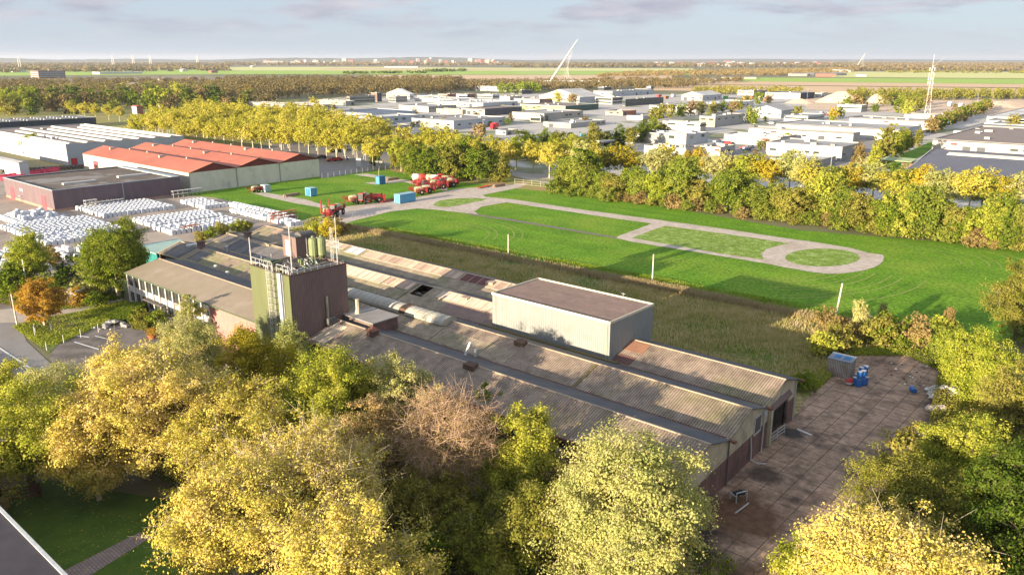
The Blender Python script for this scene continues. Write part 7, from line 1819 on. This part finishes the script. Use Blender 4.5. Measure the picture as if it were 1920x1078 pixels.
# hedge blocks at the office
def hedge(x0, y0, x1, y1, w, h, lm, label, n=9000, seed=1):
    a, b = np.array(at(x0, y0)[:2]), np.array(at(x1, y1)[:2]); rg = np.random.default_rng(seed); L = np.linalg.norm(b - a); d = (b - a) / L; nn = np.array([-d[1], d[0]])
    f = rg.integers(0, 5, n); s = rg.random(n) * L; t = (rg.random(n) - .5) * w; z = rg.random(n) * h
    t = np.where(f == 0, w / 2, np.where(f == 1, -w / 2, t)); z = np.where(f >= 2, h, z)
    s = np.where(f == 4, np.where(rg.random(n) < .5, 0, L), s); z = np.where(f == 4, rg.random(n) * h, z)
    C = np.column_stack([s[:, None] * d[None] + t[:, None] * nn[None], z]) + rg.normal(size=(n, 3)) * .07
    r_ = empty('clipped_hedge', (a[0], a[1], 0), 0, label, 'hedge')
    quads_object('foliage', leaf_quads(rg, C, np.full(n, .17), .3), lm, r_)
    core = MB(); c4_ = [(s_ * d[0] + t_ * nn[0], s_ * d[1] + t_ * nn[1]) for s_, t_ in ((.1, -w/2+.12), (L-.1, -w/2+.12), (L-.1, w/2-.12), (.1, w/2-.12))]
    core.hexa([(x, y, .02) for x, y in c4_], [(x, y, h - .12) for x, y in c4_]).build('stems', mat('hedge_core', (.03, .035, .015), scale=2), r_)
hedge(226, 606, 262, 583, 3.4, 1.5, LG, 'large clipped green hedge block in front of the office', 14000, 1)
hedge(262, 618, 284, 606, 2.4, 1.1, LO, 'low clipped hedge between the block and the office door', 6000, 2)
p = at(287, 634); pl_ = empty('flower_tub', (p[0], p[1], .07), 0, 'orange red tub with a small bush beside the parking', 'planter')
MB().lathe((0, 0, 0), [(.6, 0), (.8, .6), (.75, .6), (.7, .5)], 12).build('tub', m_rust, pl_)
rg_ = np.random.default_rng(4); quads_object('foliage', leaf_quads(rg_, rg_.normal(size=(900, 3)) * np.array([[.35, .35, .25]]) + np.array([[0, 0, .9]]), np.full(900, .16)), LOR, pl_)
# fence at the end of the hedge path, post by the machines
def meshfence(pts, h, label, m=m_galv, step=2.5):
    P_ = [np.array(at(x, y)[:2]) for x, y in pts]; r_ = empty('fence', (P_[0][0], P_[0][1], 0), 0, label, 'fence')
    rails = MB()
    for a, b in zip(P_[:-1], P_[1:]):
        a_, b_ = a - P_[0], b - P_[0]; L = np.linalg.norm(b_ - a_); n = max(1, int(L / step))
        for z in (h, h * .55, .15): rails.tube((a_[0], a_[1], z), (b_[0], b_[1], z), .025, None, 4)
        for i in range(n + 1):
            q_ = a_ + (b_ - a_) * i / n
            if i < n or b is P_[-1]: MB().tube((q_[0], q_[1], 0), (q_[0], q_[1], h + .1), .04, None, 5).build('post', m, r_)
    rails.build('wire', m, r_)
meshfence([(965, 345), (1030, 352)], 1.6, 'pale gate fence where the track leaves the meadow', m_conp, 3)
meshfence([(604, 335), (700, 322), (745, 317)], 1.8, 'wire fence between car park and meadow')
meshfence([(637, 418), (662, 414)], 1.8, 'short wire fence beside the track entrance')
# lamp posts along avenue and street
for x, y, h, lb in ((661, 292, 7, 'lamp post beside the white van'), (666, 296, 7, 'second lamp post beside the white van'), (682, 300, 8, 'tall thin lamp post before the avenue end, left'), (686, 306, 9, 'tall thin lamp post before the avenue end, right'), (532, 280, 7, 'lamp post among the avenue stems'), (906, 253, 8, 'lamp post before the windowed hall'), (1506, 245, 8, 'lamp post at the business street corner'), (1512, 198, 14, 'tall pole beside the hall with white doors'), (1556, 328, 9, 'thin lamp post before the cream roofed lean-to'), (1410, 262, 8, 'lamp post beside the white cube'), (1838, 392, 7, 'dark lamp post in the hedge at right'), (1832, 196, 12, 'pole in the pale sand yard')):
    p = at(x, y); r_ = empty('street_lamp', (p[0], p[1], 0), 0, lb, 'street lamp')
    MB().tube((0, 0, 0), (0, 0, h), .1, .06).build('post', m_galv, r_); MB().box(-.2, 1.0, -.15, .15, h, h + .12).build('lamp_head', m_wht, r_)
p = at(673, 318); ib = empty('info_board', (p[0], p[1], 0), 0, 'white upright board beside the car park', 'sign'); MB().box(-.9, .9, -.1, .1, 1, 4.2).build('board', WALLS['white'], ib); MB().box(-.2, .2, -.1, .1, 0, 1).build('leg', WALLS['grey'], ib)
p = at(712, 316); o = MB().box(-1.3, 1.3, -1.2, 1.2, 0, 2.6).box(-1.45, 1.45, -1.35, 1.35, 2.6, 2.75).build('transformer_box', WALLS['offw']); o.location = (p[0], p[1], .1); tag(o, 'pale utility box at the end of the car park', 'utility box')
# flags before the avenue
for i, x in enumerate((260, 269, 297, 305, 318, 325, 331)):
    p = at(x, 243 + (x - 260) * .12 + (2 if i % 2 else 0)); r_ = empty('flag', (p[0], p[1], 0), 0, 'white advertising flag on a pole beside the avenue', 'flag', 'flags beside the avenue')
    MB().tube((0, 0, 0), (0, 0, 8), .1).build('pole', m_wht, r_); MB().hexa([(.1, -.02, 3.5), (1.2, -.02, 3.3), (1.2, .02, 3.3), (.1, .02, 3.5)], [(.1, -.02, 7.8), (1.3, -.02, 7.4), (1.3, .02, 7.4), (.1, .02, 7.8)]).build('banner', WALLS['white'], r_)

# ---------------------------------------------------------------- vehicles
CARP = {}
def car_proto(kind, m):
    r_ = empty('parked_car' if kind == 'car' else 'van', (0, 0, 0))
    if kind == 'car':
        pr = [(-2.1, .35), (-2.1, .85), (-1.7, .95), (-1.2, 1.42), (.3, 1.45), (1.1, .98), (2.0, .82), (2.15, .5), (2.15, .35)]; w = .85
    else:
        pr = [(-2.6, .4), (-2.6, 2.2), (1.2, 2.25), (1.8, 1.5), (2.5, 1.2), (2.6, .5), (2.6, .4)]; w = .98
    k = len(pr); MB().add([(x, y, z) for y in (-w, w) for x, z in pr], [(i, (i + 1) % k, k + (i + 1) % k, k + i) for i in range(k)] + [tuple(range(k))[::-1], tuple(range(k, 2 * k))]).build('body', m, r_)
    g_ = MB()
    if kind == 'car':
        for s in (-1, 1): g_.hexa([(-1.5, s * w, .95), (.95, s * w, .98), (.25, s * w, 1.38), (-1.15, s * w, 1.36)], [(-1.5, s * (w + .02), .95), (.95, s * (w + .02), .98), (.25, s * (w + .02), 1.38), (-1.15, s * (w + .02), 1.36)])
        g_.hexa([(.38, -w * .9, 1.42), (.38, w * .9, 1.42), (1.06, w * .9, 1.02), (1.06, -w * .9, 1.02)], [(.42, -w * .9, 1.45), (.42, w * .9, 1.45), (1.1, w * .9, 1.05), (1.1, -w * .9, 1.05)])
    else:
        g_.hexa([(1.24, -w * .9, 2.2), (1.24, w * .9, 2.2), (1.78, w * .9, 1.55), (1.78, -w * .9, 1.55)], [(1.28, -w * .9, 2.23), (1.28, w * .9, 2.23), (1.82, w * .9, 1.58), (1.82, -w * .9, 1.58)])
        for s in (-1, 1): g_.box(.5, 1.3, s * w, s * (w + .02), 1.4, 2.0)
    g_.build('window', m_glass, r_)
    for x in (-1.35, 1.35):
        for s in (-1, 1): MB().lathe((x, s * w, .33), [(.33, -.1), (.33, .1)], 12, axis='y').build('wheel', m_tyre, r_)
    for s in (-1, 1): MB().box(2.0 if kind == 'car' else 2.5, 2.17 if kind == 'car' else 2.62, s * .55 - .15, s * .55 + .15, .6, .75).build('headlight', m_wht, r_)
    return r_
m_cred, m_cwht, m_cblu, m_cblk, m_csil = (mat('car_' + n, c, c, rough=.3, spec=.6) for n, c in (('red', (.5, .02, .03)), ('white', (.75, .75, .75)), ('blue', (.06, .12, .25)), ('black', (.03, .03, .035)), ('silver', (.45, .46, .48))))
carp, vanp = car_proto('car', m_cwht), car_proto('van', m_cwht); cu = [False, False]
def park(x, y, m, label, kind='car', rz=0.0, group=None):
    i = 0 if kind == 'car' else 1; pr = (carp, vanp)[i]
    o = pr if not cu[i] else copy_tree(pr); cu[i] = True
    p = at(x, y); o.location = (p[0], p[1], .1); o.rotation_euler = (0, 0, GRID + rz); tag(o, label, 'car' if kind == 'car' else 'van', group)
    for ch in o.children:
        if ch.name.startswith('body'): ch.material_slots[0].link = 'OBJECT'; ch.material_slots[0].material = m
park(622, 303, m_cred, 'bright red car in the car park, the left one', rz=1.2); park(633, 302, m_cred, 'bright red car in the car park, the right one', rz=1.2)
park(645, 300, m_cwht, 'white car beside the two red ones', rz=1.2); park(603, 298, m_cblk, 'dark car tucked behind the end of the concrete wall', rz=1.2)
park(653, 282, m_cwht, 'white van on the avenue road', 'van', rz=1.5); park(690, 281, m_cblk, 'dark car on the avenue road behind the trees', rz=1.5)
lb = 'car parked along the business street'
for i in range(70):
    x, y = rnd.choice([(1465, 255), (1400, 280), (1540, 300), (1480, 262), (1300, 262), (1360, 270), (1590, 262), (880, 262), (1000, 268), (1560, 215), (1460, 235), (1650, 224), (1540, 216)]); x += rnd.uniform(-22, 22); y += rnd.uniform(-4, 4)
    park(x, y, rnd.choice([m_cblk, m_cwht, m_csil, m_cblu, m_cwht, m_cred]), lb, group='cars in the business park', rz=rnd.choice([0, math.pi / 2]))
def lorry(x, y, mc, mb, label, L=9):
    p = at(x, y); r_ = empty('lorry', (p[0], p[1], .1), GRID + math.pi / 2, label, 'lorry')
    MB().box(-L, 0, -1.2, 1.2, 1.1, 3.7).build('cargo_box', mb, r_); MB().hexa([(.3, -1.1, .5), (2.3, -1.1, .5), (2.3, 1.1, .5), (.3, 1.1, .5)], [(.3, -1.1, 3.2), (1.9, -1.1, 3.2), (1.9, 1.1, 3.2), (.3, 1.1, 3.2)]).build('cab', mc, r_)
    for a in (-L + 1.2, -L + 2.4, 1.2):
        for s in (-1, 1): MB().lathe((a, s * 1.0, .5), [(.5, -.15), (.5, .15)], 12, axis='y').build('wheel', m_tyre, r_)
lorry(926, 243, m_cred, m_cred, 'red lorry beside the white gated unit', 3)
lorry(1090, 278, m_cblu, m_lblue, 'blue lorry beside the fuel station', 5)
lorry(1780, 200, m_cwht, m_cwht, 'white lorry in the pale sand yard', 12); lorry(1800, 203, m_cwht, m_cwht, 'second white lorry in the sand yard, nearer the camera', 10)
p = at(630, 286); wl_ = empty('wheel_loader', (p[0], p[1], .1), GRID + 1.4, 'yellow wheel loader on the avenue road', 'loader')
m_yel = mat('loader_yellow', (.55, .34, .03), scale=2)
MB().box(-2.2, .2, -.9, .9, .9, 2.0).build('body', m_yel, wl_); MB().box(-.6, .9, -.8, .8, 2.0, 3.3).build('cab', m_glass, wl_); MB().path([(.2, 0, 1.6), (2.4, 0, 1.2), (3.2, 0, .6)], .25).build('arm', m_yel, wl_); MB().box(2.9, 3.9, -1.3, 1.3, .2, 1.2).build('bucket', m_yel, wl_)
for a in (-1.3, 1.3):
    for s in (-1, 1): MB().lathe((a, s * 1.1, .8), [(.8, -.25), (.8, .25)], 14, axis='y').build('wheel', m_tyre, wl_)
# containers and heaps of colour in the business park
for x, y, m_, lb in ((1396, 188, mat('orange_paint', (.55, .25, .06)), 'orange container before the beige hall'), (1410, 186, m_rust, 'rust red container right of the orange one'), (1425, 186, m_crm, 'cream container between rust red ones'), (1436, 190, m_rust, 'dark rust red container beside the grey hall'), (1360, 186, mat('green_paint', (.1, .4, .1)), 'green container behind the flat white hall'),
        (1770, 228, mat('cyan_paint', (.03, .35, .55)), 'cyan skip container in the stack behind the mast'), (1782, 224, mat('lime_paint', (.40, .6, .08)), 'lime green skip container in the stack'), (1792, 222, MATS['lime_paint'], 'second lime green skip container, to the right'), (1778, 232, MATS['cyan_paint'], 'cyan skip container nearest the camera'), (1796, 226, m_blue, 'blue skip container at the right of the stack'),
        (1248, 186, m_rust, 'rust coloured container in the open yard at the back'), (1262, 182, m_wht, 'white container in the open yard at the back'), (1235, 183, m_red, 'red container in the open yard at the back'), (1095, 262, m_lblue, 'light blue tank box beside the blue lorry')):
    box_at(x, y, 2.5, 6, 2.6, m_, lb)
# ---------------------------------------------------------------- the damp air of the polder
hz = MB().box(-16500, 16500, -320, 26500, -3.5, 118).build('haze', mat('haze_surface', (1, 1, 1)))
hm = bpy.data.materials.new('haze_air'); hm.use_nodes = True
hn, hl = hm.node_tree.nodes, hm.node_tree.links; hn.clear()
ho = hn.new('ShaderNodeOutputMaterial'); hv = hn.new('ShaderNodeVolumePrincipled')
hv.inputs['Color'].default_value = (.84, .89, 1.0, 1); hv.inputs['Density'].default_value = 0.00005; hv.inputs['Anisotropy'].default_value = 0.2
hl.new(hv.outputs[0], ho.inputs['Volume'])
hz.data.materials.clear(); hz.data.materials.append(hm); hz['kind'] = 'stuff'
